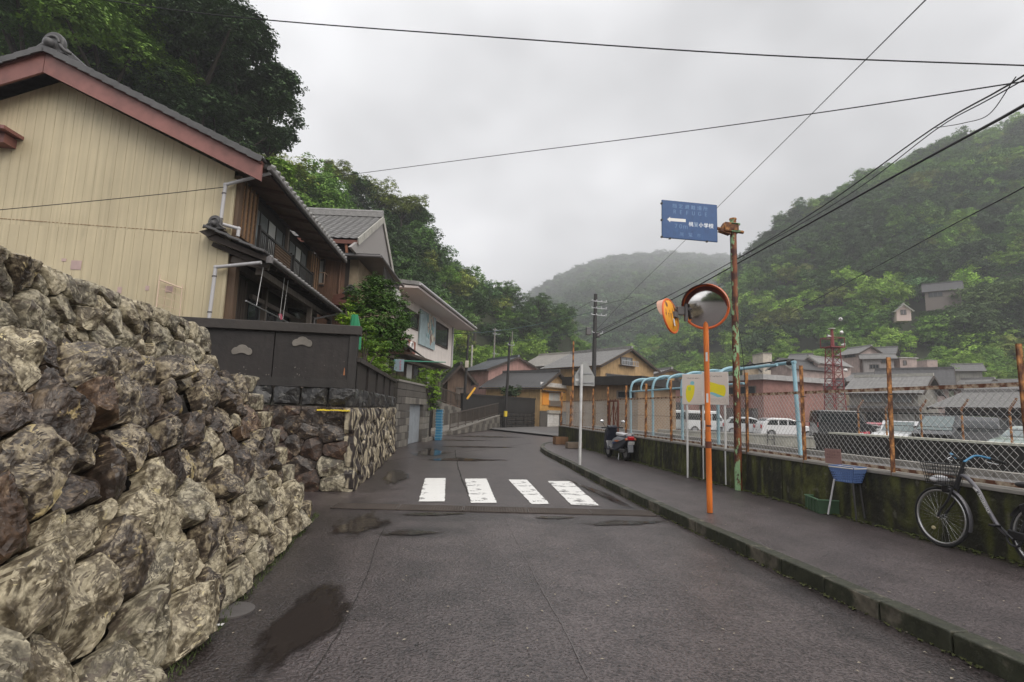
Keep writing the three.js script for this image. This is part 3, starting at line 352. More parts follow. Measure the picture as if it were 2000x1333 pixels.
{ // the beige house
  const H = thing('gable_house', 'two storey house with beige corrugated gable wall, pink bargeboards and a wooden balcony', 'house', null, [-4.3, 0, -11.6], R(-4)), F = fr(H);
  const A = F.Z(89, 105, 0.45), A2 = F.Z(88, 145, 0.45), Ee = F.Z(512, 322, 0.45), E2 = F.Z(499, 345, 0.45), ax = A.x, k = (Ee.y - A.y) / (Ee.x - A.x), low = (x) => A2.y + k * Math.abs(x - ax);
  const wall = part(H, 'wall', [span(-8.6, -0.02, 1.9, 5.2, -7, -0.06)], M.earthAndPitShade);
  const nP = 30, pw = 0.185;
  for (let i = 0; i < nP; i++) { const x1 = -i * pw, x0 = x1 - pw + 0.0035; if (x1 < -5.6) break; part(H, 'siding_panel', [prism([[x0, 2.0], [x1, 2.0], [x1, low(x1) + 0.12], [(Math.abs((x0 + x1) / 2 - ax) < pw / 2 ? ax : x0), low(Math.abs((x0 + x1) / 2 - ax) < pw / 2 ? ax : x0) + 0.12], [x0, low(x0) + 0.12]], 0.03, 0.004).translate(0, 0, -0.03), bx(0.01, 0.001, 0.001, x0 + 0.02, 3, 0)], M.siding); }
  part(H, 'corner_post', [span(0.0, 0.06, 2.0, 6.25, -0.02, 0.035)], M.siding);
  for (const [px, py, w, h] of [[148, 518, 0.2, 0.19], [124, 508, 0.09, 0.06], [233, 567, 0.08, 0.13], [287, 563, 0.07, 0.1], [330, 565, 0.16, 0.13]]) { const c = F.Z(px, py, 0.006); part(H, 'siding_patch', bx(w, h, 0.006, c.x, c.y, 0.006), mat([0.62, 0.45, 0.42], 0.7, { map: T.grime })); }
  { const rr = rngOf(71), g = []; for (let i = 0; i < 50; i++) { const c = F.Z(2 + i * 7.8, 427 + i * 0.58, 0.006); g.push(bx(0.03 + 0.05 * rr(), 0.008, 0.006, c.x, c.y + 0.004 * (rr() - 0.5), 0.006)); } tag(part(H, 'rust_marks', g, mat([0.2, 0.085, 0.03], 0.8)), null, null, null, 'stuff'); }
  // bargeboards, roof
  const zB = 0.45, zE = -6.85, eav = V(Ee.x + 0.02, Ee.y, 0), lx = 2 * ax - Ee.x;
  const bar = (x0, y0, x1, y1, d) => prism([[x0, y0], [x1, y1], [x1, y1 - d * 0.86], [x0, y0 - d]], 0.05).translate(0, 0, zB - 0.05);
  part(H, 'bargeboard', bar(ax, A.y, Ee.x, Ee.y, 0.4), M.pinkTrim); part(H, 'bargeboard', bar(ax - 0.012, A.y, lx, Ee.y, 0.4), M.pinkTrim);
  part(H, 'bargeboard_trim', [beam([ax, A.y + 0.035, zB - 0.02], [Ee.x, Ee.y + 0.035, zB - 0.02], 0.1, 0.05), beam([ax, A.y + 0.035, zB - 0.02], [lx, Ee.y + 0.035, zB - 0.02], 0.1, 0.05)], mat([0.17, 0.07, 0.06], 0.55));
  const roof = part(H, 'roof', [tiled([eav.x + 0.05, eav.y + 0.1, zB - 0.1], [eav.x + 0.05, eav.y + 0.1, zE], [ax, A.y + 0.1, zB - 0.1], [ax, A.y + 0.1, zE]), tiled([lx, eav.y + 0.1, zB - 0.1], [lx, eav.y + 0.1, zE], [ax, A.y + 0.1, zB - 0.1], [ax, A.y + 0.1, zE])], M.tile);
  const slope = (u, dy = 0, side = 1) => V(lerp(ax, side > 0 ? Ee.x : lx, u), lerp(A.y, Ee.y, u) + dy, 0), Ls = Math.hypot(Ee.x - ax, Ee.y - A.y), nT = Math.round(Ls / 0.27), ang = Math.atan2(Ee.y - A.y, Ee.x - ax);
  for (const s of [1, -1]) for (let i = 0; i < nT; i++) { const u = (i + 0.5) / nT; if (s < 0 && u > 0.4) break; const p = slope(u, 0.125, s); part(roof, 'verge_tile', [rb(0.3, 0.05, 0.3, 0.012, 0, 0, 0, 0, 0, s * (ang + 0.07)).translate(p.x, p.y, zB - 0.06), rb(0.29, 0.13, 0.025, 0.008, 0, 0, 0, 0, 0, s * (ang + 0.07)).translate(p.x, p.y - 0.045, zB + 0.085)], M.tile); }
  for (let z = zB - 0.3; z > zE; z -= 0.272) part(roof, 'eave_tile', [rod([eav.x - 0.1, eav.y + 0.155, z], [eav.x + 0.13, eav.y + 0.06, z], 0.055, 0.055, 10), bx(0.02, 0.05, 0.2, eav.x + 0.1, eav.y + 0.045, z - 0.13)], M.tileGrey);
  part(roof, 'ridge', [beam([ax, A.y + 0.24, zB - 0.2], [ax, A.y + 0.24, zE], 0.2, 0.2), rod([ax, A.y + 0.36, zB - 0.1], [ax, A.y + 0.36, zE], 0.09)], M.tile);
  const orn = part(roof, 'ridge_ornament', ridgeOrnament(1.0).translate(ax + 0.08, A.y + 0.22, zB - 0.1), M.tile);
  part(H, 'soffit', [prism([[-0.1, low(-0.1) + 0.2], [eav.x, eav.y - 0.0], [eav.x, eav.y + 0.05], [-0.1, low(-0.1) + 0.27]], zB - zE - 0.12).translate(0, 0, zE)], M.soffit);
  for (let z = zB - 0.5; z > zE; z -= 0.95) part(H, 'rafter', beam([-0.05, low(-0.05) + 0.165, z], [eav.x - 0.03, eav.y - 0.035, z], 0.06, 0.075), M.soffit);
  part(H, 'fascia', span(eav.x - 0.01, eav.x + 0.02, eav.y - 0.05, eav.y + 0.055, zE, zB - 0.07), M.blackWood);
  part(H, 'gutter', [rod([eav.x + 0.08, eav.y - 0.02, zB - 0.1], [eav.x + 0.08, eav.y - 0.02, zE], 0.045, 0.045, 8)], M.pvcDark);
  const pipe = (pts, r, m) => part(H, 'downpipe', pts.slice(1).map((p, i) => rod(pts[i], p, r, r, 10)).concat(pts.slice(1, -1).map((p) => new THREE.SphereGeometry(r * 1.25, 10, 8).translate(...p))), m);
  const P = (px, py, z = 0.12) => F.Z(px, py, z).toArray();
  pipe([[eav.x + 0.06, eav.y - 0.06, 0.2], P(440, 361), P(430, 437), P(466, 447), P(464, 462)], 0.036, M.pvc); pipe([P(510, 513, 0.3), P(421, 522), P(408, 622)], 0.036, M.pvc);
  for (const [px, py] of [[437, 378], [431, 428], [418, 540], [409, 610]]) { const c = F.Z(px, py, 0.12); part(H, 'pipe_clip', rod([c.x, c.y - 0.015, 0.12], [c.x, c.y + 0.015, 0.12], 0.045), M.pvcDark); }
  // upper storey, road side (x = 0)
  part(H, 'upper_wall', [span(-0.3, -0.05, 4.9, 6.4, -6.6, -0.12)], M.blackWood);
  part(H, 'post', [span(-0.02, 0.14, 4.95, 6.35, -0.2, -0.03)], M.woodBrown);
  const shutterBox = (z0, z1) => { const s = part(H, 'shutter_box', span(0.0, 0.12, 5.12, 6.3, z1, z0), M.woodBrown), n = 9; for (let i = 0; i < n; i++) part(s, 'board', beam([0.14, 5.15 + i * 0.125, z0 - 0.01], [0.14, 5.15 + i * 0.125, z1 + 0.01], 0.02, 0.118, 0.12), M.woodGold); for (let i = 0; i < 4; i++) part(s, 'batten', span(0.15, 0.18, 5.1, 6.3, lerp(z0, z1, 0.08 + i * 0.28) - 0.022, lerp(z0, z1, 0.08 + i * 0.28) + 0.022), M.woodBrown); };
  shutterBox(-0.2, -0.95); shutterBox(-5.35, -6.2);
  for (let i = 0; i < 8; i++) { const z0 = -1.0 - i * 0.535; const f = part(H, 'sliding_door', [span(-0.02, 0.02, 5.0, 6.25, z0 - 0.535, z0 - 0.49), span(-0.02, 0.02, 5.0, 5.1, z0 - 0.49, z0), span(-0.02, 0.02, 6.1, 6.25, z0 - 0.49, z0)], M.blackWood); part(f, 'pane', span(-0.005, 0.005, 5.1, 6.1, z0 - 0.49, z0), i === 2 || i === 6 ? M.curtain : M.glassPale); }
  part(H, 'post', [span(0.02, 0.1, 5.0, 6.3, -3.35, -3.25)], M.woodGrey);
  for (const [z0, z1] of [[-0.98, -3.25], [-3.4, -5.3]]) { const b = part(H, 'balcony_rail', [span(0.2, 0.25, 5.5, 5.55, z1, z0), span(0.2, 0.24, 5.02, 5.06, z1, z0), span(0.19, 0.25, 4.9, 5.6, z1, z1 + 0.06), span(0.19, 0.25, 4.9, 5.6, z0 - 0.06, z0)], M.blackWood); for (let z = z0 - 0.14; z > z1 + 0.08; z -= 0.11) if (!(z < -2.0 && z > -3.2)) part(b, 'baluster', span(0.215, 0.235, 5.05, 5.5, z - 0.012, z + 0.012), M.darkGrey); }
  { const g = []; for (let z = -2.06; z > -3.2; z -= 0.075) g.push(span(0.215, 0.235, 5.05, 5.5, z - 0.009, z + 0.009)); for (let y = 5.1; y < 5.5; y += 0.075) g.push(span(0.213, 0.237, y - 0.009, y + 0.009, -3.2, -2.04)); part(H, 'lattice', g, M.woodBrown); }
  // pent roof between the storeys
  const px0 = -0.36, px1 = 0.92, py0 = 5.0, py1 = 4.52, pz = 0.32, pe = -6.4;
  const pent = part(H, 'pent_roof', [tiled([px1, py1 + 0.03, pz - 0.08], [px1, py1 + 0.03, pe], [px0 + 0.3, py0 + 0.0, pz - 0.08], [px0 + 0.3, py0, pe])], M.tile);
  part(H, 'pent_gable', [prism([[px0, py0 + 0.02], [px1, py1 + 0.02], [px1, py1 - 0.08], [px0 + 0.1, py0 - 0.16]], 0.07).translate(0, 0, pz - 0.12), prism([[px0 - 0.08, py0 - 0.02], [px0 + 0.3, py0 + 0.12], [px0 + 0.42, py0 + 0.02], [px0 + 0.1, py0 - 0.12]], 0.3).translate(0, 0, pz - 0.32), beam([px0 + 0.1, py0 - 0.2, pz - 0.3], [px1 - 0.05, py1 - 0.14, pz - 0.3], 0.12, 0.09)], M.woodDark);
  for (let i = 0; i < 5; i++) { const u = (i + 0.5) / 5, p = [lerp(px0 + 0.08, px1, u), lerp(py0 + 0.07, py1 + 0.08, u)]; part(pent, 'verge_tile', rb(0.29, 0.05, 0.32, 0.012, 0, 0, 0, 0, 0, Math.atan2(py1 - py0, px1 - px0) + 0.06).translate(p[0], p[1], pz - 0.02), M.tile); }
  for (let z = pz - 0.2; z > pe; z -= 0.272) part(pent, 'eave_tile', [rod([px1 - 0.12, py1 + 0.1, z], [px1 + 0.06, py1 + 0.03, z], 0.05, 0.05, 10)], M.tileGrey);
  part(pent, 'ridge_ornament', ridgeOrnament(0.62).translate(-0.12, 5.14, pz), M.tile);
  part(H, 'gutter', [rod([px1 + 0.09, py1 - 0.03, pz + 0.05], [px1 + 0.09, py1 - 0.03, pe], 0.05, 0.05, 10), rod([px1 + 0.09, py1 - 0.14, pz + 0.02], [px1 + 0.09, py1 - 0.02, pz + 0.02], 0.07, 0.07, 10)], M.pvcDark);
  part(H, 'pent_soffit', [prism([[0, 4.76], [px1, py1 - 0.05], [px1, py1 - 0.02], [0, 4.8]], pz - pe - 0.1).translate(0, 0, pe)], M.woodDark);
  for (let z = -0.4; z > pe; z -= 0.6) part(H, 'pent_rafter', beam([0.0, 4.71, z], [px1 - 0.02, py1 - 0.09, z], 0.05, 0.06), M.woodDark);
  // ground floor: dark veranda behind posts
  part(H, 'lower_wall', [span(-1.2, -0.9, 2, 4.9, -6.6, -0.1)], M.blackWood);
  part(H, 'corner_column', [span(0.02, 0.2, 2, 4.6, -0.24, -0.06)], M.woodBrown);
  part(H, 'shutter_boards', Array.from({ length: 7 }, (_, i) => span(-0.02, 0.02, 2.2, 4.3, -0.36 - i * 0.13, -0.25 - i * 0.13)), M.woodDark);
  part(H, 'lintel', [beam([0.1, 4.45, -0.1], [0.1, 4.45, -6.3], 0.12, 0.16), beam([0.1, 4.52, -0.08], [0.85, 4.4, -0.08], 0.1, 0.12), beam([0.05, 4.0, -1.3], [0.05, 4.0, -6.2], 0.08, 0.1), beam([0.6, 4.33, -0.2], [0.6, 4.33, -6.3], 0.12, 0.14), beam([0, 4.42, -2.1], [0.62, 4.36, -2.1], 0.11, 0.13), beam([-0.9, 4.32, -4.0], [0.62, 4.3, -4.0], 0.12, 0.14)], M.woodGrey);
  part(H, 'veranda_post', [span(0.54, 0.66, 2, 4.28, -4.06, -3.94)], M.woodGrey); part(H, 'veranda_post', [span(0.0, 0.12, 2, 4.4, -2.15, -2.05)], M.woodGrey); part(H, 'veranda_post', [span(0.54, 0.66, 2, 4.28, -6.26, -6.14)], M.woodGrey);
  for (let i = 0; i < 4; i++) { const z0 = -1.35 - i * 0.6, f = part(H, 'glass_door', [span(-0.02, 0.02, 2.2, 4.0, z0 - 0.6, z0 - 0.55), span(-0.02, 0.02, 3.9, 4.0, z0 - 0.55, z0), span(-0.02, 0.02, 2.2, 2.5, z0 - 0.55, z0)], M.blackWood); part(f, 'pane', span(-0.006, 0.004, 2.5, 3.9, z0 - 0.55, z0), i % 2 ? M.glassPale : M.glassDark); }
  { const b = part(H, 'window_bars', [span(0.02, 0.06, 3.9, 3.96, -5.9, -4.1), span(0.02, 0.06, 3.1, 3.16, -5.9, -4.1)], M.woodGrey); for (let z = -4.2; z > -5.9; z -= 0.13) part(b, 'bar', span(0.03, 0.055, 3.16, 3.9, z - 0.02, z + 0.02), M.woodGrey); part(H, 'transom', span(-0.02, 0.02, 3.96, 4.3, -5.9, -4.1), M.glassDark); }
  pipe([[px1 + 0.05, py1 - 0.1, pe + 0.6], [0.66, 4.0, -4.3], [0.66, 2.4, -4.3]], 0.03, M.pvcDark);
  // small roofed bay at the photo's left edge
  const b = F.Z(22, 258, 0.3), b2 = F.Z(0, 250, 0.3); part(H, 'bay_roof', [prism([[b.x - 1.4, b.y + 0.1], [b.x, b.y - 0.02], [b.x, b.y + 0.05], [b.x - 1.4, b.y + 0.2]], 0.5).translate(0, 0, -0.02), span(b.x - 1.4, b.x - 0.12, b.y - 0.22, b.y - 0.03, 0, 0.3)], M.pinkTrim);
  // laundry pole under the veranda roof
  const L0 = F.X(480, 588, 0.75), L1 = F.X(566, 632, 0.75); const dry = thing('laundry_pole', 'laundry pole hung on strings below the veranda roof of the beige house', 'pole', null, H.position, H.rotation.y);
  part(dry, 'pole', rod(L0, L1, 0.014), M.steel); part(dry, 'string', [rod([L0.x, lerp(L0.y, L1.y, 0.2), lerp(L0.z, L1.z, 0.2)], [0.8, 4.45, lerp(L0.z, L1.z, 0.22)], 0.006), rod([L0.x, lerp(L0.y, L1.y, 0.72), lerp(L0.z, L1.z, 0.72)], [0.8, 4.45, lerp(L0.z, L1.z, 0.7)], 0.006), rod([L0.x, lerp(L0.y, L1.y, 0.8), lerp(L0.z, L1.z, 0.8)], [0.8, 4.45, lerp(L0.z, L1.z, 0.8)], 0.006)], M.white);
  const pg = F.X(548, 615, 0.75); part(dry, 'clothes_pegs', [bx(0.05, 0.14, 0.03, pg.x, pg.y - 0.05, pg.z, 0, 0, 0.3), bx(0.03, 0.12, 0.02, pg.x, pg.y - 0.04, pg.z - 0.06, 0.4)], mat([0.55, 0.12, 0.18], 0.6));
  // drying frame leaning on the siding
  const c = (px, py) => F.Z(px, py, 0.1).toArray(); const fr1 = thing('drying_rack', 'cream wire rack leaning against the beige siding above the stones', 'rack', null, H.position, H.rotation.y);
  part(fr1, 'frame', [rod(c(312, 537), c(303, 615), 0.014), rod(c(312, 547), c(356, 564), 0.016), rod(c(356, 556), c(350, 618), 0.01), rod(c(304, 610), c(349, 621), 0.008)], mat([0.65, 0.5, 0.38], 0.6)); part(fr1, 'wires', [0.25, 0.5, 0.75].map((t) => rod(c(312 - 8 * t, 547 + 62 * t), c(356 - 6 * t, 564 + 56 * t), 0.005)).concat([0.3, 0.6].map((t) => rod(c(312 + 44 * t, 547 + 17 * t), c(304 + 45 * t, 610 + 11 * t), 0.004))), mat([0.6, 0.45, 0.33], 0.6));
}
{ // the brown sided house behind it
  const H = thing('brown_house', 'brown boarded house with grey tiled roof and pale gable eaves behind the bush', 'house', null, [-2.75, 0, -19.6], R(-7)), F = fr(H), z0 = 0.7, zr = -3.0;
  const r0 = F.Z(590, 416, zr), r1 = F.Z(748, 429, zr), e0 = F.Z(590, 470, z0), e1 = F.Z(720, 462, z0); const ry = (r0.y + r1.y) / 2, ey = (e0.y + e1.y) / 2, xr = r1.x, xl = -8;
  part(H, 'wall', [span(xl, -0.12, 2, ey + 0.1, -6, -0.02)], M.blackWood);
  const wl = F.Z(612, 500, 0).x, n = 11; for (let i = 0; i < 26; i++) { const x1 = -0.45 - i * 0.13; part(H, 'siding_board', span(x1 - 0.126, x1, 2.2, ey - 0.55, -0.02, 0.012), M.brownSiding); }
  part(H, 'corner_board', span(-0.45, -0.3, 2.2, ey - 0.5, -0.03, 0.02), M.woodDark); part(H, 'tan_wall', [span(-0.3, 0.0, 2.2, ey - 0.45, -6, 0.0)], M.tan);
  const roof = part(H, 'roof', [tiled([xl, ey, z0], [xr, ey, z0], [xl, ry, zr], [xr, ry, zr]), tiled([xl, ey, 2 * zr - z0], [xr, ey, 2 * zr - z0], [xl, ry, zr], [xr, ry, zr])], M.tileMid);
  part(roof, 'ridge', [span(xl, xr, ry, ry + 0.2, zr - 0.1, zr + 0.1), rod([xl, ry + 0.24, zr], [xr, ry + 0.24, zr], 0.08)], M.tileGrey);
  part(H, 'bargeboard', [beam([xr + 0.02, ry - 0.08, zr], [xr + 0.02, ey - 0.08, z0], 0.04, 0.26), beam([xr + 0.02, ry - 0.08, zr], [xr + 0.02, ey - 0.08, 2 * zr - z0], 0.04, 0.26)], M.concPale);
  part(H, 'gable_soffit', [quad([0, ry - 0.12, zr], [xr, ry - 0.12, zr], [xr, ey - 0.12, z0], [0, ey - 0.12, z0]), quad([0, ry - 0.12, zr], [xr, ry - 0.12, zr], [xr, ey - 0.12, 2 * zr - z0], [0, ey - 0.12, 2 * zr - z0])], mat([0.42, 0.4, 0.39], 0.7));
  part(H, 'gable_wall', [prism([[-z0 - 0.7, ey - 0.5], [-2 * zr + z0 + 0.1, ey - 0.5], [-zr, ry - 0.2]], 0.1).rotateY(Math.PI / 2).translate(-0.02, 0, 0)], mat([0.3, 0.28, 0.27], 0.7));
  const sy = ey - 0.55; const pent = part(H, 'pent_roof', [span(-3.4, 0.9, sy, sy + 0.07, 0, 0.62), span(0, 0.9, sy, sy + 0.07, -4, 0)], M.tileDark); part(pent, 'gutter', [rod([-3.4, sy - 0.03, 0.66], [0.95, sy - 0.03, 0.66], 0.05), rod([0.95, sy - 0.03, 0.66], [0.95, sy - 0.03, -4], 0.05)], M.pvcDark); part(H, 'fascia', [span(xl, xr, ey - 0.16, ey - 0.02, z0 - 0.06, z0 - 0.02)], mat([0.14, 0.05, 0.035], 0.6));
  const cp = F.Z(678, 452, 0.55), cq = F.Z(678, 478, 0.55); part(H, 'downpipe', [rod([cp.x, ey - 0.1, 0.6], [cq.x, sy + 0.05, 0.5], 0.05)], mat([0.4, 0.17, 0.1], 0.5)); part(H, 'downpipe', [rod([-0.62, sy, 0.06], [-0.62, 2.2, 0.06], 0.035)], M.brownSiding);
  const a = F.Z(612, 506, 0.05), b = F.Z(629, 558, 0.05), w = part(H, 'window', [span(a.x, b.x, b.y, b.y + 0.05, 0.012, 0.08), span(b.x, b.x + 0.05, b.y, a.y, 0.012, 0.08), span(a.x, b.x, a.y - 0.05, a.y, 0.012, 0.08)], M.woodDark); part(w, 'pane', span(a.x, b.x, b.y + 0.05, a.y - 0.05, 0.014, 0.03), M.curtain);
  part(H, 'window_rail', [beam([a.x - 0.1, b.y + 0.4, 0.35], [b.x + 0.15, b.y + 0.4, 0.35], 0.03, 0.03), beam([a.x - 0.1, b.y, 0.35], [b.x + 0.15, b.y, 0.35], 0.06, 0.05)].concat([0, 0.33, 0.66, 1].map((t) => rod([lerp(a.x - 0.1, b.x + 0.15, t), b.y, 0.35], [lerp(a.x - 0.1, b.x + 0.15, t), b.y + 0.4, 0.35], 0.012))).concat([beam([b.x + 0.15, b.y + 0.4, 0], [b.x + 0.15, b.y + 0.4, 0.35], 0.03, 0.03)]), mat([0.35, 0.24, 0.17], 0.6));
  const d = F.Z(688, 582, 0.5); part(H, 'porch_roof', [prism([[-0.5, 0], [0.0, 0.14], [0.75, -0.3], [0.75, -0.42], [0, -0.0], [-0.45, -0.2]], 0.8).translate(d.x - 0.1, d.y, 0), beam([d.x - 0.6, d.y - 0.22, 0.8], [d.x + 0.4, d.y - 0.28, 0.8], 0.06, 0.2)], mat([0.13, 0.05, 0.035], 0.6)); part(H, 'ridge_ornament', ridgeOrnament(0.75).translate(d.x, d.y + 0.2, 0.75), M.tile);
  const bl = []; for (let i = 0; i < 14; i++) bl.push(rod([0.85, sy - 1.6, -0.4 - i * 0.24], [0.85, sy - 0.1, -0.4 - i * 0.24], 0.02)); bl.push(rod([0.85, sy - 1.0, -0.3], [0.85, sy - 1.0, -3.8], 0.025)); part(H, 'balcony_bars', bl, M.darkGrey);
  part(H, 'veranda_roof', [tiled([1.9, 3.75, 1.6], [1.9, 3.75, -5], [0.4, 4.6, 1.6], [0.4, 4.6, -5])], M.tileDark); part(H, 'veranda_gable', [prism([[0.35, 4.5], [1.9, 3.62], [1.9, 3.5], [0.35, 4.2]], 0.08).translate(0, 0, 1.5), beam([0.4, 3.6, 1.4], [1.8, 3.45, 1.4], 0.1, 0.1), rod([1.0, 2, 1.3], [1.0, 3.6, 1.3], 0.06)], M.woodGrey);
}
{ // the pale two storey building with a picture panel
  const c = at(881, 717, 36), H = thing('white_building', 'white two storey building with a pale blue picture panel and deep sloping eaves', 'building', null, [c.x, 0, c.z], R(-16.2)), F = fr(H), X = (px, py) => F.X(px, py, 0);
  const yb = X(880, 717).y, yt = X(881, 641).y + 0.15, Z1 = X(775, 600).z; const wm = mat([0.84, 0.77, 0.72], 0.75, { map: T.soft });
  part(H, 'upper_wall', [span(-6, 0, yb, yt, 0, Z1)], wm); part(H, 'lower_wall', [span(-6, -0.9, 0, yb - 0.02, 0.1, Z1 - 0.1)], M.cream); part(H, 'overhang_beam', [span(-0.9, 0.02, yb - 0.14, yb, 0.0, Z1)], M.woodDark);
  const ex = 1.35; part(H, 'roof', [prism([[-6.2, yt + 0.9], [ex, yt + 0.02], [ex, yt + 0.2], [-6.2, yt + 1.1]], Z1 + 2.1).translate(0, 0, -1.1)], M.tileGrey); part(H, 'soffit', [prism([[0, yt - 0.05], [ex - 0.05, yt - 0.1], [ex - 0.05, yt + 0.0], [0, yt + 0.1]], Z1 + 2.0).translate(0, 0, -1.05)], mat([0.7, 0.62, 0.59], 0.7)); part(H, 'gutter', rod([ex + 0.05, yt + 0.08, -1.1], [ex + 0.05, yt + 0.08, Z1 + 1], 0.07), M.pvc);
  const wnd = (x0, y0, x1, y1, n) => { const a = X(x0, y0), b = X(x1, y1), zs = [a.z, b.z], y1m = F.X((x0 + x1) / 2, y1, 0).y, ya = X(x1, y0 + 0).y; const top = X((x0 + x1) / 2, y0).y, bot = X((x0 + x1) / 2, y1).y; const f = part(H, 'window', [span(0.0, 0.06, bot, bot + 0.07, b.z, a.z), span(0.0, 0.06, top - 0.07, top, b.z, a.z), span(0.0, 0.06, bot, top, b.z, b.z + 0.06), span(0.0, 0.06, bot, top, a.z - 0.06, a.z)], M.woodDark); for (let i = 0; i < n; i++) { const za = lerp(a.z - 0.06, b.z + 0.06, i / n), zb = lerp(a.z - 0.06, b.z + 0.06, (i + 1) / n); part(f, 'pane', span(0.004, 0.02, bot + 0.07, top - 0.07, zb + 0.02, za - 0.02), M.glassDark); part(f, 'curtain', span(0.002, 0.012, bot + 0.07, lerp(bot, top, 0.9), zb + 0.1, zb + 0.3), mat([0.2, 0.19, 0.185], 0.9)); } };
  wnd(785, 605, 815, 640, 3); wnd(850, 634, 873, 678, 4);
  const a = X(817, 640), b = X(848, 640), top = X(832, 612).y, bot = X(832, 679).y; const pic = part(H, 'picture_panel', [span(0.03, 0.1, bot, top, b.z, a.z)], mat([0.42, 0.53, 0.56], 0.6, { map: T.grime }));
  { const r = rngOf(88), g = [[], [], []]; for (let i = 0; i < 46; i++) { const k = r() < 0.5 ? 0 : r() < 0.6 ? 1 : 2, z = lerp(a.z, b.z, 0.35 + 0.3 * (r() + r())), y = lerp(bot, top, 0.25 + 0.65 * r()); const n = 5, s = 0.1 + 0.22 * r(), pts = []; for (let j = 0; j < n; j++) { const t = j / n * 6.28 + r(); pts.push([z + s * 0.7 * Math.cos(t), y + s * Math.sin(t)]); } g[k].push(prism(pts, 0.006).rotateY(-Math.PI / 2).translate(0.104 + 0.006 + k * 0.003, 0, 0)); } tag(part(pic, 'painted_shapes', g[0], mat([0.36, 0.25, 0.2], 0.7)), null, null, null, 'stuff'); tag(part(pic, 'painted_shapes', g[1], mat([0.6, 0.55, 0.45], 0.7)), null, null, null, 'stuff'); tag(part(pic, 'painted_shapes', g[2], mat([0.2, 0.34, 0.36], 0.7)), null, null, null, 'stuff'); }
  part(H, 'downpipe', [rod([0.06, yt, 0.12], [0.06, yb, 0.12], 0.06), rod([0.06, yb, 0.12], [-0.75, yb - 0.5, 0.12], 0.06), rod([-0.75, yb - 0.5, 0.12], [-0.75, 0.8, 0.12], 0.06)], M.pvc);
  for (let i = 0; i < 8; i++) { const z0 = 0.6 + i * 1.25, f = part(H, 'shop_window', [span(-0.9, -0.84, 1.9, 2.0, z0, z0 + 1.15), span(-0.9, -0.84, yb - 0.4, yb - 0.3, z0, z0 + 1.15), span(-0.9, -0.84, 2, yb - 0.4, z0, z0 + 0.07), span(-0.9, -0.84, 2, yb - 0.4, z0 + 1.08, z0 + 1.15)], M.woodDark); part(f, 'pane', span(-0.9, -0.87, 2, yb - 0.4, z0 + 0.07, z0 + 1.08), i % 3 === 1 ? M.curtain : M.glassDark); }
  part(H, 'ground_post', [span(-0.85, -0.6, 0.8, yb - 0.1, 0.3, 0.55)], M.woodGrey);
  const s0 = F.X(780, 672, 1.1), s1 = F.X(811, 690, 1.1), cy0 = F.X(795, 687, 1.1).y, cy1 = F.X(800, 664, 1.1).y; const sg = part(H, 'sign_board', [span(-0.4, 1.1, cy0, cy1, s1.z, s0.z + 1.5)], mat([0.32, 0.13, 0.1], 0.6, { map: T.grime }));
  for (const t of [0.2, 0.55]) part(sg, 'emblem', [new THREE.TorusGeometry(0.2, 0.05, 6, 14).rotateY(Math.PI / 2).translate(1.12, (cy0 + cy1) / 2, lerp(s1.z, s0.z, t + 0.1)), bx(0.03, 0.3, 0.06, 1.12, (cy0 + cy1) / 2, lerp(s1.z, s0.z, t + 0.1), 0.6)], M.white);
}
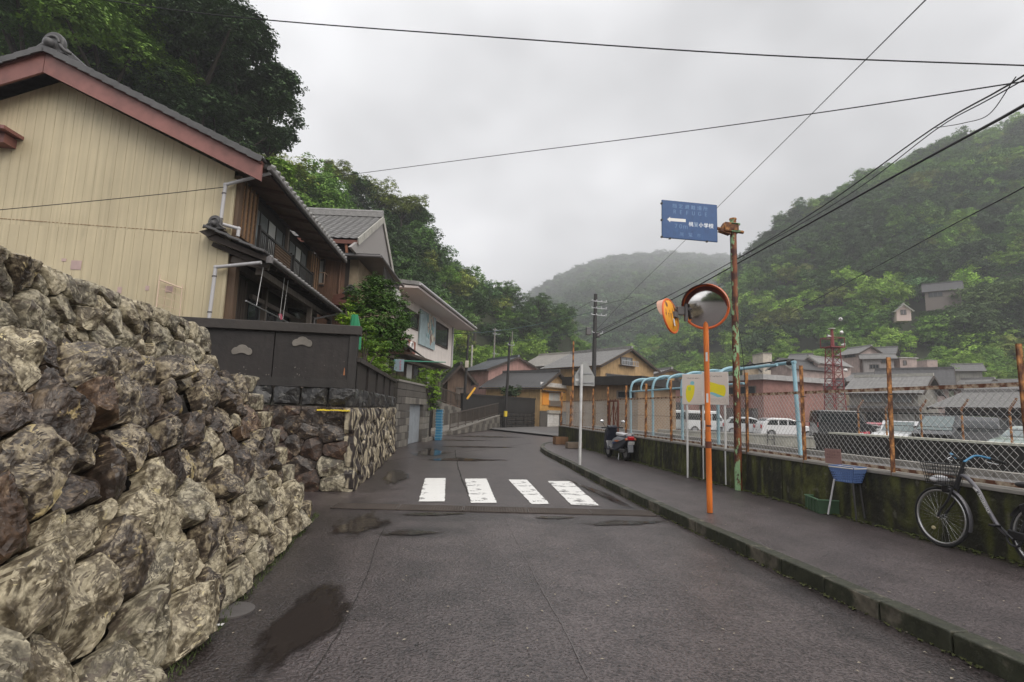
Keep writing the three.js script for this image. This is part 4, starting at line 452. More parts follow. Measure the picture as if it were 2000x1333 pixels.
{ // block store at the roadside
  const H = thing('block_store', 'small store of rough grey concrete blocks with a plain grey door beside the road', 'shed', null, [-1.13, 0, -20.5], R(-12)), F = fr(H);
  const d0 = F.X(799, 830, 0).z, d1 = F.X(825, 830, 0).z, dy = F.X(800, 787, 0).y, zE = F.X(838, 830, 0).z, top = 2.52, r = rngOf(66), n = 9, ch = top / n;
  part(H, 'core', [span(-2.6, -0.3, 0, top - 0.02, zE, -0.3)], M.earthAndPitShade);
  for (let k = 0; k < n; k++) { const y0 = k * ch; let z = 0.0 - (k % 2 ? 0.0 : 0.0); let i = 0; while (z > zE + 0.05) { const L = k > 6 ? 1.25 : (i === 0 && k % 2 ? 0.3 : 0.6); let z1 = Math.max(z - L, zE); const inDoor = y0 + ch * 0.5 < dy && z1 < d0 && z > d1; if (inDoor) { if (z > d0 + 0.05) { z1 = d0; } else { z = d1; continue; } } part(H, 'block', rb(0.3, ch - 0.012, z - z1 - 0.012, 0.012).translate(-0.15 + (r() - 0.5) * 0.02, y0 + ch / 2, (z + z1) / 2), k > 6 || r() < 0.3 ? M.blockDark : M.block); z = z1; i++; }
    for (let j = 0; j < 3; j++) part(H, 'block', rb(0.6, ch - 0.012, 0.28, 0.012).translate(-0.6 - j * 0.62, y0 + ch / 2, -0.14 + (r() - 0.5) * 0.02), M.blockDark); }
  part(H, 'door', [span(-0.2, -0.15, 0.02, dy, d1, d0)], mat([0.3, 0.33, 0.36], 0.5, { map: T.grime })); part(H, 'lintel', [span(-0.28, -0.01, dy, dy + 0.04, d1 - 0.05, d0 + 0.05)], M.concDark); part(H, 'roof_slab', [span(-2.7, 0.04, top, top + 0.08, zE - 0.05, 0.04)], M.conc); part(H, 'door_step', [span(0.0, 0.16, 0, 0.16, zE - 0.6, d1)], M.block);
  const w = thing('gate_pillar', 'dark weathered concrete pillar between the block store and the stacked crates', 'pillar', null, H.position, H.rotation.y); part(w, 'shaft', [rb(0.5, 2.1, 0.6, 0.03, -0.35, 1.05, zE - 0.75)], M.concDark); part(w, 'cap', [rb(0.6, 0.12, 0.7, 0.02, -0.35, 2.15, zE - 0.75)], M.concDark);
  const q = gnd(856, 860); for (let i = 0; i < 11; i++) { const o = thing('plastic_tray', `blue plastic tray, ${['lowest', 'second', 'third', 'fourth', 'fifth', 'sixth', 'seventh', 'eighth', 'ninth', 'tenth', 'topmost'][i]} from the ground in the stack by the pillar`, 'tray', 'blue plastic trays stacked beside the pillar', [q.x + (rngOf(i)() - 0.5) * 0.03, 0.01 + i * 0.135, q.z], R(-12)); part(o, 'tray_body', [span(-0.13, 0.13, 0, 0.02, -0.2, 0.2), span(-0.13, -0.11, 0.02, 0.1, -0.2, 0.2), span(0.11, 0.13, 0.02, 0.1, -0.2, 0.2), span(-0.11, 0.11, 0.02, 0.1, -0.2, -0.18), span(-0.11, 0.11, 0.02, 0.1, 0.18, 0.2)], mat([0.05, 0.24, 0.42], 0.5)); part(o, 'rim', [span(-0.16, 0.16, 0.1, 0.125, 0.18, 0.23), span(-0.16, 0.16, 0.1, 0.125, -0.23, -0.18), span(0.11, 0.16, 0.1, 0.125, -0.18, 0.18), span(-0.16, -0.11, 0.1, 0.125, -0.18, 0.18)], mat([0.2, 0.4, 0.52], 0.5)); }
}
{ // switchback ramp with railings
  const a = gnd(880, 850), b = gnd(975, 838), H = thing('access_ramp', 'switchback ramp of concrete blocks with brown railings leading up from the road', 'ramp', null, [a.x, 0, a.z], Math.atan2(-(b.x - a.x), -(b.z - a.z))), F = fr(H), L = a.distanceTo(b), h0 = F.X(880, 843, 0).y, h1 = F.X(974, 812, 0).y;
  const course = (z0, z1, x, ya, yb, name = 'block') => { const n = Math.max(1, Math.round((z0 - z1) / 0.8)); for (let i = 0; i < n; i++) { const p = lerp(z0, z1, i / n), q = lerp(z0, z1, (i + 1) / n); part(H, name, span(x - 0.15, x + (i % 3) * 0.004, ya, yb, q + 0.012, p - 0.012), i % 2 ? M.block : M.blockDark); } };
  part(H, 'ramp_wall', [prism([[0, 0], [L, 0], [L, h1], [0, h0]], 0.14).rotateY(Math.PI / 2).translate(-0.16, 0, 0)], M.block);
  for (let k = 0; k < 5; k++) { const y0 = k * 0.24, zs = -L * clamp((y0 + 0.24 - h0) / (h1 - h0)); if (L + zs > 0.5) course(zs, -L, 0.0, y0 + 0.006, Math.min(y0 + 0.23, h1 - 0.03)); }
  part(H, 'coping', beam([-0.08, h0 + 0.02, 0], [-0.08, h1 + 0.02, -L], 0.22, 0.09), M.conc);
  const rail = (x, p0, p1, hh, dx = 0) => { const g = part(H, 'railing', [beam([x, p0[0] + hh, p0[1]], [x + dx, p1[0] + hh, p1[1]], 0.06, 0.06), beam([x, p0[0] + 0.12, p0[1]], [x + dx, p1[0] + 0.12, p1[1]], 0.05, 0.05)], M.rail), len = Math.abs(p0[1] - p1[1]), n = Math.round(len / 0.16); for (let i = 0; i <= n; i++) { const t = i / n, z = lerp(p0[1], p1[1], t), y = lerp(p0[0], p1[0], t), big = i % 10 === 0; part(g, big ? 'railing_post' : 'baluster', rod([x + dx * t, y + (big ? 0 : 0.12), z], [x + dx * t, y + hh, z], big ? 0.03 : 0.013, big ? 0.03 : 0.013, 6), M.rail); } };
  rail(-0.1, [h0 + 0.06, -0.1], [h1 + 0.06, -L], 0.95);
  part(H, 'ramp_floor', [prism([[0, -0.1], [L, -0.1], [L, h1 - 0.25], [0, h0 - 0.02]], 1.6).rotateY(Math.PI / 2).translate(-1.8, 0, 0)], M.conc);
  const U = (px, py) => F.X(px, py, -1.8); const u0 = U(853, 783), u1 = U(932, 808); part(H, 'upper_wall', [prism([[-u0.z, 0], [-u1.z, 0], [-u1.z, u1.y], [-u0.z, u0.y]], 0.2).rotateY(Math.PI / 2).translate(-2.02, 0, 0)], M.block);
  for (let k = 0; k < 11; k++) { const y0 = k * 0.24; if (y0 + 0.24 > u0.y) break; const zt = y0 + 0.24 < u1.y ? u1.z : lerp(u0.z, u1.z, clamp((u0.y - y0 - 0.24) / (u0.y - u1.y))); if (u0.z - zt > 0.4) course(u0.z, zt, -1.8, y0 + 0.006, y0 + 0.234); }
  rail(-1.9, [u0.y, u0.z], [u1.y, u1.z], 0.95);
  part(H, 'end_wall', [span(-2.0, 0.02, 0, h1 + 0.1, -L - 0.15, -L)], M.block);
}
// ---------- houses farther off ----------
const base = (px, D) => { const p = at(px, 800, D); return V(p.x, 0, p.z); }, hgt = (px, py, D) => at(px, py, D).y;
// a gabled house whose front wall runs between two points, left to right as seen from the road
function house(name, label, s) {
  const p0 = base(...s.l), p1 = base(...s.r), L = p0.distanceTo(p1), H = thing(name, label, s.cat || 'house', s.group, [p0.x, 0, p0.z], Math.atan2(-(p1.z - p0.z), p1.x - p0.x));
  const y0 = s.y0 ?? 0.2, ye = s.eave, yr = s.ridge, dp = s.depth, o = s.over ?? 0.5, wm = s.wall, rm = s.roof || M.tileGrey, wave = s.wave || 0.34, q = s.q || 3, row = s.row || 0.32;
  if (s.kind === 'flat') {
    part(H, 'wall', [span(0, L, y0, ye, -dp, 0)], wm); part(H, 'roof', [span(-o, L + o, ye, ye + (s.edge || 0.3), -dp - o, o)], rm);
  } else if (s.kind === 'across') { // gable to the front
    part(H, 'wall', [prism([[0, y0], [L, y0], [L, ye], [L / 2, yr - 0.12], [0, ye]], dp).translate(0, 0, -dp)], wm);
    const k = (yr - ye) / (L / 2), e = ye - o * k; const roof = part(H, 'roof', [tiled([-o, e, o], [-o, e, -dp], [L / 2, yr, o], [L / 2, yr, -dp], wave, row, q, 0.035), tiled([L + o, e, o], [L + o, e, -dp], [L / 2, yr, o], [L / 2, yr, -dp], wave, row, q, 0.035)], rm);
    part(roof, 'ridge', [span(L / 2 - 0.12, L / 2 + 0.12, yr - 0.02, yr + 0.22, -dp, o)], rm);
    part(H, 'bargeboard', beam([L / 2, yr - 0.1, o], [-o, e - 0.1, o], 0.06, 0.18), s.trim || M.woodDark); part(H, 'bargeboard', beam([L / 2, yr - 0.1, o], [L + o, e - 0.1, o], 0.06, 0.18), s.trim || M.woodDark);
  } else {
    part(H, 'wall', [prism([[0, y0], [dp, y0], [dp, ye], [dp / 2, yr - 0.12], [0, ye]], L).rotateY(Math.PI / 2)], wm);
    const k = (yr - ye) / (dp / 2), e = ye - o * k; const roof = part(H, 'roof', [tiled([-o, e, o], [L + o, e, o], [-o, yr, -dp / 2], [L + o, yr, -dp / 2], wave, row, q, 0.035), tiled([-o, e, -dp - o], [L + o, e, -dp - o], [-o, yr, -dp / 2], [L + o, yr, -dp / 2], wave, row, q, 0.035)], rm);
    part(roof, 'ridge', [span(-o, L + o, yr - 0.02, yr + 0.24, -dp / 2 - 0.13, -dp / 2 + 0.13)], s.ridgeMat || rm);
    for (const x of [-o - 0.03, L + o + 0.03]) for (const zz of [o, -dp - o]) part(H, 'bargeboard', beam([x, yr - 0.1, -dp / 2], [x, e - 0.1, zz], 0.06, 0.2), s.trim || M.woodDark);
    part(H, 'fascia', [span(-o, L + o, e - 0.12, e - 0.02, o - 0.06, o - 0.02)], s.trim || M.woodDark);
  }
  for (const w of s.wins || []) { // [side, u0, u1, y0, y1, panes, pane material]
    const [side, u0, u1, a, b, n = 2, pm = M.glassDark, fm = M.woodGrey] = w, fr_ = (u) => (side === 'f' ? lerp(0, L, u) : lerp(0, dp, u)); const g0 = fr_(u0), g1 = fr_(u1);
    const put = (x0, x1, ya, yb, z0, z1) => (side === 'f' ? span(x0, x1, ya, yb, z0, z1) : side === 'l' ? span(-z1, -z0, ya, yb, -x1, -x0) : span(L + z0, L + z1, ya, yb, -x1, -x0));
    const f = part(H, 'window', [put(g0, g1, a - 0.08, a, 0, 0.1), put(g0, g1, b, b + 0.08, 0, 0.1), put(g0 - 0.08, g0, a - 0.08, b + 0.08, 0, 0.09), put(g1, g1 + 0.08, a - 0.08, b + 0.08, 0, 0.09)], fm);
    for (let i = 0; i < n; i++) part(f, 'pane', put(lerp(g0, g1, i / n) + 0.03, lerp(g0, g1, (i + 1) / n) - 0.03, a, b, 0.004, 0.04), pm);
  }
  H.userData.L = undefined; delete H.userData.L; return { H, L, F: fr(H) };
}
const pink = mat([0.5, 0.29, 0.25], 0.75, { map: T.streak }), pinkPale = mat([0.52, 0.4, 0.36], 0.75, { map: T.streak }), tanW = mat([0.56, 0.37, 0.18], 0.75, { map: T.streak }), orangeW = mat([0.66, 0.36, 0.1], 0.7, { map: T.grime }), brownW = mat([0.2, 0.13, 0.09], 0.75, { map: T.streak }), greyW = mat([0.34, 0.32, 0.28], 0.75, { map: T.streak }), beigeW = mat([0.58, 0.45, 0.3], 0.75, { map: T.grime }), pinkB = mat([0.36, 0.19, 0.16], 0.75, { map: T.grime });
const slate = mat([0.14, 0.15, 0.16], 0.5, { map: T.grime }), tileP = mat([0.42, 0.39, 0.35], 0.55, { map: T.grime });
{ // village at the end of the road
  const h = hgt;
  house('pink_house', 'faded pink boarded house with a smooth slate grey roof beyond the black wall', { l: [900, 60], r: [951, 55], kind: 'along', depth: 7, y0: 0, eave: h(925, 721, 57), ridge: h(950, 697, 58), wall: pink, roof: slate, over: 0.35, wins: [['r', 0.3, 0.6, 3, 4, 2]] });
  const C = house('garage_house', 'low tiled house with bright orange wall and white roller shutter at the road end', { l: [948, 54], r: [1054, 50], kind: 'along', depth: 5.2, y0: 0, eave: h(1010, 752, 51), ridge: h(1060, 727, 53), wall: tanW, roof: M.tile, over: 0.5, wave: 0.3, row: 0.28, wins: [['r', 0.28, 0.62, h(1085, 790, 51), h(1085, 769, 51), 2, M.curtain, M.white]] });
  { const H = C.H, L = C.L, y = (py) => h(1080, py, 51.5), rx = (u0, u1, a, b, z0, z1, n, m, ...k) => part(H, n, span(L + z0, L + z1, a, b, -u1, -u0), m);
    rx(0, 5.2, y(756), y(748), 0.0, 0.04, 'gable_band', M.white); rx(0.1, 5.1, y(758), y(757), 0, 0.3, 'gable_sill', M.tan);
    rx(0, 5.2, y(803), y(758), 0.002, 0.03, 'orange_wall', orangeW); rx(0.35, 1.4, y(792), y(768), 0.03, 0.1, 'shutter_panel', mat([0.75, 0.3, 0.04], 0.6)); rx(1.4, 3.6, y(794), y(783), 0.1, 0.22, 'window_rail', M.steel); rx(0.2, 3.7, y(766), y(764), 0.03, 0.5, 'window_hood', M.woodDark);
    rx(0, 5.2, 0, y(804), 0.0, 0.1, 'stone_base', M.blockDark); rx(1.2, 3.2, 0.02, y(808), 0.1, 0.14, 'roller_shutter', M.white); rx(1.1, 3.3, y(808), y(802), 0.1, 0.3, 'shutter_box', M.concPale);
    const g = rx(1.15, 3.25, 0.1, 0.12, 0.14, 0.16, 'shutter_slat', M.concPale); for (let k = 1; k < 8; k++) rx(1.22, 3.18, k * 0.2, k * 0.2 + 0.02, 0.14, 0.15, 'shutter_slat', M.concPale);
  }
  house('tiled_house', 'small house with a pale grey tiled roof behind the orange garage house', { l: [1020, 70], r: [1082, 66], kind: 'along', depth: 7, y0: 0, eave: h(1050, 711, 67), ridge: h(1070, 690, 70), wall: greyW, roof: tileP });
  const D = house('balcony_house', 'tan house with large grey tiled roof and gable balcony beside the utility pole', { l: [1066, 56], r: [1172, 50], kind: 'along', depth: 8, y0: 0, eave: h(1110, 713, 53), ridge: h(1150, 683, 55), wall: tanW, roof: M.tileGrey, over: 0.5, wins: [['r', 0.36, 0.56, h(1195, 710, 51), h(1195, 695, 51), 2, M.glassPale], ['r', 0.1, 0.7, h(1195, 736, 50), h(1195, 730, 50), 4, M.glassDark], ['f', 0.55, 0.8, h(1120, 733, 52), h(1120, 724, 52), 2, M.curtain]] });
  part(D.H, 'balcony', [span(D.L + 0.05, D.L + 0.5, h(1195, 711, 51), h(1195, 710, 51), -5, -2.5)].concat(Array.from({ length: 10 }, (_, i) => span(D.L + 0.44, D.L + 0.48, h(1195, 710, 51), h(1195, 702, 51), -2.6 - i * 0.26, -2.55 - i * 0.26))).concat([span(D.L + 0.43, D.L + 0.49, h(1195, 702, 51), h(1195, 701, 51), -5, -2.5)]), M.steel);
  house('small_tiled_house', 'little house with grey tiled roof right of the balcony house', { l: [1226, 62], r: [1262, 58], kind: 'along', depth: 6, y0: 0, eave: h(1245, 737, 60), ridge: h(1250, 722, 61), wall: tanW, roof: M.tileGrey, over: 0.4 });
  const f = house('flat_roofed_store', 'flat roofed store with stained tan walls and black fascia behind the fence', { l: [1117, 36], r: [1246, 33], kind: 'flat', depth: 6, y0: 0, eave: h(1180, 752, 34), edge: 0.55, wall: mat([0.36, 0.24, 0.14], 0.8, { map: T.streak }), roof: M.concDark, cat: 'building', wins: [['f', 0.72, 0.95, h(1220, 776, 33), h(1220, 765, 33), 2, M.glassDark]] });
  house('cream_building', 'plain cream building with small dark windows behind the blue pipe frame', { l: [1258, 44], r: [1296, 44], kind: 'flat', depth: 6, y0: 0, eave: h(1275, 755, 44), edge: 0.15, wall: mat([0.62, 0.54, 0.36], 0.75, { map: T.grime }), roof: M.concDark, cat: 'building', wins: [['f', 0.2, 0.75, h(1275, 790, 44), h(1275, 782, 44), 3], ['f', 0.15, 0.6, h(1275, 775, 44), h(1275, 766, 44), 2]] });
  house('brown_shed', 'dark reddish brown shed between the cream building and the notice boards', { l: [1296, 47], r: [1350, 46], kind: 'across', depth: 6, y0: 0, eave: h(1310, 760, 46), ridge: h(1320, 742, 46), wall: pinkB, roof: M.tileDark, cat: 'shed', wins: [['f', 0.2, 0.7, 1.8, 2.6, 3]] });
  house('dark_shed', 'dark timber shed with a lean roof beside the white building', { l: [872, 43.5], r: [918, 44], kind: 'across', depth: 3, y0: 0, eave: h(900, 738, 44), ridge: h(890, 712, 44), wall: brownW, roof: M.tileDark, cat: 'shed', over: 0.5, wins: [['f', 0.4, 0.7, 2.3, 3.2, 2, M.woodGrey]] });
  // black wall along the far bend
  const a = gnd(972, 838), b = gnd(1044, 836), c = gnd(1068, 836), W = thing('black_wall', 'long black rendered wall with rough stone base along the far bend', 'wall', null, [a.x, 0, a.z], Math.atan2(-(b.z - a.z), b.x - a.x)), L = a.distanceTo(b);
  part(W, 'upper_wall', [span(-5, L, 1.3, 2.55, -0.2, 0)], mat([0.03, 0.028, 0.027], 0.6, { map: T.streak })); part(W, 'coping', span(-5, L + 0.05, 2.55, 2.68, -0.26, 0.06), M.concDark);
  const r = rngOf(9); for (let k = 0; k < 4; k++) for (let i = 0; i < 9; i++) part(W, 'stone', rb(L / 9 - 0.02, 0.3, 0.3, 0.05, (i + 0.5) * L / 9, 0.16 + k * 0.32, -0.1 + (r() - 0.5) * 0.05), M.rockBlack);
  part(W, 'core', span(-5, L, 0, 1.3, -0.5, -0.12), M.earthAndPitShade);
}
// utility poles
function pole(label, px, D, topPy, arms, r = 0.16, m = M.concDark, opt = {}) {
  const p = base(px, D), top = hgt(px, topPy, D), t = thing('utility_pole', label, 'utility pole', null, [p.x, 0, p.z], opt.turn || 0);
  part(t, 'shaft', rod([0, 0, 0], [opt.lean || 0, top, 0], r, r * 0.72, 12), m);
  arms.forEach(([py, w, n], i) => { const y = hgt(px, py, D), x0 = (opt.lean || 0) * y / top, c = part(t, 'crossarm', beam([x0 - w * 0.3, y, 0.12], [x0 + w * 0.75, y - 0.05, 0.12], 0.05, 0.05), M.steel); for (let k = 0; k < n; k++) { const x = x0 - w * 0.28 + w * k / Math.max(1, n - 1); part(c, 'insulator', rod([x, y, 0.12], [x, y + 0.13, 0.12], 0.04, 0.03, 8), M.steel); } });
  return t;
}
{
  const A = pole('tall dark utility pole with three crossarms rising behind the triangular sign', 1158, 42, 568, [[583, 1.2, 4], [597, 1.2, 4], [611, 1.2, 4], [647, 0.8, 2]], 0.2, mat([0.035, 0.032, 0.03], 0.7), { lean: 0.12 });
  part(A, 'junction_box', [rb(0.4, 0.6, 0.35, 0.04, -0.45, hgt(1158, 645, 42), 0), rb(0.25, 0.4, 0.3, 0.04, 0.35, hgt(1158, 652, 42), 0.05)], M.pvcDark);
  const B = pole('dark pole with a cream meter box beside the white building corner', 905, 41, 652, [], 0.12, M.blackWood, { lean: 0.15 }); part(B, 'meter_box', rb(0.28, 0.55, 0.2, 0.03, 0.1, hgt(905, 711, 41), 0.16), M.cream);
  const Cp = pole('dark pole with a yellow marker band standing before the black wall', 987, 44, 655, [[672, 0.5, 2]], 0.13, M.blackWood, { lean: 0.2 }); part(Cp, 'marker_band', rod([0.02, 1.0, 0], [0.03, 1.45, 0], 0.15, 0.15, 12), mat([0.75, 0.55, 0.05], 0.5));
  pole('rusty steel pole standing left of the triangular sign', 1118, 28, 665, [], 0.06, M.rust); pole('distant pole with white insulators rising behind the pink house', 961, 75, 638, [[642, 1.0, 3], [650, 1.0, 3], [690, 0.8, 3]], 0.14, M.conc); pole('short pale pole above the slate roof, left of the insulator pole', 917, 66, 672, [], 0.16, M.concPale); pole('thin distant pole above the garage house roof', 996, 78, 645, [], 0.09, M.conc);
  const g0 = at(928, 758, 38), g1 = at(912, 780, 37.5); solo('wire_guard', 'yellow plastic guard tube on a slanting stay wire above the ramp', 'guard', null, rod(g0, g1, 0.075, 0.075, 10), mat([0.8, 0.42, 0.03], 0.5)); solo('stay_wire', 'thin stay wire running down through the yellow guard tube', 'wire', null, rod(at(935, 748, 38.2), at(908, 786, 37.3), 0.014), M.cable);
}
// ---------- the far bank on the right ----------
const FB = [base(1200, 37), base(1612, 30.4), base(1600, 26.5), base(1760, 23), base(1900, 20), base(2150, 15.5)].map((p) => [p.x, p.z]);
struct('parking_ground', flat([[8.6, -30], FB[0], FB[1], [FB[2][0] + 1, FB[2][1] - 2], FB[3], FB[4], FB[5], [90, -10], [140, -120], [20, -150], [-10, -90], [5, -40]], 0.1), GREY);
{
  const seg = (name, label, p, D, yt, yb, th, m, m2) => { const a = base(p[0], D[0]), b = base(p[1], D[1]), t = thing(name, label, 'wall', null, [a.x, 0, a.z], Math.atan2(-(b.z - a.z), b.x - a.x)), L = a.distanceTo(b); part(t, 'wall_face', span(0, L, yb, yt - 0.08, -th, 0), m); part(t, 'coping', span(0, L + 0.02, yt - 0.08, yt, -th - 0.04, 0.05), m2); return { t, L }; };
  const w1 = seg('parapet_wall', 'pale concrete parapet along the far bank of the canal', [1225, 1612], [36.5, 30], hgt(1425, 845, 33), hgt(1425, 866, 33), 0.5, mat([0.58, 0.55, 0.46], 0.75, { map: T.streak }), M.concPale);
  part(w1.t, 'canal_face', span(-2, w1.L, -1.6, hgt(1425, 866, 33), -0.6, -0.05), M.moss); part(w1.t, 'ladder', [rod([w1.L * 0.745, -0.3, 0.08], [w1.L * 0.745, 0.9, 0.08], 0.025), rod([w1.L * 0.775, -0.3, 0.08], [w1.L * 0.775, 0.9, 0.08], 0.025), rod([w1.L * 0.745, 0.35, 0.08], [w1.L * 0.775, 0.35, 0.08], 0.02), rod([w1.L * 0.745, 0, 0.08], [w1.L * 0.775, 0, 0.08], 0.02)], M.darkGrey);
  const w2 = seg('quay_wall', 'black moss covered quay wall with a pale top edge behind the fence', [1618, 2150], [26, 15.8], 1.0, -1.4, 0.5, M.concDark, mat([0.62, 0.6, 0.5], 0.7));
  part(w2.t, 'wing', [prism([[0, -1.4], [0, 0.92], [-1.2, 0.92], [-0.6, -1.4]], 1.4).translate(0, 0, -1.5)], M.concDark);
  for (const [px, D] of [[1676, 24.6], [1730, 23.6], [1798, 22.3], [1878, 20.6], [1972, 18.8]]) { const p = base(px, D), o = thing('rail_post', `rusty bent topped post on the black quay wall, ${px < 1700 ? 'leftmost of the row' : px < 1760 ? 'second from the left' : px < 1850 ? 'third from the left' : px < 1950 ? 'fourth from the left' : 'rightmost in view'}`, 'post', 'rusty posts on the quay wall', [p.x, 1.0, p.z]); part(o, 'shaft', rod([0, 0, 0], [0, 1.15, 0], 0.035), M.rust); part(o, 'bent_top', rod([0, 1.15, 0], [0.22, 1.55, 0.1], 0.045), M.rustRail); }
  { const a = base(1590, 26.7), b = base(2150, 15.6); solo('rail_cable', 'dark horizontal rail strung along the rusty posts on the quay wall', 'rail', null, rod([a.x, 1.95, a.z], [b.x, 1.95, b.z], 0.025), M.cable); }
  house('pink_warehouse', 'big dusky pink warehouse with pale roof edge and a dark garage opening', { l: [1492, 47], r: [1610, 50], kind: 'flat', depth: 7, y0: 0.1, eave: hgt(1550, 745, 48), edge: 0.45, over: 0.5, wall: pinkB, roof: mat([0.42, 0.41, 0.4], 0.6, { map: T.grime }), cat: 'building', wins: [['l', 0.12, 0.62, hgt(1475, 770, 49), hgt(1475, 757, 49), 3], ['l', 0.1, 0.6, 0.2, hgt(1475, 800, 49), 1, M.pvcDark]] });
  house('hipped_pink_house', 'pale pink gabled house above the warehouse roof', { l: [1508, 78], r: [1548, 75], kind: 'across', depth: 9, y0: 0.1, eave: hgt(1528, 716, 76), ridge: hgt(1527, 700, 76), wall: pinkPale, roof: M.tile, trim: M.concPale });
  house('two_storey_house', 'narrow two storey house with pinkish walls left of the red mast', { l: [1571, 80], r: [1602, 78], kind: 'across', depth: 9, y0: 0.1, eave: hgt(1586, 706, 79), ridge: hgt(1586, 695, 79), wall: pinkPale, roof: M.tileGrey, trim: M.concPale, wins: [['f', 0.3, 0.7, hgt(1586, 713, 79), hgt(1586, 706, 79), 2], ['f', 0.3, 0.6, hgt(1586, 732, 79), hgt(1586, 724, 79), 2]] });
  house('hill_house', 'house with grey roof and pink gable highest above the red mast', { l: [1646, 91], r: [1684, 87], kind: 'along', depth: 4, y0: 4, eave: hgt(1665, 689, 89), ridge: hgt(1670, 678, 90), wall: pinkPale, roof: M.tileGrey, wins: [['f', 0.25, 0.8, hgt(1665, 697, 89), hgt(1665, 690, 89), 4]] });
  house('low_grey_house', 'low grey walled house with flat tiled roof right of the pink gable house', { l: [1692, 84], r: [1752, 82], kind: 'along', depth: 6, y0: 3, eave: hgt(1720, 699, 83), ridge: hgt(1720, 690, 84), wall: mat([0.46, 0.42, 0.4], 0.75, { map: T.streak }), roof: M.tileGrey, wins: [['f', 0.2, 0.5, hgt(1720, 719, 83), hgt(1720, 712, 83), 3], ['f', 0.6, 0.85, hgt(1720, 708, 83), hgt(1720, 702, 83), 2]] });
  house('pink_shed', 'small pale pink shed with a slanting roof at the foot of the terraces', { l: [1764, 84], r: [1797, 84], kind: 'flat', depth: 4, y0: 4, eave: hgt(1780, 699, 84), edge: 0.15, over: 0.2, wall: pinkPale, roof: M.concPale, cat: 'shed', wins: [['f', 0.2, 0.36, hgt(1775, 712, 84), hgt(1775, 704, 84), 1, M.pvcDark]] });
  house('tiny_shed', 'tiny grey box shed right of the pale pink shed', { l: [1818, 86], r: [1838, 86], kind: 'flat', depth: 3, y0: 5, eave: hgt(1828, 703, 86), edge: 0.1, over: 0.05, wall: pinkPale, roof: M.conc, cat: 'shed' });
  house('large_tiled_house', 'large house with broad dark tiled roof behind the pale ridged roof', { l: [1722, 65], r: [1856, 61], kind: 'along', depth: 7, y0: 0.1, eave: hgt(1790, 752, 63), ridge: hgt(1800, 722, 66), wall: pinkPale, roof: M.tile, over: 0.7 });
  const W = house('grey_two_storey_house', 'grey two storey house with white ridged tiled roof and rows of windows behind the fence', { l: [1660, 49], r: [1795, 45], kind: 'along', depth: 6, y0: 0.1, eave: hgt(1725, 765, 48), ridge: hgt(1740, 739, 51), wall: greyW, roof: M.tileGrey, ridgeMat: M.concPale, over: 0.5, wins: [['f', 0.2, 0.5, hgt(1725, 787, 48), hgt(1725, 773, 48), 4, M.glassPale], ['f', 0.55, 0.92, hgt(1725, 787, 48), hgt(1725, 773, 48), 5, M.glassPale], ['f', 0.25, 0.5, hgt(1725, 825, 48), hgt(1725, 808, 48), 3], ['f', 0.6, 0.95, hgt(1725, 828, 48), hgt(1725, 808, 48), 4, M.curtain]] });
  part(W.H, 'pent_roof', [tiled([-0.3, hgt(1725, 800, 48), 1.2], [W.L + 0.3, hgt(1725, 800, 48), 1.2], [-0.3, hgt(1725, 794, 48), 0], [W.L + 0.3, hgt(1725, 794, 48), 0], 0.34, 0.3, 3)], M.tile);
  house('stacked_house', 'tiled house just right of the red mast, below the pink gable house', { l: [1652, 74], r: [1700, 71], kind: 'along', depth: 5, y0: 0.1, eave: hgt(1676, 742, 72), ridge: hgt(1676, 730, 74), wall: beigeW, roof: M.tileGrey, wins: [['f', 0.2, 0.7, hgt(1676, 756, 72), hgt(1676, 748, 72), 3]] });
  house('stacked_house', 'low house with brownish wall directly left of the red mast above the warehouse', { l: [1582, 68], r: [1640, 66], kind: 'along', depth: 5, y0: 0.1, eave: hgt(1610, 752, 67), ridge: hgt(1610, 742, 69), wall: greyW, roof: M.tile });
  house('stacked_house', 'little pale gabled house half hidden in shrubs above the dark tiled roof', { l: [1688, 88], r: [1716, 87], kind: 'across', depth: 4, y0: 2, eave: hgt(1700, 725, 88), ridge: hgt(1702, 713, 88), wall: mat([0.4, 0.36, 0.33], 0.75, { map: T.streak }), roof: M.tileGrey });
  house('stacked_house', 'pale walled house with tiled roof farthest right below the terraces', { l: [1925, 68], r: [1990, 66], kind: 'along', depth: 5, y0: 0.1, eave: hgt(1960, 757, 67), ridge: hgt(1960, 744, 69), wall: pinkPale, roof: M.tileGrey });
  house('stacked_house', 'pale house with grey roof left of the two storey house above the warehouse', { l: [1545, 94], r: [1580, 92], kind: 'along', depth: 4, y0: 1, eave: hgt(1562, 702, 93), ridge: hgt(1562, 691, 94), wall: pinkPale, roof: M.tileMid });
  house('stacked_house', 'small beige house peeping out between the blue frame and the hut at the wood edge', { l: [1452, 88], r: [1484, 87], kind: 'across', depth: 4, y0: 0.1, eave: hgt(1468, 720, 88), ridge: hgt(1468, 706, 88), wall: beigeW, roof: M.tileMid });
  house('stacked_house', 'uppermost pale house right of the pink gable house against the wood', { l: [1712, 97], r: [1752, 95], kind: 'along', depth: 4, y0: 5, eave: hgt(1732, 688, 96), ridge: hgt(1732, 677, 97), wall: pinkPale, roof: M.tileMid });
  house('stacked_house', 'grey roofed house at the foot of the terraces left of the right edge', { l: [1868, 90], r: [1925, 88], kind: 'along', depth: 4, y0: 3, eave: hgt(1895, 722, 89), ridge: hgt(1895, 711, 90), wall: greyW, roof: M.tileMid });
  house('side_tiled_house', 'small tiled house tucked between the two big dark roofs', { l: [1866, 62], r: [1912, 60], kind: 'along', depth: 6, y0: 0.1, eave: hgt(1890, 758, 61), ridge: hgt(1890, 740, 62), wall: pinkPale, roof: M.tileGrey });
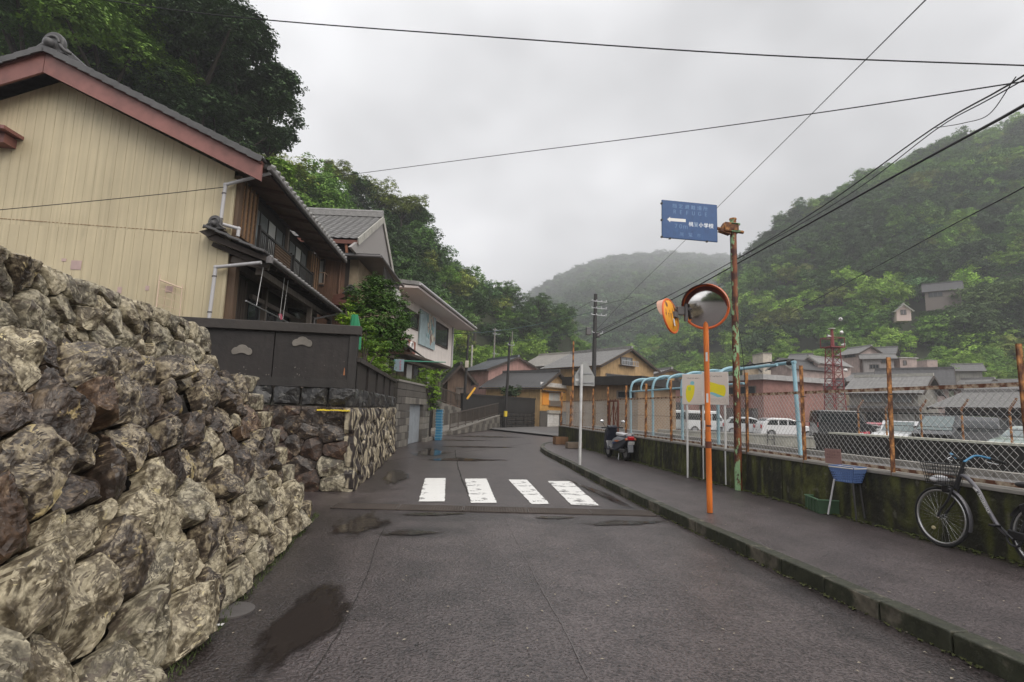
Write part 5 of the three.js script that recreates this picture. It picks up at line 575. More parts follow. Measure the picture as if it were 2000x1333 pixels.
  house('dark_hall', 'dark walled hall with wide grey tiled roof at the right behind the fence', { l: [1846, 42], r: [2060, 36], kind: 'along', depth: 8, y0: 0.1, eave: hgt(1950, 792, 39), ridge: hgt(1950, 766, 42), wall: M.blackWood, roof: M.tileGrey, over: 0.8, wins: [['f', 0.1, 0.9, 0.6, 2, 8, M.glassPale]] });
  house('upper_hall', 'second hall roof rising behind the dark hall at the right edge', { l: [1905, 50], r: [2080, 46], kind: 'along', depth: 8, y0: 0.1, eave: hgt(1980, 770, 48), ridge: hgt(1980, 748, 50), wall: M.blackWood, roof: M.tileGrey, over: 0.8 });
  house('hillside_hut', 'small pink fronted hut alone among the trees on the right hillside', { l: [1763, 114], r: [1792, 113], kind: 'across', depth: 4, y0: hgt(1776, 624, 114), eave: hgt(1776, 601, 114), ridge: hgt(1776, 590, 114), wall: mat([0.6, 0.46, 0.42], 0.7), roof: M.concPale, trim: M.concPale, wins: [['f', 0.3, 0.65, hgt(1776, 611, 114), hgt(1776, 602, 114), 2, M.pvcDark]] });
  house('hillside_long_house', 'long low house with grey roof high among the trees on the right hillside', { l: [1822, 122], r: [1895, 118], kind: 'along', depth: 4, y0: hgt(1860, 600, 120), eave: hgt(1860, 558, 120), ridge: hgt(1870, 545, 121), wall: mat([0.22, 0.18, 0.16], 0.7), roof: M.tile, over: 0.5, wins: [['f', 0.1, 0.5, hgt(1845, 572, 120), hgt(1845, 563, 120), 3]] });
  house('lone_wall_hut', 'plain cream hut at the edge of the wood above the pipe frame', { l: [1493, 92], r: [1511, 92], kind: 'flat', depth: 4, y0: 4, eave: hgt(1500, 689, 92), edge: 0.12, over: 0.1, wall: M.cream, roof: M.conc, cat: 'shed' });
  // red lattice mast
  const p = base(1632, 43), t = thing('lattice_mast', 'red and white lattice mast with loudspeakers among the houses', 'mast', null, [p.x, 0, p.z]), H = hgt(1626, 640, 43), yp = hgt(1626, 678, 43), red = mat([0.2, 0.035, 0.035], 0.6), wb = 0.62, wt = 0.36;
  const wd = (y) => lerp(wb, wt, clamp(y / yp)), N = 11; for (const sx of [-1, 1]) for (const sz of [-1, 1]) part(t, 'leg', rod([sx * wb, 0, sz * wb], [sx * wt, yp, sz * wt], 0.048, 0.04, 6), red);
  for (let i = 0; i < N; i++) { const y0 = i * yp / N, y1 = (i + 1) * yp / N, a = wd(y0), b = wd(y1), m = i % 4 === 3 ? M.pinkTrim : red; part(t, 'bracing', [-1, 1].flatMap((s) => [rod([s * a, y0, -a], [s * b, y1, b], 0.022, 0.022, 5), rod([s * a, y0, a], [s * b, y1, -b], 0.022, 0.022, 5), rod([-a, y0, s * a], [b, y1, s * b], 0.022, 0.022, 5), rod([a, y0, s * a], [-b, y1, s * b], 0.022, 0.022, 5), rod([-b, y1, s * b], [b, y1, s * b], 0.022, 0.022, 5), rod([s * b, y1, -b], [s * b, y1, b], 0.022, 0.022, 5)]), m); }
  part(t, 'platform', [span(-0.6, 0.6, yp, yp + 0.08, -0.6, 0.6)].concat([-1, 1].flatMap((s) => [rod([s * 0.6, yp, -0.6], [s * 0.6, yp + 0.8, -0.6], 0.03), rod([s * 0.6, yp, 0.6], [s * 0.6, yp + 0.8, 0.6], 0.03), rod([-0.6, yp + 0.8, s * 0.6], [0.6, yp + 0.8, s * 0.6], 0.03), rod([s * 0.6, yp + 0.8, -0.6], [s * 0.6, yp + 0.8, 0.6], 0.03)])), red);
  part(t, 'top_mast', rod([0, yp, 0], [0, H, 0], 0.16, 0.1, 8), red); part(t, 'top_plate', rod([0, H, 0], [0, H + 0.07, 0], 0.28, 0.26, 12), M.concPale);
  for (const [x, y, a] of [[0.55, yp + 1.3, 0.4], [0.7, yp + 0.25, -0.3], [0.75, yp - 1.8, 0.2], [0.6, yp + 2.4, 0.9], [-0.5, yp + 0.9, 2.8]]) part(t, 'loudspeaker', new THREE.CylinderGeometry(0.15, 0.04, 0.28, 12, 1, true).rotateZ(-Math.PI / 2).rotateY(a).translate(x, y, 0.3), M.white);
}
// ---------- vehicles ----------
function car(label, px, D, turn, s) { // built nose towards +x
  const p = base(px, D), t = thing(s.name || 'parked_car', label, s.cat || 'car', 'vehicles in the car park', [p.x, 0.1, p.z], turn), L = s.L, w = s.w, h = s.h, bm = mat(s.color, 0.25, { phys: true, clearcoat: 0.8, clearcoatRoughness: 0.05 });
  const P = s.prof.map(([x, y]) => [x * L, y * h]), G = s.glass.map(([x, y]) => [x * L, y * h]);
  part(t, 'body', [prism(P, w, 0.07).translate(0, 0, -w / 2)], bm);
  part(t, 'windows', [prism(G, w + 0.012, 0.02).translate(0, 0, -w / 2 - 0.006)], M.glass);
  for (const f of s.pillars || []) part(t, 'pillar', span(f * L - 0.04, f * L + 0.04, s.glass[0][1] * h, s.top * h, -w / 2 - 0.012, w / 2 + 0.012), bm);
  const ws = s.screen; if (ws) part(t, 'windscreen', [quad([ws[0] * L, ws[1] * h, -w * 0.44], [ws[0] * L, ws[1] * h, w * 0.44], [ws[2] * L, ws[3] * h, w * 0.38], [ws[2] * L, ws[3] * h, -w * 0.38]).translate(0.03, 0.02, 0)], mat([0.2, 0.24, 0.24], 0.08));
  if (s.rear) part(t, 'rear_window', [quad([s.rear[0] * L, s.rear[1] * h, -w * 0.42], [s.rear[0] * L, s.rear[1] * h, w * 0.42], [s.rear[2] * L, s.rear[3] * h, w * 0.38], [s.rear[2] * L, s.rear[3] * h, -w * 0.38]).translate(-0.03, 0.02, 0)], M.glass);
  for (const x of s.wheels) for (const k of [-1, 1]) { const wh = part(t, 'wheel', new THREE.CylinderGeometry(0.31, 0.31, 0.2, 20).rotateX(Math.PI / 2).translate(x * L, 0.31, k * (w / 2 - 0.07)), M.rubber); part(wh, 'rim', new THREE.CylinderGeometry(0.19, 0.19, 0.21, 14).rotateX(Math.PI / 2).translate(x * L, 0.31, k * (w / 2 - 0.065)), M.steel); }
  for (const k of [-1, 1]) { part(t, 'headlight', rb(0.1, 0.14, 0.34, 0.04, L - 0.07, h * 0.46, k * w * 0.36), mat([0.7, 0.72, 0.72], 0.15)); part(t, 'tail_light', rb(0.08, 0.3, 0.16, 0.03, 0.03, h * 0.55, k * w * 0.43), mat([0.4, 0.02, 0.02], 0.25)); part(t, 'mirror', rb(0.1, 0.13, 0.2, 0.03, L * (s.mir || 0.66), h * 0.66, k * (w / 2 + 0.1)), bm); }
  part(t, 'bumper', [rb(0.14, 0.22, w * 0.96, 0.05, L - 0.04, 0.36, 0), rb(0.14, 0.22, w * 0.96, 0.05, 0.04, 0.36, 0)], s.bump ? M.darkGrey : bm); part(t, 'number_plate', rb(0.02, 0.16, 0.33, 0.004, -0.04, 0.55, 0), M.white);
  return t;
}
const hatch = { L: 4.2, w: 1.7, h: 1.5, prof: [[0, 0.18], [0.02, 0.55], [0.05, 0.72], [0.12, 0.95], [0.2, 1], [0.5, 0.99], [0.62, 0.88], [0.75, 0.66], [0.93, 0.56], [1, 0.42], [1, 0.18]], glass: [[0.1, 0.64], [0.16, 0.9], [0.5, 0.92], [0.6, 0.84], [0.7, 0.66]], top: 0.92, pillars: [0.3, 0.46], wheels: [0.18, 0.8], screen: [0.745, 0.665, 0.6, 0.9], rear: [0.05, 0.66, 0.12, 0.93] };
const boxy = { L: 4.4, w: 1.75, h: 1.8, prof: [[0, 0.18], [0, 0.6], [0.03, 0.97], [0.08, 1], [0.62, 1], [0.72, 0.64], [0.96, 0.57], [1, 0.45], [1, 0.18]], glass: [[0.04, 0.6], [0.06, 0.92], [0.6, 0.92], [0.68, 0.62]], top: 0.92, pillars: [0.28, 0.5], wheels: [0.18, 0.8], screen: [0.72, 0.64, 0.625, 0.96], rear: [0.0, 0.62, 0.02, 0.94], mir: 0.68 };
const van = { L: 3.4, w: 1.48, h: 1.9, prof: [[0, 0.16], [0, 0.95], [0.04, 1], [0.78, 1], [0.93, 0.6], [1, 0.5], [1, 0.16]], glass: [[0.04, 0.58], [0.05, 0.88], [0.78, 0.88], [0.88, 0.58]], top: 0.88, pillars: [0.36, 0.62], wheels: [0.2, 0.84], screen: [0.925, 0.6, 0.79, 0.96], rear: [0.0, 0.6, 0.0, 0.92], mir: 0.86 };
car('white hatchback parked before the pink warehouse, seen from its left side', 1478, 41, R(-14), { ...hatch, color: [0.78, 0.78, 0.78] });
car('white hatchback with red tail light partly hidden by the green pole', 1413, 44, R(-35), { ...hatch, color: [0.7, 0.72, 0.73] });
car('white boxy van seen through the fence behind the scooter', 1262, 46, R(-6), { ...van, L: 4.4, w: 1.7, color: [0.66, 0.7, 0.7], cat: 'van', name: 'parked_van' });
car('small white van behind the left notice board', 1335, 45, R(-8), { ...van, color: [0.75, 0.76, 0.76], cat: 'van', name: 'parked_van' });
car('dark grey box van with roof rack standing at the quay corner', 1588, 35, R(-20), { ...boxy, L: 3.9, w: 1.8, h: 2.1, color: [0.025, 0.026, 0.028], cat: 'van', name: 'parked_van', bump: 1 });
car('white car with roof rails beside the leaning rusty post', 1795, 31, R(206), { ...boxy, h: 1.55, color: [0.75, 0.75, 0.75] });
car('black van with a pale green windscreen behind the quay wall', 1912, 28.5, R(196), { ...van, L: 4.6, w: 1.75, h: 1.9, color: [0.018, 0.018, 0.02], cat: 'van', name: 'parked_van' });
car('silver green car at the right edge behind the fence', 2075, 25, R(190), { ...hatch, color: [0.3, 0.36, 0.33] });
car('low red car between the box van and the white car', 1728, 36, R(200), { ...hatch, h: 1.42, color: [0.4, 0.03, 0.05] });
// ---------- sea side: low wall, fence, poles and signs ----------
const WX = 6.36;
{
  const w = thing('low_wall', 'low mossy concrete wall carrying the chain link fence along the sidewalk', 'wall'); const r = rngOf(3);
  const joints = [-1.5, -4.6, -8.95, -12.4, -15.8, -19.2, -22.6, -25.6]; for (let i = 0; i + 1 < joints.length; i++) part(w, 'wall_section', span(WX, WX + 0.32, -0.1, 0.86, joints[i + 1] + 0.008, joints[i] - 0.008), M.moss);
  for (let i = 0; i + 1 < joints.length; i++) part(w, 'wall_top', rb(0.36, 0.05, joints[i] - joints[i + 1] - 0.014, 0.012, WX + 0.16, 0.883, (joints[i] + joints[i + 1]) / 2), M.conc);
  part(w, 'core', span(WX + 0.05, WX + 0.3, -0.1, 0.8, -25.6, -1.5), M.earthAndPitShade);
  struct('quay', [span(WX + 0.33, 8.4, -1.6, 0.84, -27, 3)], GREY);
  const q = struct('quay_edging', span(8.2, 8.21, 0.8, 0.81, -3, -2.99), M.concPale); for (let z = -3; z > -26; z -= 0.42) part(q, 'edging_block', span(8.2, 8.4, 0.84, 0.93, z - 0.4, z), M.conc);
  const g = []; for (let i = 0; i < 1500; i++) { const z = -2 - 23 * r(), x = WX - 0.02 - 0.22 * r() * r(), s = 0.008 + 0.02 * r(), y = 0.15 + 0.006; g.push(new THREE.TetrahedronGeometry(s, 0).scale(1.4, 0.6, 1.4).rotateY(r() * 6).translate(x, y, z)); } tag(part(scene, 'moss_clumps', g, mat([0.055, 0.065, 0.014], 0.9)), 'green moss growing along the foot of the low wall', 'moss', null, 'stuff');
  { const g2 = []; for (let i = 0; i < 700; i++) { const z = -3.2 - 18 * r(), x = kerbX(z) - 0.0 - 0.05 * r(), s = 0.006 + 0.014 * r(); g2.push(new THREE.TetrahedronGeometry(s, 0).scale(1.3, 0.7, 1.3).rotateY(r() * 6).translate(x, 0.012, z)); } tag(part(scene, 'kerb_moss', g2, mat([0.05, 0.055, 0.014], 0.9)), 'moss and grit gathered along the kerb foot', 'moss', null, 'stuff'); }
}
const PZ = [-3.2, -4.9, -6.63, -8.38, -10.04, -11.83, -13.44, -15.14, -16.72, -18.43, -20.2, -21.9, -23.6, -25.3];
{
  const f = thing('chain_link_fence', 'chain link fence with rusty angle posts and rails on the low mossy wall', 'fence'), r = rngOf(21), fx = 6.42, y0 = 0.97, y1 = 2.03;
  PZ.forEach((z, i) => { const h = 2.5 + 0.04 * (r() - 0.5), lean = (r() - 0.5) * 0.05, w = 0.062; const p = part(f, 'post', [beam([fx - 0.02, 0.86, z], [fx - 0.02 + lean, h, z + lean * 0.6], w, 0.012), beam([fx - 0.05, 0.86, z + w / 2 - 0.006], [fx - 0.05 + lean, h, z + w / 2 - 0.006 + lean * 0.6], 0.012, w)], M.rust); if (i > 0 && i < 8) part(p, 'tie_wire', new THREE.TorusGeometry(0.045, 0.006, 5, 12).rotateX(Math.PI / 2).translate(fx - 0.02, 1.98, z), M.darkGrey); });
  for (let i = 0; i + 1 < PZ.length; i++) {
    const a = PZ[i], b = PZ[i + 1]; part(f, 'top_rail', [span(fx + 0.01, fx + 0.018, y1 - 0.002, y1 + 0.045, b + 0.01, a - 0.01), span(fx + 0.018, fx + 0.055, y1 + 0.037, y1 + 0.045, b + 0.01, a - 0.01)], M.rustRail); part(f, 'bottom_rail', [span(fx + 0.01, fx + 0.018, y0 - 0.045, y0, b + 0.01, a - 0.01), span(fx + 0.018, fx + 0.055, y0 - 0.045, y0 - 0.037, b + 0.01, a - 0.01)], M.rustRail);
    const L = a - b, H = y1 - y0, g = [], pitch = 0.092, rad = i < 3 ? 0.0024 : i < 6 ? 0.003 : 0.004;
    const bend = (t, y) => { const k = (y - y0) / H; return [fx + 0.02 + 0.02 * Math.sin(Math.PI * k) * Math.sin(3 * t + i), 0.018 * Math.sin(k * 7 + i * 2 + t) * Math.sin(Math.PI * k)]; };
    for (const s of [1, -1]) for (let c = -H; c < L + H; c += pitch) { // the two families of slanting wires
      const n = 7; let last = null; for (let k = 0; k <= n; k++) { const y = lerp(y0, y1, k / n), t = c + s * (y - y0) * 0.92 + (s < 0 ? H * 0.0 : 0); if (t < 0 || t > L) { last = null; continue; } const [x, dz] = bend(t, y), p = [x + s * rad, y, a - t + dz]; if (last) g.push(rod(last, p, rad, rad, 4)); last = p; } }
    tag(part(f, 'wire_mesh', g, M.wire), null, null, null, 'stuff');
  }
  part(f, 'barbed_line', [rod([fx + 0.02, 1.55, PZ[0]], [fx + 0.02, 1.55, PZ[13]], 0.004, 0.004, 5)], M.darkGrey);
  const gx = fx - 0.04, G = part(f, 'gate', [[-17.45, -18.36]].flatMap(([a, b]) => [beam([gx, 0.95, a], [gx, 2.0, a], 0.05, 0.05), beam([gx, 0.95, b], [gx, 2.0, b], 0.05, 0.05), beam([gx, 2.0, a], [gx, 2.0, b], 0.05, 0.05), beam([gx, 0.97, a], [gx, 0.97, b], 0.05, 0.05), beam([gx, 0.97, (a + b) / 2], [gx, 2.0, (a + b) / 2], 0.04, 0.04), rod([gx, 0.97, a], [gx, 2, (a + b) / 2], 0.012), rod([gx, 2, a], [gx, 0.97, (a + b) / 2], 0.012), rod([gx, 0.97, b], [gx, 2, (a + b) / 2], 0.012)]), mat([0.18, 0.055, 0.03], 0.7, { map: T.grime }));
}
{ // pale blue pipe frame behind the fence
  const t = thing('pipe_frame', 'pale blue pipe awning frame with curved uprights standing behind the fence', 'frame'), x0 = 6.95, x1 = 7.75, yb = 2.8;
  part(t, 'beam', [rod([x1, yb, -19.2], [x1, yb, -10.35], 0.037), rod([x1 - 0.25, yb - 0.05, -19], [x1 - 0.25, yb - 0.05, -10.6], 0.03)], M.bluePipe); part(t, 'side_rail', rod([x0, 2.34, -17.8], [x0, 2.34, -11], 0.027), M.bluePipe);
  [-17.75, -16.85, -15.9, -14.9, -13.95, -13, -12.1].forEach((z, i) => { const full = i % 2 === 0; part(t, full ? 'upright' : 'short_arch', tube([[x0, full ? 0.84 : 2.34, z], [x0, full ? 1.7 : 2.4, z], [x0, 2.45, z], [x0 + 0.09, 2.66, z - 0.02], [x0 + 0.35, 2.78, z - 0.1], [x1, yb + 0.02, z - 0.3]], full ? 0.04 : 0.03, 8), M.bluePipe); });
  part(t, 'end_post', rod([x1, yb, -10.4], [x1 - 0.1, 0.84, -10.15], 0.042), M.bluePipe); part(t, 'coupling', [-19, -17, -15, -13, -11, -10.45].map((z) => rod([x1, yb, z], [x1, yb, z - 0.12], 0.06)), M.darkGrey); part(t, 'net_line', [rod([x1, yb + 0.06, -19.2], [x1, yb + 0.06, -10.4], 0.014), rod([x1 - 0.1, yb + 0.05, -19.2], [x1 - 0.12, yb + 0.05, -10.4], 0.01)], M.cable);
}
// lettering drawn stroke by stroke on a 100 x 100 square
const GLYPH = {
  指: '5,25 36,25;22,5 22,90 12,82;5,62 38,48;50,8 52,36 90,36 90,26;86,10 51,24;52,50 88,50 88,93 52,93 52,50;52,71 88,71', 定: '50,3 50,15;12,30 12,18 88,18 88,30;25,38 75,38;50,38 50,86;50,60 76,60;32,50 28,75 10,93;25,76 50,90 94,90',
  避: '12,10 20,20;5,38 22,38 15,60 25,80;4,93 25,82 96,93;34,10 60,10 60,30 34,30;34,10 34,55 28,76;40,45 58,45 58,70 40,70 40,45;79,4 79,14;65,16 96,16;72,22 75,33;88,22 84,33;64,36 97,36;68,54 94,54;80,36 80,80', 難: '5,18 48,18;18,8 18,28;36,8 36,28;12,35 42,35 42,52 12,52 12,35;27,28 27,72;8,62 46,62;4,75 49,75;27,74 8,96;27,74 48,96;65,5 54,32;61,25 61,96;79,5 81,20;61,23 95,23;61,46 92,46;61,69 92,69;61,93 98,93;78,23 78,93',
  場: '5,35 36,35;20,10 20,82;3,86 38,76;48,8 88,8 88,40 48,40 48,8;48,24 88,24;40,52 98,52;56,52 40,74;50,66 92,66 88,93 76,90;66,66 48,93;80,66 62,95', 所: '8,14 46,8;15,30 42,30 42,55 15,55;15,30 15,62 4,94;86,8 60,18 60,60 50,94;60,42 97,42;80,42 80,97',
  梶: '4,30 40,30;22,6 22,96;22,35 4,68;22,36 38,56;48,10 90,10 90,28 48,28;48,10 48,52 40,92;90,38 58,45;56,58 92,52;54,75 94,69;74,42 74,92 97,92 97,80', 賀: '8,18 42,18 39,44 31,42;25,4 22,30 6,47;58,12 88,12 88,40 58,40 58,12;27,50 75,50 75,84 27,84 27,50;27,61 75,61;27,72 75,72;38,86 16,98;62,86 86,98',
  小: '50,6 50,93 36,86;26,35 10,68;74,32 92,64', 学: '22,8 28,22;48,4 52,20;80,6 70,24;9,44 9,28 91,28 91,44;28,45 72,45 52,60 52,93 38,89;6,70 95,70', 校: '4,30 40,30;22,6 22,96;22,35 4,68;22,36 38,56;71,4 71,18;46,22 97,22;62,32 48,54;80,32 95,52;87,52 72,76 44,96;56,55 72,78 97,96',
  尾: '15,10 85,10 85,30 15,30;15,10 15,55 4,94;76,38 35,46;30,58 86,52;28,75 90,68;55,42 55,93 94,93 94,80', 鷲: '5,8 50,8;27,3 27,40;5,24 48,24;10,40 46,36;55,6 95,6;75,6 75,38;58,20 92,20;56,36 96,36;26,48 76,48 76,68 26,68;26,48 26,82 92,82 86,97;26,58 76,58;26,75 93,75;14,88 10,97;34,88 37,97;52,88 56,97', 市: '50,3 50,18;6,20 94,20;50,20 50,97;20,38 80,38 80,80 70,77;20,38 20,82',
};
function glyph(c, ch, x, y, s, sy = s) { c.beginPath(); for (const st of GLYPH[ch].split(';')) st.split(' ').forEach((p, i) => { const [a, b] = p.split(',').map(Number); c[i ? 'lineTo' : 'moveTo'](x + (a / 100 - 0.5) * s, y + (b / 100 - 0.5) * sy); }); c.stroke(); }
function canvasTex(w, h, draw) { const k = document.createElement('canvas'); k.width = w; k.height = h; draw(k.getContext('2d'), w, h); const t = new THREE.CanvasTexture(k); t.colorSpace = THREE.SRGBColorSpace; t.magFilter = THREE.LinearFilter; return t; }
function board(w, h) { return new THREE.PlaneGeometry(w, h); }
{ // green rusted pole and the refuge sign
  const t = thing('sign_pole', 'tall pale green steel pole eaten by brown rust carrying the blue sign', 'pole', null, [6.2, 0.15, -10.07]);
  part(t, 'shaft', new THREE.CylinderGeometry(0.066, 0.072, 5.6, 24, 1).translate(0, 2.8, 0), M.rustGreen, true); part(t, 'cap', new THREE.CylinderGeometry(0.074, 0.074, 0.03, 20).translate(0, 5.6, 0), M.rust);
  part(t, 'bracket_arm', [rod([-0.38, 5.36, 0.02], [0.24, 5.34, -0.02], 0.035), rb(0.16, 0.16, 0.16, 0.02, -0.17, 5.37, 0.03), rb(0.2, 0.2, 0.2, 0.02, -0.02, 5.4, 0), prism([[-0.34, 5.3], [-0.1, 5.24], [-0.08, 5.5], [-0.22, 5.5]], 0.12).translate(0, 0, -0.04)], M.rust); part(t, 'clamp', [rb(0.22, 0.05, 0.2, 0.012, 0, 5.47, 0), rb(0.22, 0.05, 0.2, 0.012, 0, 5.32, 0)], mat([0.2, 0.34, 0.16], 0.6, { map: T.grime }));
  part(t, 'thin_cable', tube([[-0.12, 5.3, 0.08], [-0.1, 4, 0.09], [0.1, 2.6, 0.1], [0.12, 0.2, 0.12]], 0.007, 5), M.cable);
  const a = onZ(1292, 391, -10.07), b = onZ(1400, 474, -10.07), W = 1.235, Hh = 0.815, cx = (a.x + b.x) / 2, cy = 5.615;
  const s = thing('refuge_sign', 'blue refuge direction sign with faded lettering and a white arrow on the rusted pole', 'sign', null, [cx, cy, -10.05]);
  part(s, 'panel', rb(W, Hh, 0.03, 0.008), mat([0.03, 0.085, 0.21], 0.45));
  part(s, 'edge_clip', [[-W / 2, 0.33], [-W / 2, -0.03], [-W / 2, -0.39], [-0.44, -Hh / 2], [0.38, -Hh / 2]].map(([x, y]) => bx(0.035, 0.035, 0.04, x, y, 0)), M.black);
  const map = canvasTex(1024, 676, (c, w, h) => {
    c.fillStyle = '#2f5486'; c.fillRect(0, 0, w, h); const r = rngOf(4); for (let i = 0; i < 260; i++) { c.fillStyle = `rgba(${r() < 0.5 ? '60,105,160' : '30,50,95'},${0.05 + 0.06 * r()})`; c.fillRect(r() * w, r() * h, 10 + 60 * r(), 6 + 90 * r()); }
    c.lineCap = 'round'; c.lineJoin = 'round'; const faint = 'rgba(150,180,215,0.55)';
    c.strokeStyle = faint; c.lineWidth = 6.5; [...'指定避難場所'].forEach((g, i) => glyph(c, g, (0.222 + i * 0.1135) * w, 0.125 * h, 88, 84));
    c.fillStyle = faint; c.font = '98px sans-serif'; c.textAlign = 'center'; c.textBaseline = 'middle'; [...'REFUGE'].forEach((g, i) => c.fillText(g, (0.222 + i * 0.1145) * w, 0.285 * h));
    c.font = '104px sans-serif'; [...'70m'].forEach((g, i) => c.fillText(g, (0.245 + i * 0.085) * w, 0.67 * h));
    c.lineWidth = 5.5; c.strokeStyle = 'rgba(150,180,215,0.42)'; [...'尾鷲市'].forEach((g, i) => glyph(c, g, (0.35 + i * 0.155) * w, 0.88 * h, 78, 74));
    c.fillStyle = '#eceae6'; c.beginPath(); [[0.085, 0.51], [0.14, 0.435], [0.14, 0.468], [0.423, 0.462], [0.423, 0.545], [0.14, 0.552], [0.14, 0.588]].forEach(([x, y], i) => c[i ? 'lineTo' : 'moveTo'](x * w, y * h)); c.fill();
    c.lineWidth = 10; [...'梶賀小学校'].forEach((g, i) => { c.strokeStyle = i === 1 ? 'rgba(215,225,235,0.6)' : '#e8ecf0'; c.lineWidth = i === 1 || i === 0 ? 8 : 11; glyph(c, g, (0.518 + i * 0.0925) * w, 0.585 * h, 86, 88); });
  });
  part(s, 'printed_face', board(W - 0.02, Hh - 0.02).translate(0, 0, 0.0165), mat([1, 1, 1], 0.45, { map }), true);
}
{ // traffic mirrors on the orange pole
  const t = thing('traffic_mirror', 'orange pole with two round convex traffic mirrors, one seen from behind', 'traffic mirror', null, [4.29, 0.15, -7.75]); const py = (y) => y - 0.15;
  part(t, 'pole', [rod([0, 0, 0], [-0.02, 3.0, 0], 0.043, 0.04, 20)], M.orange); part(t, 'band', [rod([-0.005, 0.96, 0], [-0.005, 1.06, 0], 0.0465, 0.0465, 20), rod([-0.004, 1.28, 0], [-0.004, 1.31, 0], 0.046, 0.046, 20)], mat([0.16, 0.05, 0.03], 0.7, { map: T.grime }));
  for (const y of [1.72, 2.36]) part(t, 'sticker', new THREE.CylinderGeometry(0.0442, 0.0442, 0.14, 12, 1, true, -0.9, 0.7).translate(-0.012, y, 0), M.white);
  part(t, 'bracket', [rod([-0.02, 2.85, 0], [-0.02, 3.3, -0.06], 0.035), rod([-0.5, 3.1, -0.08], [-0.02, 3.14, -0.06], 0.03), rb(0.12, 0.14, 0.08, 0.015, -0.42, 3.08, -0.06), rod([-0.32, 2.92, -0.06], [-0.32, 3.2, -0.06], 0.032)], M.pvcDark);
  const head = (pos, rx, ry, rz, front) => { const vd = front ? 0.24 : 0.16;
    const r = 0.33, m = new THREE.Matrix4().compose(V(...pos), new THREE.Quaternion().setFromEuler(new THREE.Euler(rx, ry, rz, 'YXZ')), front ? V(1, 1, 1) : V(0.8, 0.8, 0.8)), P = (g) => g.applyMatrix4(m);
    const shell = part(t, 'mirror_back', P(new THREE.LatheGeometry([[0.001, -0.085], [0.12, -0.08], [0.24, -0.055], [0.31, -0.02], [0.34, 0.005]].map(([a, b]) => new THREE.Vector2(a, b)), 48).rotateX(Math.PI / 2)), mat([1, 1, 1], 0.6, { map: tex(256, 0.5, (u, v) => { const s = pf(u, v, 4, 7, 5, 0.6), l = pn(u * 20, v * 3, 20, 8); return mixc([0.75, 0.33, 0.02], [0.16, 0.05, 0.015], step(0.55, 0.68, s * 0.5 + l * 0.5)); }) }));
    const cap = new THREE.SphereGeometry(1.15, 40, 24, 0, Math.PI * 2, 0, Math.asin(r / 1.15)).rotateX(Math.PI / 2).translate(0, 0, -1.15 * Math.cos(Math.asin(r / 1.15)) + 0.004); part(t, 'mirror_face', P(cap), mat([0.72, 0.7, 0.68], 0.12, { metalness: 1 }));
    part(shell, 'rim', P(new THREE.TorusGeometry(0.34, 0.02, 10, 56)), mat([0.72, 0.14, 0.03], 0.45));
    const vs = [], N = 40; for (const [k, rad] of [[0, 0.345], [1, 0.352]]) vs.push(grid(N, 4, (u, v) => { const a = lerp(-0.12, Math.PI + 0.12, u), d = vd * Math.sin(clamp(u, 0.0, 1) * Math.PI) ** 0.5 * v; return [Math.cos(a) * rad, Math.sin(a) * rad, d]; }));
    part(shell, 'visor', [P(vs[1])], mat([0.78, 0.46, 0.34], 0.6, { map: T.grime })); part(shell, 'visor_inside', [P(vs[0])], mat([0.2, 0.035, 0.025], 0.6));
    if (!front) part(shell, 'label', P(rb(0.05, 0.15, 0.01, 0.002, 0.08, -0.16, -0.085)), M.white); if (!front) part(shell, 'mount', P(rb(0.15, 0.12, 0.06, 0.01, 0.0, 0.0, -0.1)), M.pvcDark);
  };
  head([-0.05, py(3.3), 0.05], 0.2, -0.6, 0, true); head([-0.6, py(3.13), -0.02], 0.16, -2.42, 0.0, false);
}
{ // crosswalk sign seen from the back
  const c = onZ(1142, 716, -14.5), t = thing('crosswalk_sign', 'white post with a grey pentagonal road sign seen from the back', 'road sign', null, [4.19, 0.15, -14.43]); const x = c.x - 4.19;
  part(t, 'post', rod([0, 0, 0], [0.01, 2.76, 0], 0.04, 0.04, 16), M.white); part(t, 'sign_plate', [new THREE.ExtrudeGeometry(new THREE.Shape([[-0.29, -0.33], [0.29, -0.33], [0.29, -0.06], [0.24, 0.03], [0.06, 0.32], [0, 0.35], [-0.06, 0.32], [-0.24, 0.03], [-0.29, -0.06]].map((p) => new THREE.Vector2(...p))), { depth: 0.012, bevelEnabled: false }).translate(x, 2.5, -0.07)], mat([0.36, 0.36, 0.35], 0.5, { metalness: 0.2 })); part(t, 'channel', [span(x - 0.2, x + 0.27, 2.24, 2.28, -0.058, -0.04), span(x - 0.2, x + 0.2, 2.5, 2.54, -0.058, -0.04)], M.steel); part(t, 'sticker', span(x - 0.26, x - 0.16, 2.3, 2.36, -0.058, -0.054), M.white);
}
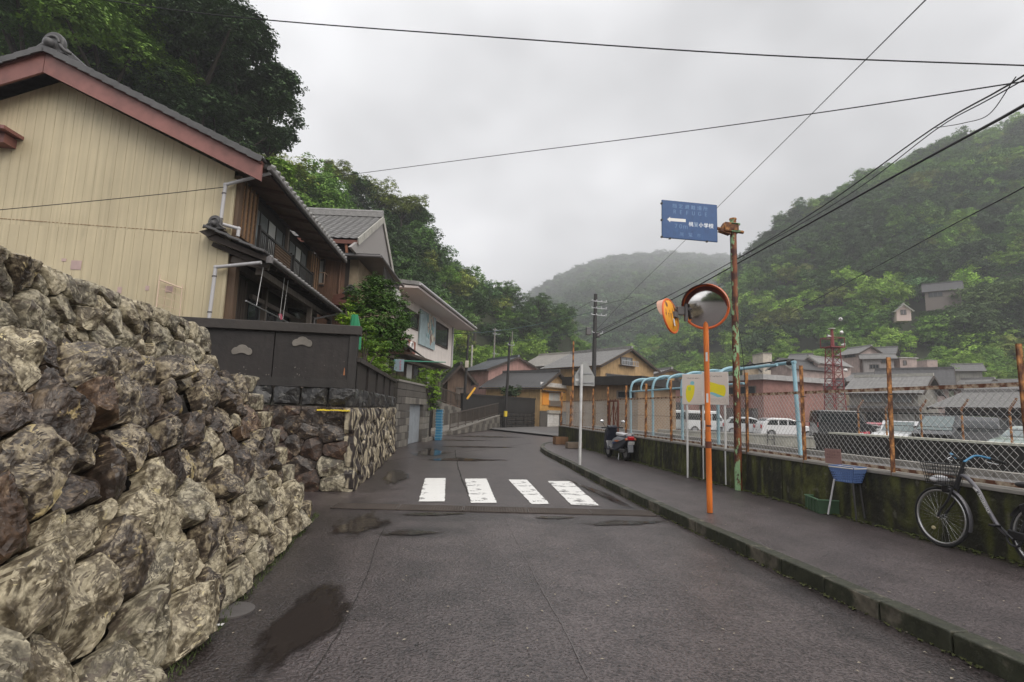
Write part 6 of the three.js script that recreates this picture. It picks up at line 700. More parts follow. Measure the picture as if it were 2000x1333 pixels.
{ // two notice boards
  const make = (px, py, label, k) => {
    const c = onX(px, py, 6.2), t = thing('notice_board', label, 'notice board', null, [c.x, 0.15, c.z], R(-38)), W = 0.55, H = 0.72, y = c.y - 0.15;
    part(t, 'panel', rb(W, H, 0.02, 0.006, 0, y, 0), M.white); part(t, 'leg', rod([-0.17, 0, -0.03], [-0.17, y + 0.3, -0.03], 0.025), M.white); part(t, 'leg', rod([0.19, 0, -0.03], [0.19, y + 0.3, -0.03], 0.025), M.white);
    const map = canvasTex(384, 512, (g, w, h) => { g.fillStyle = '#c9bdb4'; g.fillRect(0, 0, w, h); const r = rngOf(30 + k); g.strokeStyle = '#5d5650'; g.lineWidth = 3; for (let i = 0; i < 11; i++) { const x = w * 0.2 + i * w * 0.055, y2 = h * 0.12; for (let j = 0; j < 5; j++) { g.beginPath(); const a = r(), b = r(); g.moveTo(x - 8 + 16 * a, y2 - 12 + 24 * b); r() < 0.5 ? g.lineTo(x + 8, y2 - 12 + 24 * b) : g.lineTo(x - 8 + 16 * a, y2 + 14); g.stroke(); } }
      g.fillStyle = '#d8c81c'; g.beginPath(); if (!k) { g.moveTo(w * 0.2, h * 0.38); g.bezierCurveTo(w * 0.3, h * 0.33, w * 0.45, h * 0.36, w * 0.52, h * 0.37); g.bezierCurveTo(w * 0.55, h * 0.6, w * 0.45, h * 0.85, w * 0.28, h * 0.95); g.bezierCurveTo(w * 0.12, h * 0.9, w * 0.1, h * 0.6, w * 0.2, h * 0.38); } else { g.moveTo(w * 0.1, h * 0.3); g.bezierCurveTo(w * 0.4, h * 0.27, w * 0.6, h * 0.4, w * 0.85, h * 0.4); g.bezierCurveTo(w * 0.95, h * 0.5, w * 0.92, h * 0.65, w * 0.85, h * 0.75); g.bezierCurveTo(w * 0.6, h * 0.74, w * 0.4, h * 0.6, w * 0.1, h * 0.62); } g.fill();
      g.fillStyle = '#7db4bd'; g.beginPath(); if (!k) { g.arc(w * 0.43, h * 0.29, w * 0.09, 0, 7); } else { g.moveTo(w * 0.1, h * 0.63); g.lineTo(w * 0.4, h * 0.62); g.lineTo(w * 0.85, h * 0.76); g.lineTo(w * 0.6, h * 0.78); g.lineTo(w * 0.35, h * 0.69); g.lineTo(w * 0.1, h * 0.7); } g.fill(); g.fillStyle = '#a6c13a'; if (!k) g.fillRect(w * 0.24, h * 0.42, w * 0.12, h * 0.12);
      g.strokeStyle = '#8b827a'; g.lineWidth = 2.4; const x0 = k ? 0.1 : 0.62; for (let i = 0; i < 9; i++) { const yy = k ? h * (0.82 + i * 0.017) : h * (0.46 + i * 0.055); if (k && i > 7) break; for (let x = x0 * w; x < w * 0.92; x += 9) { if (r() < 0.75) { g.beginPath(); g.moveTo(x, yy - 5 * r()); g.lineTo(x + 5, yy + 5 * r()); g.stroke(); } } } });
    part(t, 'printed_face', board(W - 0.02, H - 0.02).translate(0, y, 0.0115), mat([1, 1, 1], 0.5, { map }), true);
  };
  make(1356, 761, 'white legged notice board with a tall yellow map, left of the orange pole', 0); make(1397, 759, 'white legged notice board with a wide yellow map, partly behind the orange pole', 1);
}
{ // scooter parked against the low wall
  const t = thing('motor_scooter', 'dark blue and silver motor scooter parked by the mossy wall, seen from behind', 'scooter', null, [6.05, 0.146, -16.6], R(97)); // nose towards +x before turning
  const dk = mat([0.02, 0.022, 0.035], 0.25, { phys: true, clearcoat: 0.7, clearcoatRoughness: 0.1 }), sv = mat([0.5, 0.51, 0.54], 0.25, { metalness: 0.4 });
  for (const [n, x] of [['rear_wheel', -0.58], ['front_wheel', 0.6]]) { const w = part(t, n, new THREE.TorusGeometry(0.165, 0.052, 12, 28).translate(x, 0.215, 0), M.rubber); part(w, 'rim', [new THREE.CylinderGeometry(0.12, 0.12, 0.06, 18).rotateX(Math.PI / 2).translate(x, 0.215, 0)], M.steel); }
  part(t, 'rear_body', [new THREE.ExtrudeGeometry(new THREE.Shape([[-0.86, 0.66], [-0.8, 0.74], [-0.3, 0.7], [0.0, 0.62], [0.08, 0.36], [-0.1, 0.3], [-0.45, 0.42], [-0.75, 0.58]].map((p) => new THREE.Vector2(...p))), { depth: 0.18, bevelEnabled: true, bevelSize: 0.04, bevelThickness: 0.05, bevelSegments: 3 }).translate(0, 0, -0.09)], mat([0.06, 0.065, 0.08], 0.3));
  for (const k of [-1, 1]) { part(t, 'side_panel', new THREE.ExtrudeGeometry(new THREE.Shape([[-0.82, 0.69], [-0.3, 0.7], [0.0, 0.6], [0.02, 0.54], [-0.3, 0.56], [-0.6, 0.62]].map((p) => new THREE.Vector2(...p))), { depth: 0.02, bevelEnabled: true, bevelSize: 0.012, bevelThickness: 0.012 }).translate(0, 0, k * 0.15 - 0.01), sv); part(t, 'decal', prism([[-0.5, 0.6], [-0.28, 0.61], [-0.12, 0.57], [-0.3, 0.55]], 0.01).translate(0, 0, k * 0.178 - 0.005), mat([0.6, 0.16, 0.04], 0.4)); part(t, 'stripe', prism([[-0.3, 0.535], [-0.02, 0.52], [0.02, 0.47], [-0.1, 0.49]], 0.01).translate(0, 0, k * 0.172 - 0.005), mat([0.03, 0.07, 0.25], 0.4)); }
  part(t, 'seat', rb(0.62, 0.11, 0.26, 0.05, -0.42, 0.78, 0, 0, 0, 0.05), mat([0.6, 0.59, 0.6], 0.35)); part(t, 'grab_rail', tube([[-0.72, 0.78, 0.12], [-0.9, 0.82, 0.1], [-0.9, 0.82, -0.1], [-0.72, 0.78, -0.12]], 0.016, 6), M.steel);
  part(t, 'tail_light', rb(0.09, 0.12, 0.22, 0.035, -0.89, 0.69, 0), mat([0.45, 0.01, 0.015], 0.15)); part(t, 'indicator', [rb(0.05, 0.07, 0.07, 0.02, -0.88, 0.66, 0.15), rb(0.05, 0.07, 0.07, 0.02, -0.88, 0.66, -0.15)], mat([0.6, 0.2, 0.1], 0.2)); part(t, 'number_plate', rb(0.012, 0.1, 0.2, 0.004, -0.93, 0.55, 0, 0, 0, 0.2), M.white); part(t, 'rear_fender', [prism([[-0.9, 0.6], [-0.8, 0.6], [-0.84, 0.26], [-0.92, 0.28]], 0.14).translate(0, 0, -0.07)], sv);
  part(t, 'floor_board', rb(0.42, 0.07, 0.3, 0.03, 0.18, 0.3, 0), dk); part(t, 'leg_shield', new THREE.ExtrudeGeometry(new THREE.Shape([[0.32, 0.28], [0.42, 0.28], [0.56, 0.5], [0.52, 0.86], [0.44, 0.94], [0.38, 0.9], [0.44, 0.55]].map((p) => new THREE.Vector2(...p))), { depth: 0.3, bevelEnabled: true, bevelSize: 0.02, bevelThickness: 0.04, bevelSegments: 2 }).translate(0, 0, -0.15), dk); part(t, 'trim', tube([[0.36, 0.3, 0.2], [0.5, 0.5, 0.21], [0.46, 0.86, 0.17]], 0.012, 6), sv);
  part(t, 'front_fender', new THREE.TorusGeometry(0.22, 0.07, 8, 18, 2.6).rotateZ(0.2).translate(0.6, 0.2, 0), dk); part(t, 'fork', rod([0.58, 0.22, 0.09], [0.5, 0.6, 0.07], 0.02), M.steel); part(t, 'handlebar_cover', rb(0.16, 0.13, 0.34, 0.05, 0.4, 0.98, 0), dk); part(t, 'handlebar', [rod([0.36, 0.97, -0.36], [0.36, 0.97, 0.36], 0.018)], M.black); part(t, 'headlight', rb(0.08, 0.12, 0.2, 0.04, 0.49, 0.97, 0), M.glassPale);
  for (const k of [-1, 1]) { const m = part(t, 'mirror_stalk', rod([0.36, 0.98, k * 0.24], [0.36, 1.14, k * 0.36], 0.008), M.black); part(m, 'mirror', new THREE.SphereGeometry(0.07, 16, 12).scale(0.35, 0.7, 1).translate(0.34, 1.17, k * 0.38), mat([0.75, 0.75, 0.76], 0.1, { metalness: 0.9 })); part(t, 'grip', rod([0.36, 0.97, k * 0.26], [0.35, 0.965, k * 0.38], 0.024), M.rubber); }
  part(t, 'engine', [rb(0.42, 0.16, 0.16, 0.04, -0.42, 0.28, 0.12), rb(0.3, 0.12, 0.1, 0.04, -0.6, 0.3, -0.14)], M.darkGrey); part(t, 'stand', [rod([-0.35, 0.2, 0.12], [-0.4, 0.0, 0.17], 0.014), rod([-0.35, 0.2, -0.12], [-0.4, 0.0, -0.17], 0.014)], M.steel);
}
{ const a = gnd(1095, 868, 0.15), b = gnd(1121, 876, 0.15), p1 = thing('planter_box', 'small weathered wooden planter box at the far end of the sidewalk', 'planter', null, [a.x, 0.146, a.z], R(10)), p2 = thing('stone_trough', 'low stone trough on the sidewalk below the rusty pole', 'planter', null, [b.x, 0.146, b.z], R(6)); part(p1, 'side_board', [span(-0.3, 0.3, 0, 0.16, 0.12, 0.15), span(-0.3, 0.3, 0.17, 0.32, 0.12, 0.15), span(-0.3, -0.27, 0, 0.32, -0.15, 0.12), span(0.27, 0.3, 0, 0.32, -0.15, 0.12), span(-0.3, 0.3, 0, 0.32, -0.18, -0.15)], mat([0.3, 0.16, 0.08], 0.75, { map: T.streak })); part(p1, 'soil', span(-0.27, 0.27, 0.2, 0.27, -0.15, 0.12), M.earthAndPitShade); part(p2, 'trough', [rb(0.62, 0.24, 0.3, 0.02, 0, 0.12, 0)], mat([0.25, 0.19, 0.14], 0.8, { map: T.grime })); part(p2, 'soil', span(-0.25, 0.25, 0.24, 0.26, -0.1, 0.1), M.earthAndPitShade); }
{ // basket on pipe legs, crate and card
  const t = thing('shopping_basket', 'blue plastic basket with a pale rim propped on pipe legs against the mossy wall', 'basket', null, [6.14, 0.71, -7.15], R(90 + 14)), bl = mat([0.1, 0.17, 0.36], 0.45), W = 0.19, D = 0.14, H = 0.2, k = 0.72, g = [];
  const corner = (sx, sz, y) => { const s = lerp(k, 1, y / H); return [sx * W * s, y, sz * D * s]; }, side = (sx0, sz0, sx1, sz1, n) => { const s = []; for (let i = 0; i <= n; i++) { const q = i / n, a = V(...corner(sx0, sz0, 0)).lerp(V(...corner(sx1, sz1, 0)), q), b = V(...corner(sx0, sz0, H)).lerp(V(...corner(sx1, sz1, H)), q); s.push(beam(a, b, 0.012, 0.007)); } for (let j = 0; j <= 6; j++) s.push(beam(corner(sx0, sz0, j * H / 6), corner(sx1, sz1, j * H / 6), 0.007, j > 4 ? 0.045 : 0.012)); return s; };
  part(t, 'basket_side', side(-1, 1, 1, 1, 11), bl); part(t, 'basket_side', side(-1, -1, 1, -1, 11), bl); part(t, 'basket_end', side(-1, -1, -1, 1, 7), bl); part(t, 'basket_end', side(1, -1, 1, 1, 7), bl); part(t, 'basket_floor', span(-W * k, W * k, 0, 0.006, -D * k, D * k), bl);
  part(t, 'rim', [tube([[-W, H, -D], [W, H, -D]], 0.01, 6), tube([[W, H, -D], [W, H, D]], 0.01, 6), tube([[W, H, D], [-W, H, D]], 0.01, 6), tube([[-W, H, D], [-W, H, -D]], 0.01, 6)], mat([0.6, 0.56, 0.5], 0.5)); part(t, 'handle', tube([[-0.03, H, D + 0.01], [-0.02, 0.1, D + 0.02], [0, -0.1, D + 0.01]], 0.01, 6), M.black);
  part(t, 'leg', rod([0.14, 0.02, -0.1], [0.22, -0.5, -0.16], 0.013), M.pvc); part(t, 'leg', rod([-0.1, 0.0, 0.1], [-0.14, -0.5, 0.12], 0.012), M.darkGrey); part(t, 'leg', rod([-0.14, 0.0, -0.1], [-0.18, -0.5, -0.12], 0.012), M.darkGrey);
  const c = gnd(1603, 1000, 0.15), q = thing('green_crate', 'shallow dark green plastic crate on the sidewalk below the blue basket', 'crate', null, [c.x + 0.1, 0.148, c.z - 0.05], R(72)), gm = mat([0.07, 0.13, 0.07], 0.55, { map: T.grime }); part(q, 'side', [span(-0.27, 0.27, 0, 0.2, 0.16, 0.175), span(-0.27, 0.27, 0, 0.2, -0.175, -0.16)], gm); part(q, 'end', [span(-0.27, -0.255, 0, 0.2, -0.16, 0.16), span(0.255, 0.27, 0, 0.2, -0.16, 0.16)], gm); part(q, 'floor', span(-0.255, 0.255, 0.004, 0.016, -0.16, 0.16), gm); part(q, 'rib', [-0.24, -0.12, 0.0, 0.12, 0.24].flatMap((x) => [span(x - 0.01, x + 0.01, 0, 0.19, 0.175, 0.187), span(x - 0.01, x + 0.01, 0, 0.19, -0.187, -0.175)]), gm); part(q, 'rim', [span(-0.28, 0.28, 0.2, 0.215, 0.155, 0.19), span(-0.28, 0.28, 0.2, 0.215, -0.19, -0.155), span(-0.28, -0.25, 0.2, 0.215, -0.155, 0.155), span(0.25, 0.28, 0.2, 0.215, -0.155, 0.155)], mat([0.12, 0.22, 0.13], 0.5));
  const k1 = onX(1628, 893, 6.4), card = thing('warning_card', 'faded pinkish card with washed out writing fixed to the fence above the basket', 'sign', null, [6.395, k1.y, k1.z], R(-90 + 8)); part(card, 'card', rb(0.3, 0.25, 0.008, 0.002, 0, 0, 0, 0, 0, 0.03), mat([0.36, 0.24, 0.22], 0.7, { map: canvasTex(128, 96, (g, w, h) => { g.fillStyle = '#e8dcd8'; g.fillRect(0, 0, w, h); }) }), true);
  const r = rngOf(6); part(card, 'writing', Array.from({ length: 26 }, (_, i) => bx(0.012 * (0.5 + r()), 0.012 * (0.4 + 2 * r()), 0.002, -0.12 + (i % 9) * 0.03, 0.08 - Math.floor(i / 9) * 0.045, 0.006)), mat([0.2, 0.11, 0.1], 0.8));
}
{ // bicycle leaning on the wall
  const bxX = 6.12, t = thing('city_bicycle', 'dark grey city bicycle with wire basket and blue handlebar leaning on the mossy wall', 'bicycle', null, [bxX, 0.146, -5.72], 0); t.rotation.z = -0.05; t.updateMatrixWorld(true);
  // local: the front axle at (0, 0.345, 0), rear towards +z
  const gr = mat([0.16, 0.155, 0.17], 0.35, { metalness: 0.4 }), dk = mat([0.03, 0.03, 0.032], 0.4), al = M.steel, AX = 1.12;
  const wheel = (z, name) => { const w = part(t, name, new THREE.TorusGeometry(0.33, 0.017, 10, 64).rotateY(Math.PI / 2).translate(0, 0.347, z), M.rubber); part(w, 'rim', [new THREE.TorusGeometry(0.305, 0.013, 8, 64).scale(1, 1, 1.3).rotateY(Math.PI / 2).translate(0, 0.347, z)], mat([0.5, 0.5, 0.5], 0.3, { metalness: 0.8 })); const sp = []; for (let i = 0; i < 36; i++) { const a = i / 36 * 6.283, b = a + (i % 4 < 2 ? 0.42 : -0.42), h = i % 2 ? 0.026 : -0.026; sp.push(rod([h, 0.347 + 0.022 * Math.sin(b + 1), z + 0.022 * Math.cos(b + 1)], [0, 0.347 + 0.3 * Math.sin(a), z + 0.3 * Math.cos(a)], 0.0012, 0.0012, 4)); } part(w, 'spokes', sp, M.chrome); part(w, 'hub', rod([-0.04, 0.347, z], [0.04, 0.347, z], 0.02), M.chrome); };
  wheel(0, 'front_wheel'); wheel(AX, 'rear_wheel');
  part(t, 'reflector', new THREE.SphereGeometry(0.03, 12, 8).scale(0.3, 0.7, 1).translate(-0.01, 0.2, -0.09), mat([0.5, 0.42, 0.25], 0.3));
  for (const k of [-1, 1]) part(t, 'fork_blade', tube([[k * 0.045, 0.347, 0], [k * 0.05, 0.42, 0.04], [k * 0.05, 0.55, 0.13], [k * 0.045, 0.72, 0.2]], 0.013, 8), dk);
  part(t, 'head_tube', [rod([0, 0.7, 0.19], [0, 0.95, 0.285], 0.024), rod([0, 0.92, 0.27], [0, 1.02, 0.305], 0.016)], dk);
  const mt = part(t, 'main_tube', tube([[0, 0.87, 0.25], [0, 0.84, 0.33], [0, 0.72, 0.45], [0, 0.52, 0.56], [0, 0.36, 0.67], [0, 0.29, 0.78], [0, 0.28, 0.84]], 0.022, 12, 50), gr); part(t, 'tube_band', tube([[0, 0.75, 0.415], [0, 0.71, 0.455]], 0.0235, 12, 4), M.white);
  { const loader = await new FontLoader().loadAsync('fonts/droid/droid_sans_bold.typeface.json'); const g = new TextGeometry('CROSSWALK', { font: loader, size: 0.028, depth: 0.003, curveSegments: 3 }); g.rotateY(-Math.PI / 2).rotateX(1.05).translate(-0.0235, 0.685, 0.46); part(mt, 'lettering', g, M.white); }
  part(t, 'seat_tube', [rod([0, 0.28, 0.86], [0, 0.66, 1.0], 0.022), rod([0, 0.64, 0.99], [0, 0.8, 1.05], 0.013)], dk); part(t, 'battery', rb(0.07, 0.36, 0.11, 0.025, 0, 0.49, 0.99, -0.36), M.black);
  part(t, 'saddle', [new THREE.SphereGeometry(0.13, 20, 12).scale(0.72, 0.32, 1.1).translate(0, 0.83, 1.1), new THREE.SphereGeometry(0.06, 14, 10).scale(0.6, 0.55, 1.9).translate(0, 0.845, 0.95)], mat([0.03, 0.028, 0.03], 0.45));
  part(t, 'chain_stay', [rod([-0.05, 0.29, 0.86], [-0.06, 0.347, AX], 0.011), rod([0.05, 0.29, 0.86], [0.06, 0.347, AX], 0.011), rod([-0.02, 0.68, 1.0], [-0.06, 0.347, AX], 0.009), rod([0.02, 0.68, 1.0], [0.06, 0.347, AX], 0.009)], dk);
  const arc = (z, a0, a1, r) => grid(30, 6, (u, v) => { const a = lerp(a0, a1, u), b = (v - 0.5) * 2.4, rr = r - 0.012 * (1 - Math.cos(b)); return [Math.sin(b) * 0.03, 0.347 + rr * Math.sin(a), z + rr * Math.cos(a)]; });
  part(t, 'front_fender', [arc(0, -0.3, 1.75, 0.37)], gr); part(t, 'rear_fender', [arc(AX, -0.2, 2.7, 0.37)], gr);
  part(t, 'crank', [new THREE.TorusGeometry(0.07, 0.012, 8, 28).rotateY(Math.PI / 2).translate(-0.05, 0.28, 0.85), rod([-0.07, 0.28, 0.85], [-0.07, 0.38, 0.72], 0.011)], dk); part(t, 'pedal', rb(0.09, 0.025, 0.07, 0.008, -0.12, 0.385, 0.715), M.black); part(t, 'pedal_reflector', rb(0.05, 0.02, 0.008, 0.003, -0.12, 0.386, 0.676), mat([0.75, 0.2, 0.03], 0.3)); part(t, 'chain_case', [rb(0.03, 0.09, 0.42, 0.015, -0.055, 0.31, 1.0, 0.1)], M.black);
  part(t, 'handlebar', [tube([[0, 1.02, 0.305], [-0.08, 1.06, 0.29], [-0.17, 1.1, 0.3], [-0.25, 1.08, 0.4], [-0.28, 1.05, 0.47]], 0.012, 8), tube([[0, 1.02, 0.305], [0.08, 1.06, 0.29], [0.17, 1.1, 0.3], [0.25, 1.08, 0.4]], 0.012, 8)], mat([0.05, 0.22, 0.4], 0.35)); for (const k of [-1, 1]) part(t, 'grip', rod([k * 0.25, 1.08, 0.4], [k * 0.29, 1.04, 0.53], 0.017), M.rubber); part(t, 'brake_lever', [tube([[-0.22, 1.07, 0.36], [-0.26, 1.04, 0.34], [-0.3, 1.02, 0.44]], 0.007, 6), tube([[0.22, 1.07, 0.36], [0.26, 1.04, 0.34], [0.3, 1.02, 0.44]], 0.007, 6)], M.chrome); part(t, 'brake_cable', tube([[-0.22, 1.06, 0.36], [-0.1, 1.0, 0.2], [-0.02, 0.85, 0.22], [0, 0.72, 0.2]], 0.004, 5), M.black);
  const bk = [], bw = (y) => lerp(0.13, 0.17, (y - 0.73) / 0.24), bl = (y) => lerp(0.1, 0.14, (y - 0.73) / 0.24), bz = 0.04; for (let j = 0; j <= 6; j++) { const y = 0.73 + j * 0.04, w = bw(y), l = bl(y), rr = j === 6 ? 0.007 : 0.0036; bk.push(tube([[-w, y, bz - l], [w, y, bz - l], [w, y, bz + l], [-w, y, bz + l], [-w, y, bz - l]].flatMap((p, i, A) => (i < 4 ? [p, V(...p).lerp(V(...A[i + 1]), 0.5).toArray()] : [p])), rr, 5, 40)); }
  for (let i = 0; i < 34; i++) { const q = i / 34 * 4, s = Math.floor(q), u = q - s, C = [[-1, -1], [1, -1], [1, 1], [-1, 1]], a = C[s], b = C[(s + 1) % 4], P = (y) => [lerp(a[0], b[0], u) * bw(y), y, bz + lerp(a[1], b[1], u) * bl(y)]; bk.push(rod(P(0.73), P(0.97), 0.0034, 0.0034, 4)); } for (let i = 1; i < 7; i++) bk.push(rod([-0.13, 0.73, bz - 0.1 + i * 0.029], [0.13, 0.73, bz - 0.1 + i * 0.029], 0.002, 0.002, 4)); part(t, 'basket', bk, M.black); part(t, 'lamp', rb(0.07, 0.08, 0.09, 0.02, 0, 0.68, 0.08), M.black);
  const bag = solo('plastic_bag', 'crumpled clear white plastic wrap lying in the bicycle basket', 'bag', null, [grid(16, 12, (u, v) => { const a = u * 6.283, b = (v - 0.5) * 3.1, k = 1 + 0.35 * (fbm3(Math.cos(a) * 2 + 3, Math.sin(a) * 2, b * 2, 3) - 0.5); return [bxX - 0.02 + 0.1 * k * Math.cos(b) * Math.cos(a), 0.146 + 0.79 + 0.045 * k * Math.sin(b), -5.7 + 0.09 * k * Math.cos(b) * Math.sin(a) + 0.03]; })], mat([0.62, 0.62, 0.64], 0.3));
}
// ---------- hills, woods, plants ----------
const leafM = (rough = 0.6) => new THREE.MeshPhysicalMaterial({ color: 0xffffff, roughness: rough, side: THREE.DoubleSide, vertexColors: true, transmission: 0.22, thickness: 0, specularIntensity: 0.35 });
const LEAF = leafM(0.65), LEAFN = leafM(0.55);
const soil = mat([0.03, 0.038, 0.014], 0.95, { map: T.grime });
const bark = mat([0.07, 0.055, 0.042], 0.9, { map: T.streak });
// leaves as small folded faces spread over the outsides of a cluster of lobes
function leaves(lobes, n, size, r, tint = [1, 1, 1], vary = 0.35, ragged = 0.3) {
  const pos = new Float32Array(n * 18), col = new Float32Array(n * 18), wts = lobes.map((l) => l[3] * l[3]), tot = wts.reduce((a, b) => a + b, 0), d = V(), q = V(), s = V(), up = V(), c = V(), hub = V(); let left = 0, hv = 1;
  for (let i = 0; i < n; i++) {
    if (left-- <= 0) { // a new spray of leaves on the outside of one of the lobes
      left = 8 + Math.floor(14 * r()); let k = 0, w = r() * tot; while (w > wts[k] && k < lobes.length - 1) w -= wts[k++]; const [x, y, z, R0, fl = 0.85] = lobes[k];
      d.set(r() * 2 - 1, r() * 2 - 0.7, r() * 2 - 1).normalize(); const rad = R0 * (1 + ragged * (r() * r() * 1.2 - 0.7 * r())); hub.set(x + d.x * rad, y + d.y * rad * fl, z + d.z * rad); hv = 1 + vary * (r() - 0.5) * 1.6;
    }
    const sp = size * 3.4; c.set(hub.x + (r() + r() - 1) * sp, hub.y + (r() + r() - 1) * sp * 0.45 - 0.2 * sp * r(), hub.z + (r() + r() - 1) * sp);
    up.copy(d).multiplyScalar(0.55).add(V((r() - 0.5) * 0.9, 0.5 + 0.5 * r(), (r() - 0.5) * 0.9)).normalize(); q.set(r() * 2 - 1, r() * 0.8 - 0.6, r() * 2 - 1).addScaledVector(up, -q.dot(up)).normalize(); s.crossVectors(q, up).normalize();
    const L = size * (0.6 + 0.8 * r()), W = L * (0.35 + 0.3 * r()), A = c.clone().addScaledVector(q, -L), B = c.clone().addScaledVector(s, W).addScaledVector(up, L * 0.15), C = c.clone().addScaledVector(q, L), D = c.clone().addScaledVector(s, -W).addScaledVector(up, L * 0.15);
    [A, B, C, A, C, D].forEach((p, j) => { pos[i * 18 + j * 3] = p.x; pos[i * 18 + j * 3 + 1] = p.y; pos[i * 18 + j * 3 + 2] = p.z; }); const v = hv * (1 + vary * (r() - 0.5)); for (let j = 0; j < 6; j++) for (let m = 0; m < 3; m++) col[i * 18 + j * 3 + m] = tint[m] * v * (m === 0 ? 1 + 0.25 * (r() - 0.5) : 1);
  }
  const g = new THREE.BufferGeometry(); g.setAttribute('position', new THREE.BufferAttribute(pos, 3)); g.setAttribute('color', new THREE.BufferAttribute(col, 3)); g.computeVertexNormals(); return g;
}
function lobesOf(r, n, spread, R0) { const out = [[0, 0, 0, R0]]; for (let i = 0; i < n; i++) { const a = r() * 6.283, e = -0.45 + 1.5 * r(), q = spread * (0.45 + 0.85 * r()); out.push([Math.cos(a) * Math.cos(e) * q, Math.sin(e) * q * 0.8, Math.sin(a) * Math.cos(e) * q, R0 * (0.28 + 0.5 * r()), 0.55 + 0.35 * r()]); } return out; }
// a hill as a sheet through rows of points
function hill(name, rows, bump) { const nu = (rows[0].length - 1) * 4, nv = (rows.length - 1) * 10, cs = rows.map((r) => new THREE.CatmullRomCurve3(r, false, 'centripetal')); const f = (u, v) => { const t = v * (rows.length - 1), k = Math.min(rows.length - 2, Math.floor(t)), a = cs[k].getPoint(u), b = cs[k + 1].getPoint(u), p = a.lerp(b, t - k); p.y += bump * (fbm3(p.x * 0.02, 3, p.z * 0.02, 3) - 0.5) * Math.min(1, v * 3); return p; }; const h = struct(name, [grid(nu, nv, (u, v) => f(u, v).toArray())], soil); return f; }
const P3 = (a) => a.map(([x, y, D]) => at(x, y, D)), dropY = (a, d) => a.map((p) => p.clone().setY(p.y - d)), beyond = (a, k, dy) => a.map((p) => V(p.x * k, p.y + dy, p.z * k));
const lc = P3([[-500, -500, 46], [-100, -260, 46], [200, -120, 47], [400, 70, 50], [500, 220, 56], [560, 285, 63], [640, 332, 74], [700, 352, 81], [760, 375, 86], [830, 432, 92], [870, 490, 98], [930, 528, 104], [1000, 558, 113], [1060, 588, 122], [1105, 604, 130], [1128, 650, 134]]);
const lb = P3([[-900, 640, 24], [-300, 640, 26], [100, 640, 30], [300, 640, 33], [450, 640, 37], [560, 640, 41], [640, 660, 46], [700, 670, 51], [760, 690, 56], [830, 700, 66], [870, 705, 76], [930, 712, 88], [1000, 718, 101], [1060, 722, 114], [1105, 726, 124], [1135, 730, 130]]);
const fL = hill('hill', [lb.map((p) => V(p.x * 0.88, 0, p.z * 0.88)), lb, dropY(lc, 5.5), beyond(dropY(lc, 5.5), 1.5, -14)], 5);
const rc = P3([[2500, -20, 285], [2250, 105, 270], [2000, 218, 255], [1900, 247, 250], [1800, 283, 245], [1740, 312, 240], [1680, 337, 235], [1600, 383, 230], [1560, 407, 228], [1500, 448, 223], [1470, 473, 221], [1420, 523, 219], [1380, 562, 221], [1330, 602, 226], [1280, 637, 233], [1220, 670, 246], [1185, 690, 256]]);
const rbs = P3([[2500, 740, 88], [2250, 735, 94], [2000, 728, 102], [1900, 722, 106], [1800, 712, 108], [1740, 704, 110], [1680, 695, 114], [1600, 695, 122], [1560, 702, 128], [1500, 708, 134], [1470, 710, 138], [1420, 714, 146], [1380, 718, 152], [1330, 722, 162], [1280, 724, 178], [1220, 724, 204], [1180, 724, 230]]);
const fR = hill('hill', [rbs.map((p) => V(p.x * 0.66, 0, p.z * 0.66)), rbs, dropY(rc, 5), beyond(dropY(rc, 5), 1.25, -18)], 14);
const fc = P3([[900, 690, 872], [1000, 620, 987], [1050, 572, 1056], [1090, 548, 1089], [1130, 530, 1125], [1180, 512, 1170], [1230, 504, 1204], [1300, 500, 1250], [1400, 505, 1285], [1500, 510, 1320], [1600, 520, 690]]);
const fF = hill('hill', [P3([[900, 740, 240], [1000, 740, 240], [1050, 738, 240], [1090, 735, 240], [1130, 735, 240], [1180, 735, 240], [1230, 735, 240], [1300, 735, 240], [1400, 735, 240], [1500, 735, 240], [1600, 735, 240]]), dropY(fc, 4), beyond(fc, 1.08, -20)], 18);
// crowns for the woods
const crowns = (n, size, seed0) => [1, 2, 3, 4, 5].map((k) => { const r = rngOf(seed0 + k), L = lobesOf(r, 13, 0.66, 0.5).map((l) => [l[0], l[1] + 0.75, l[2], l[3], l[4]]); return boxUV(plain(leaves(L, n, size, r, [1, 1, 1], 0.4, 0.45))); });
const CROWNS_FAR = crowns(1400, 0.075, 900), CROWNS_MID = crowns(2800, 0.052, 960), CROWNS_NEAR = crowns(4200, 0.042, 930);
const GREENS = [[0.0694, 0.14, 0.0269], [0.106, 0.207, 0.0336], [0.168, 0.297, 0.0448], [0.0504, 0.0952, 0.0291], [0.2, 0.24, 0.05], [0.129, 0.224, 0.047], [0.246, 0.381, 0.056], [0.0728, 0.157, 0.0448]];
const cinv = camera.matrixWorld.clone().invert(), toPx = (p) => { const q = p.clone().applyMatrix4(cinv); return [1000 + FOC * q.x / -q.z, 666.5 - FOC * q.y / -q.z, -q.z]; };
const HUTS = [[1756, 1800, 575, 622, 117], [1814, 1868, 535, 574, 124], [1488, 1515, 680, 715, 96], [1640, 1800, 685, 725, 90]];
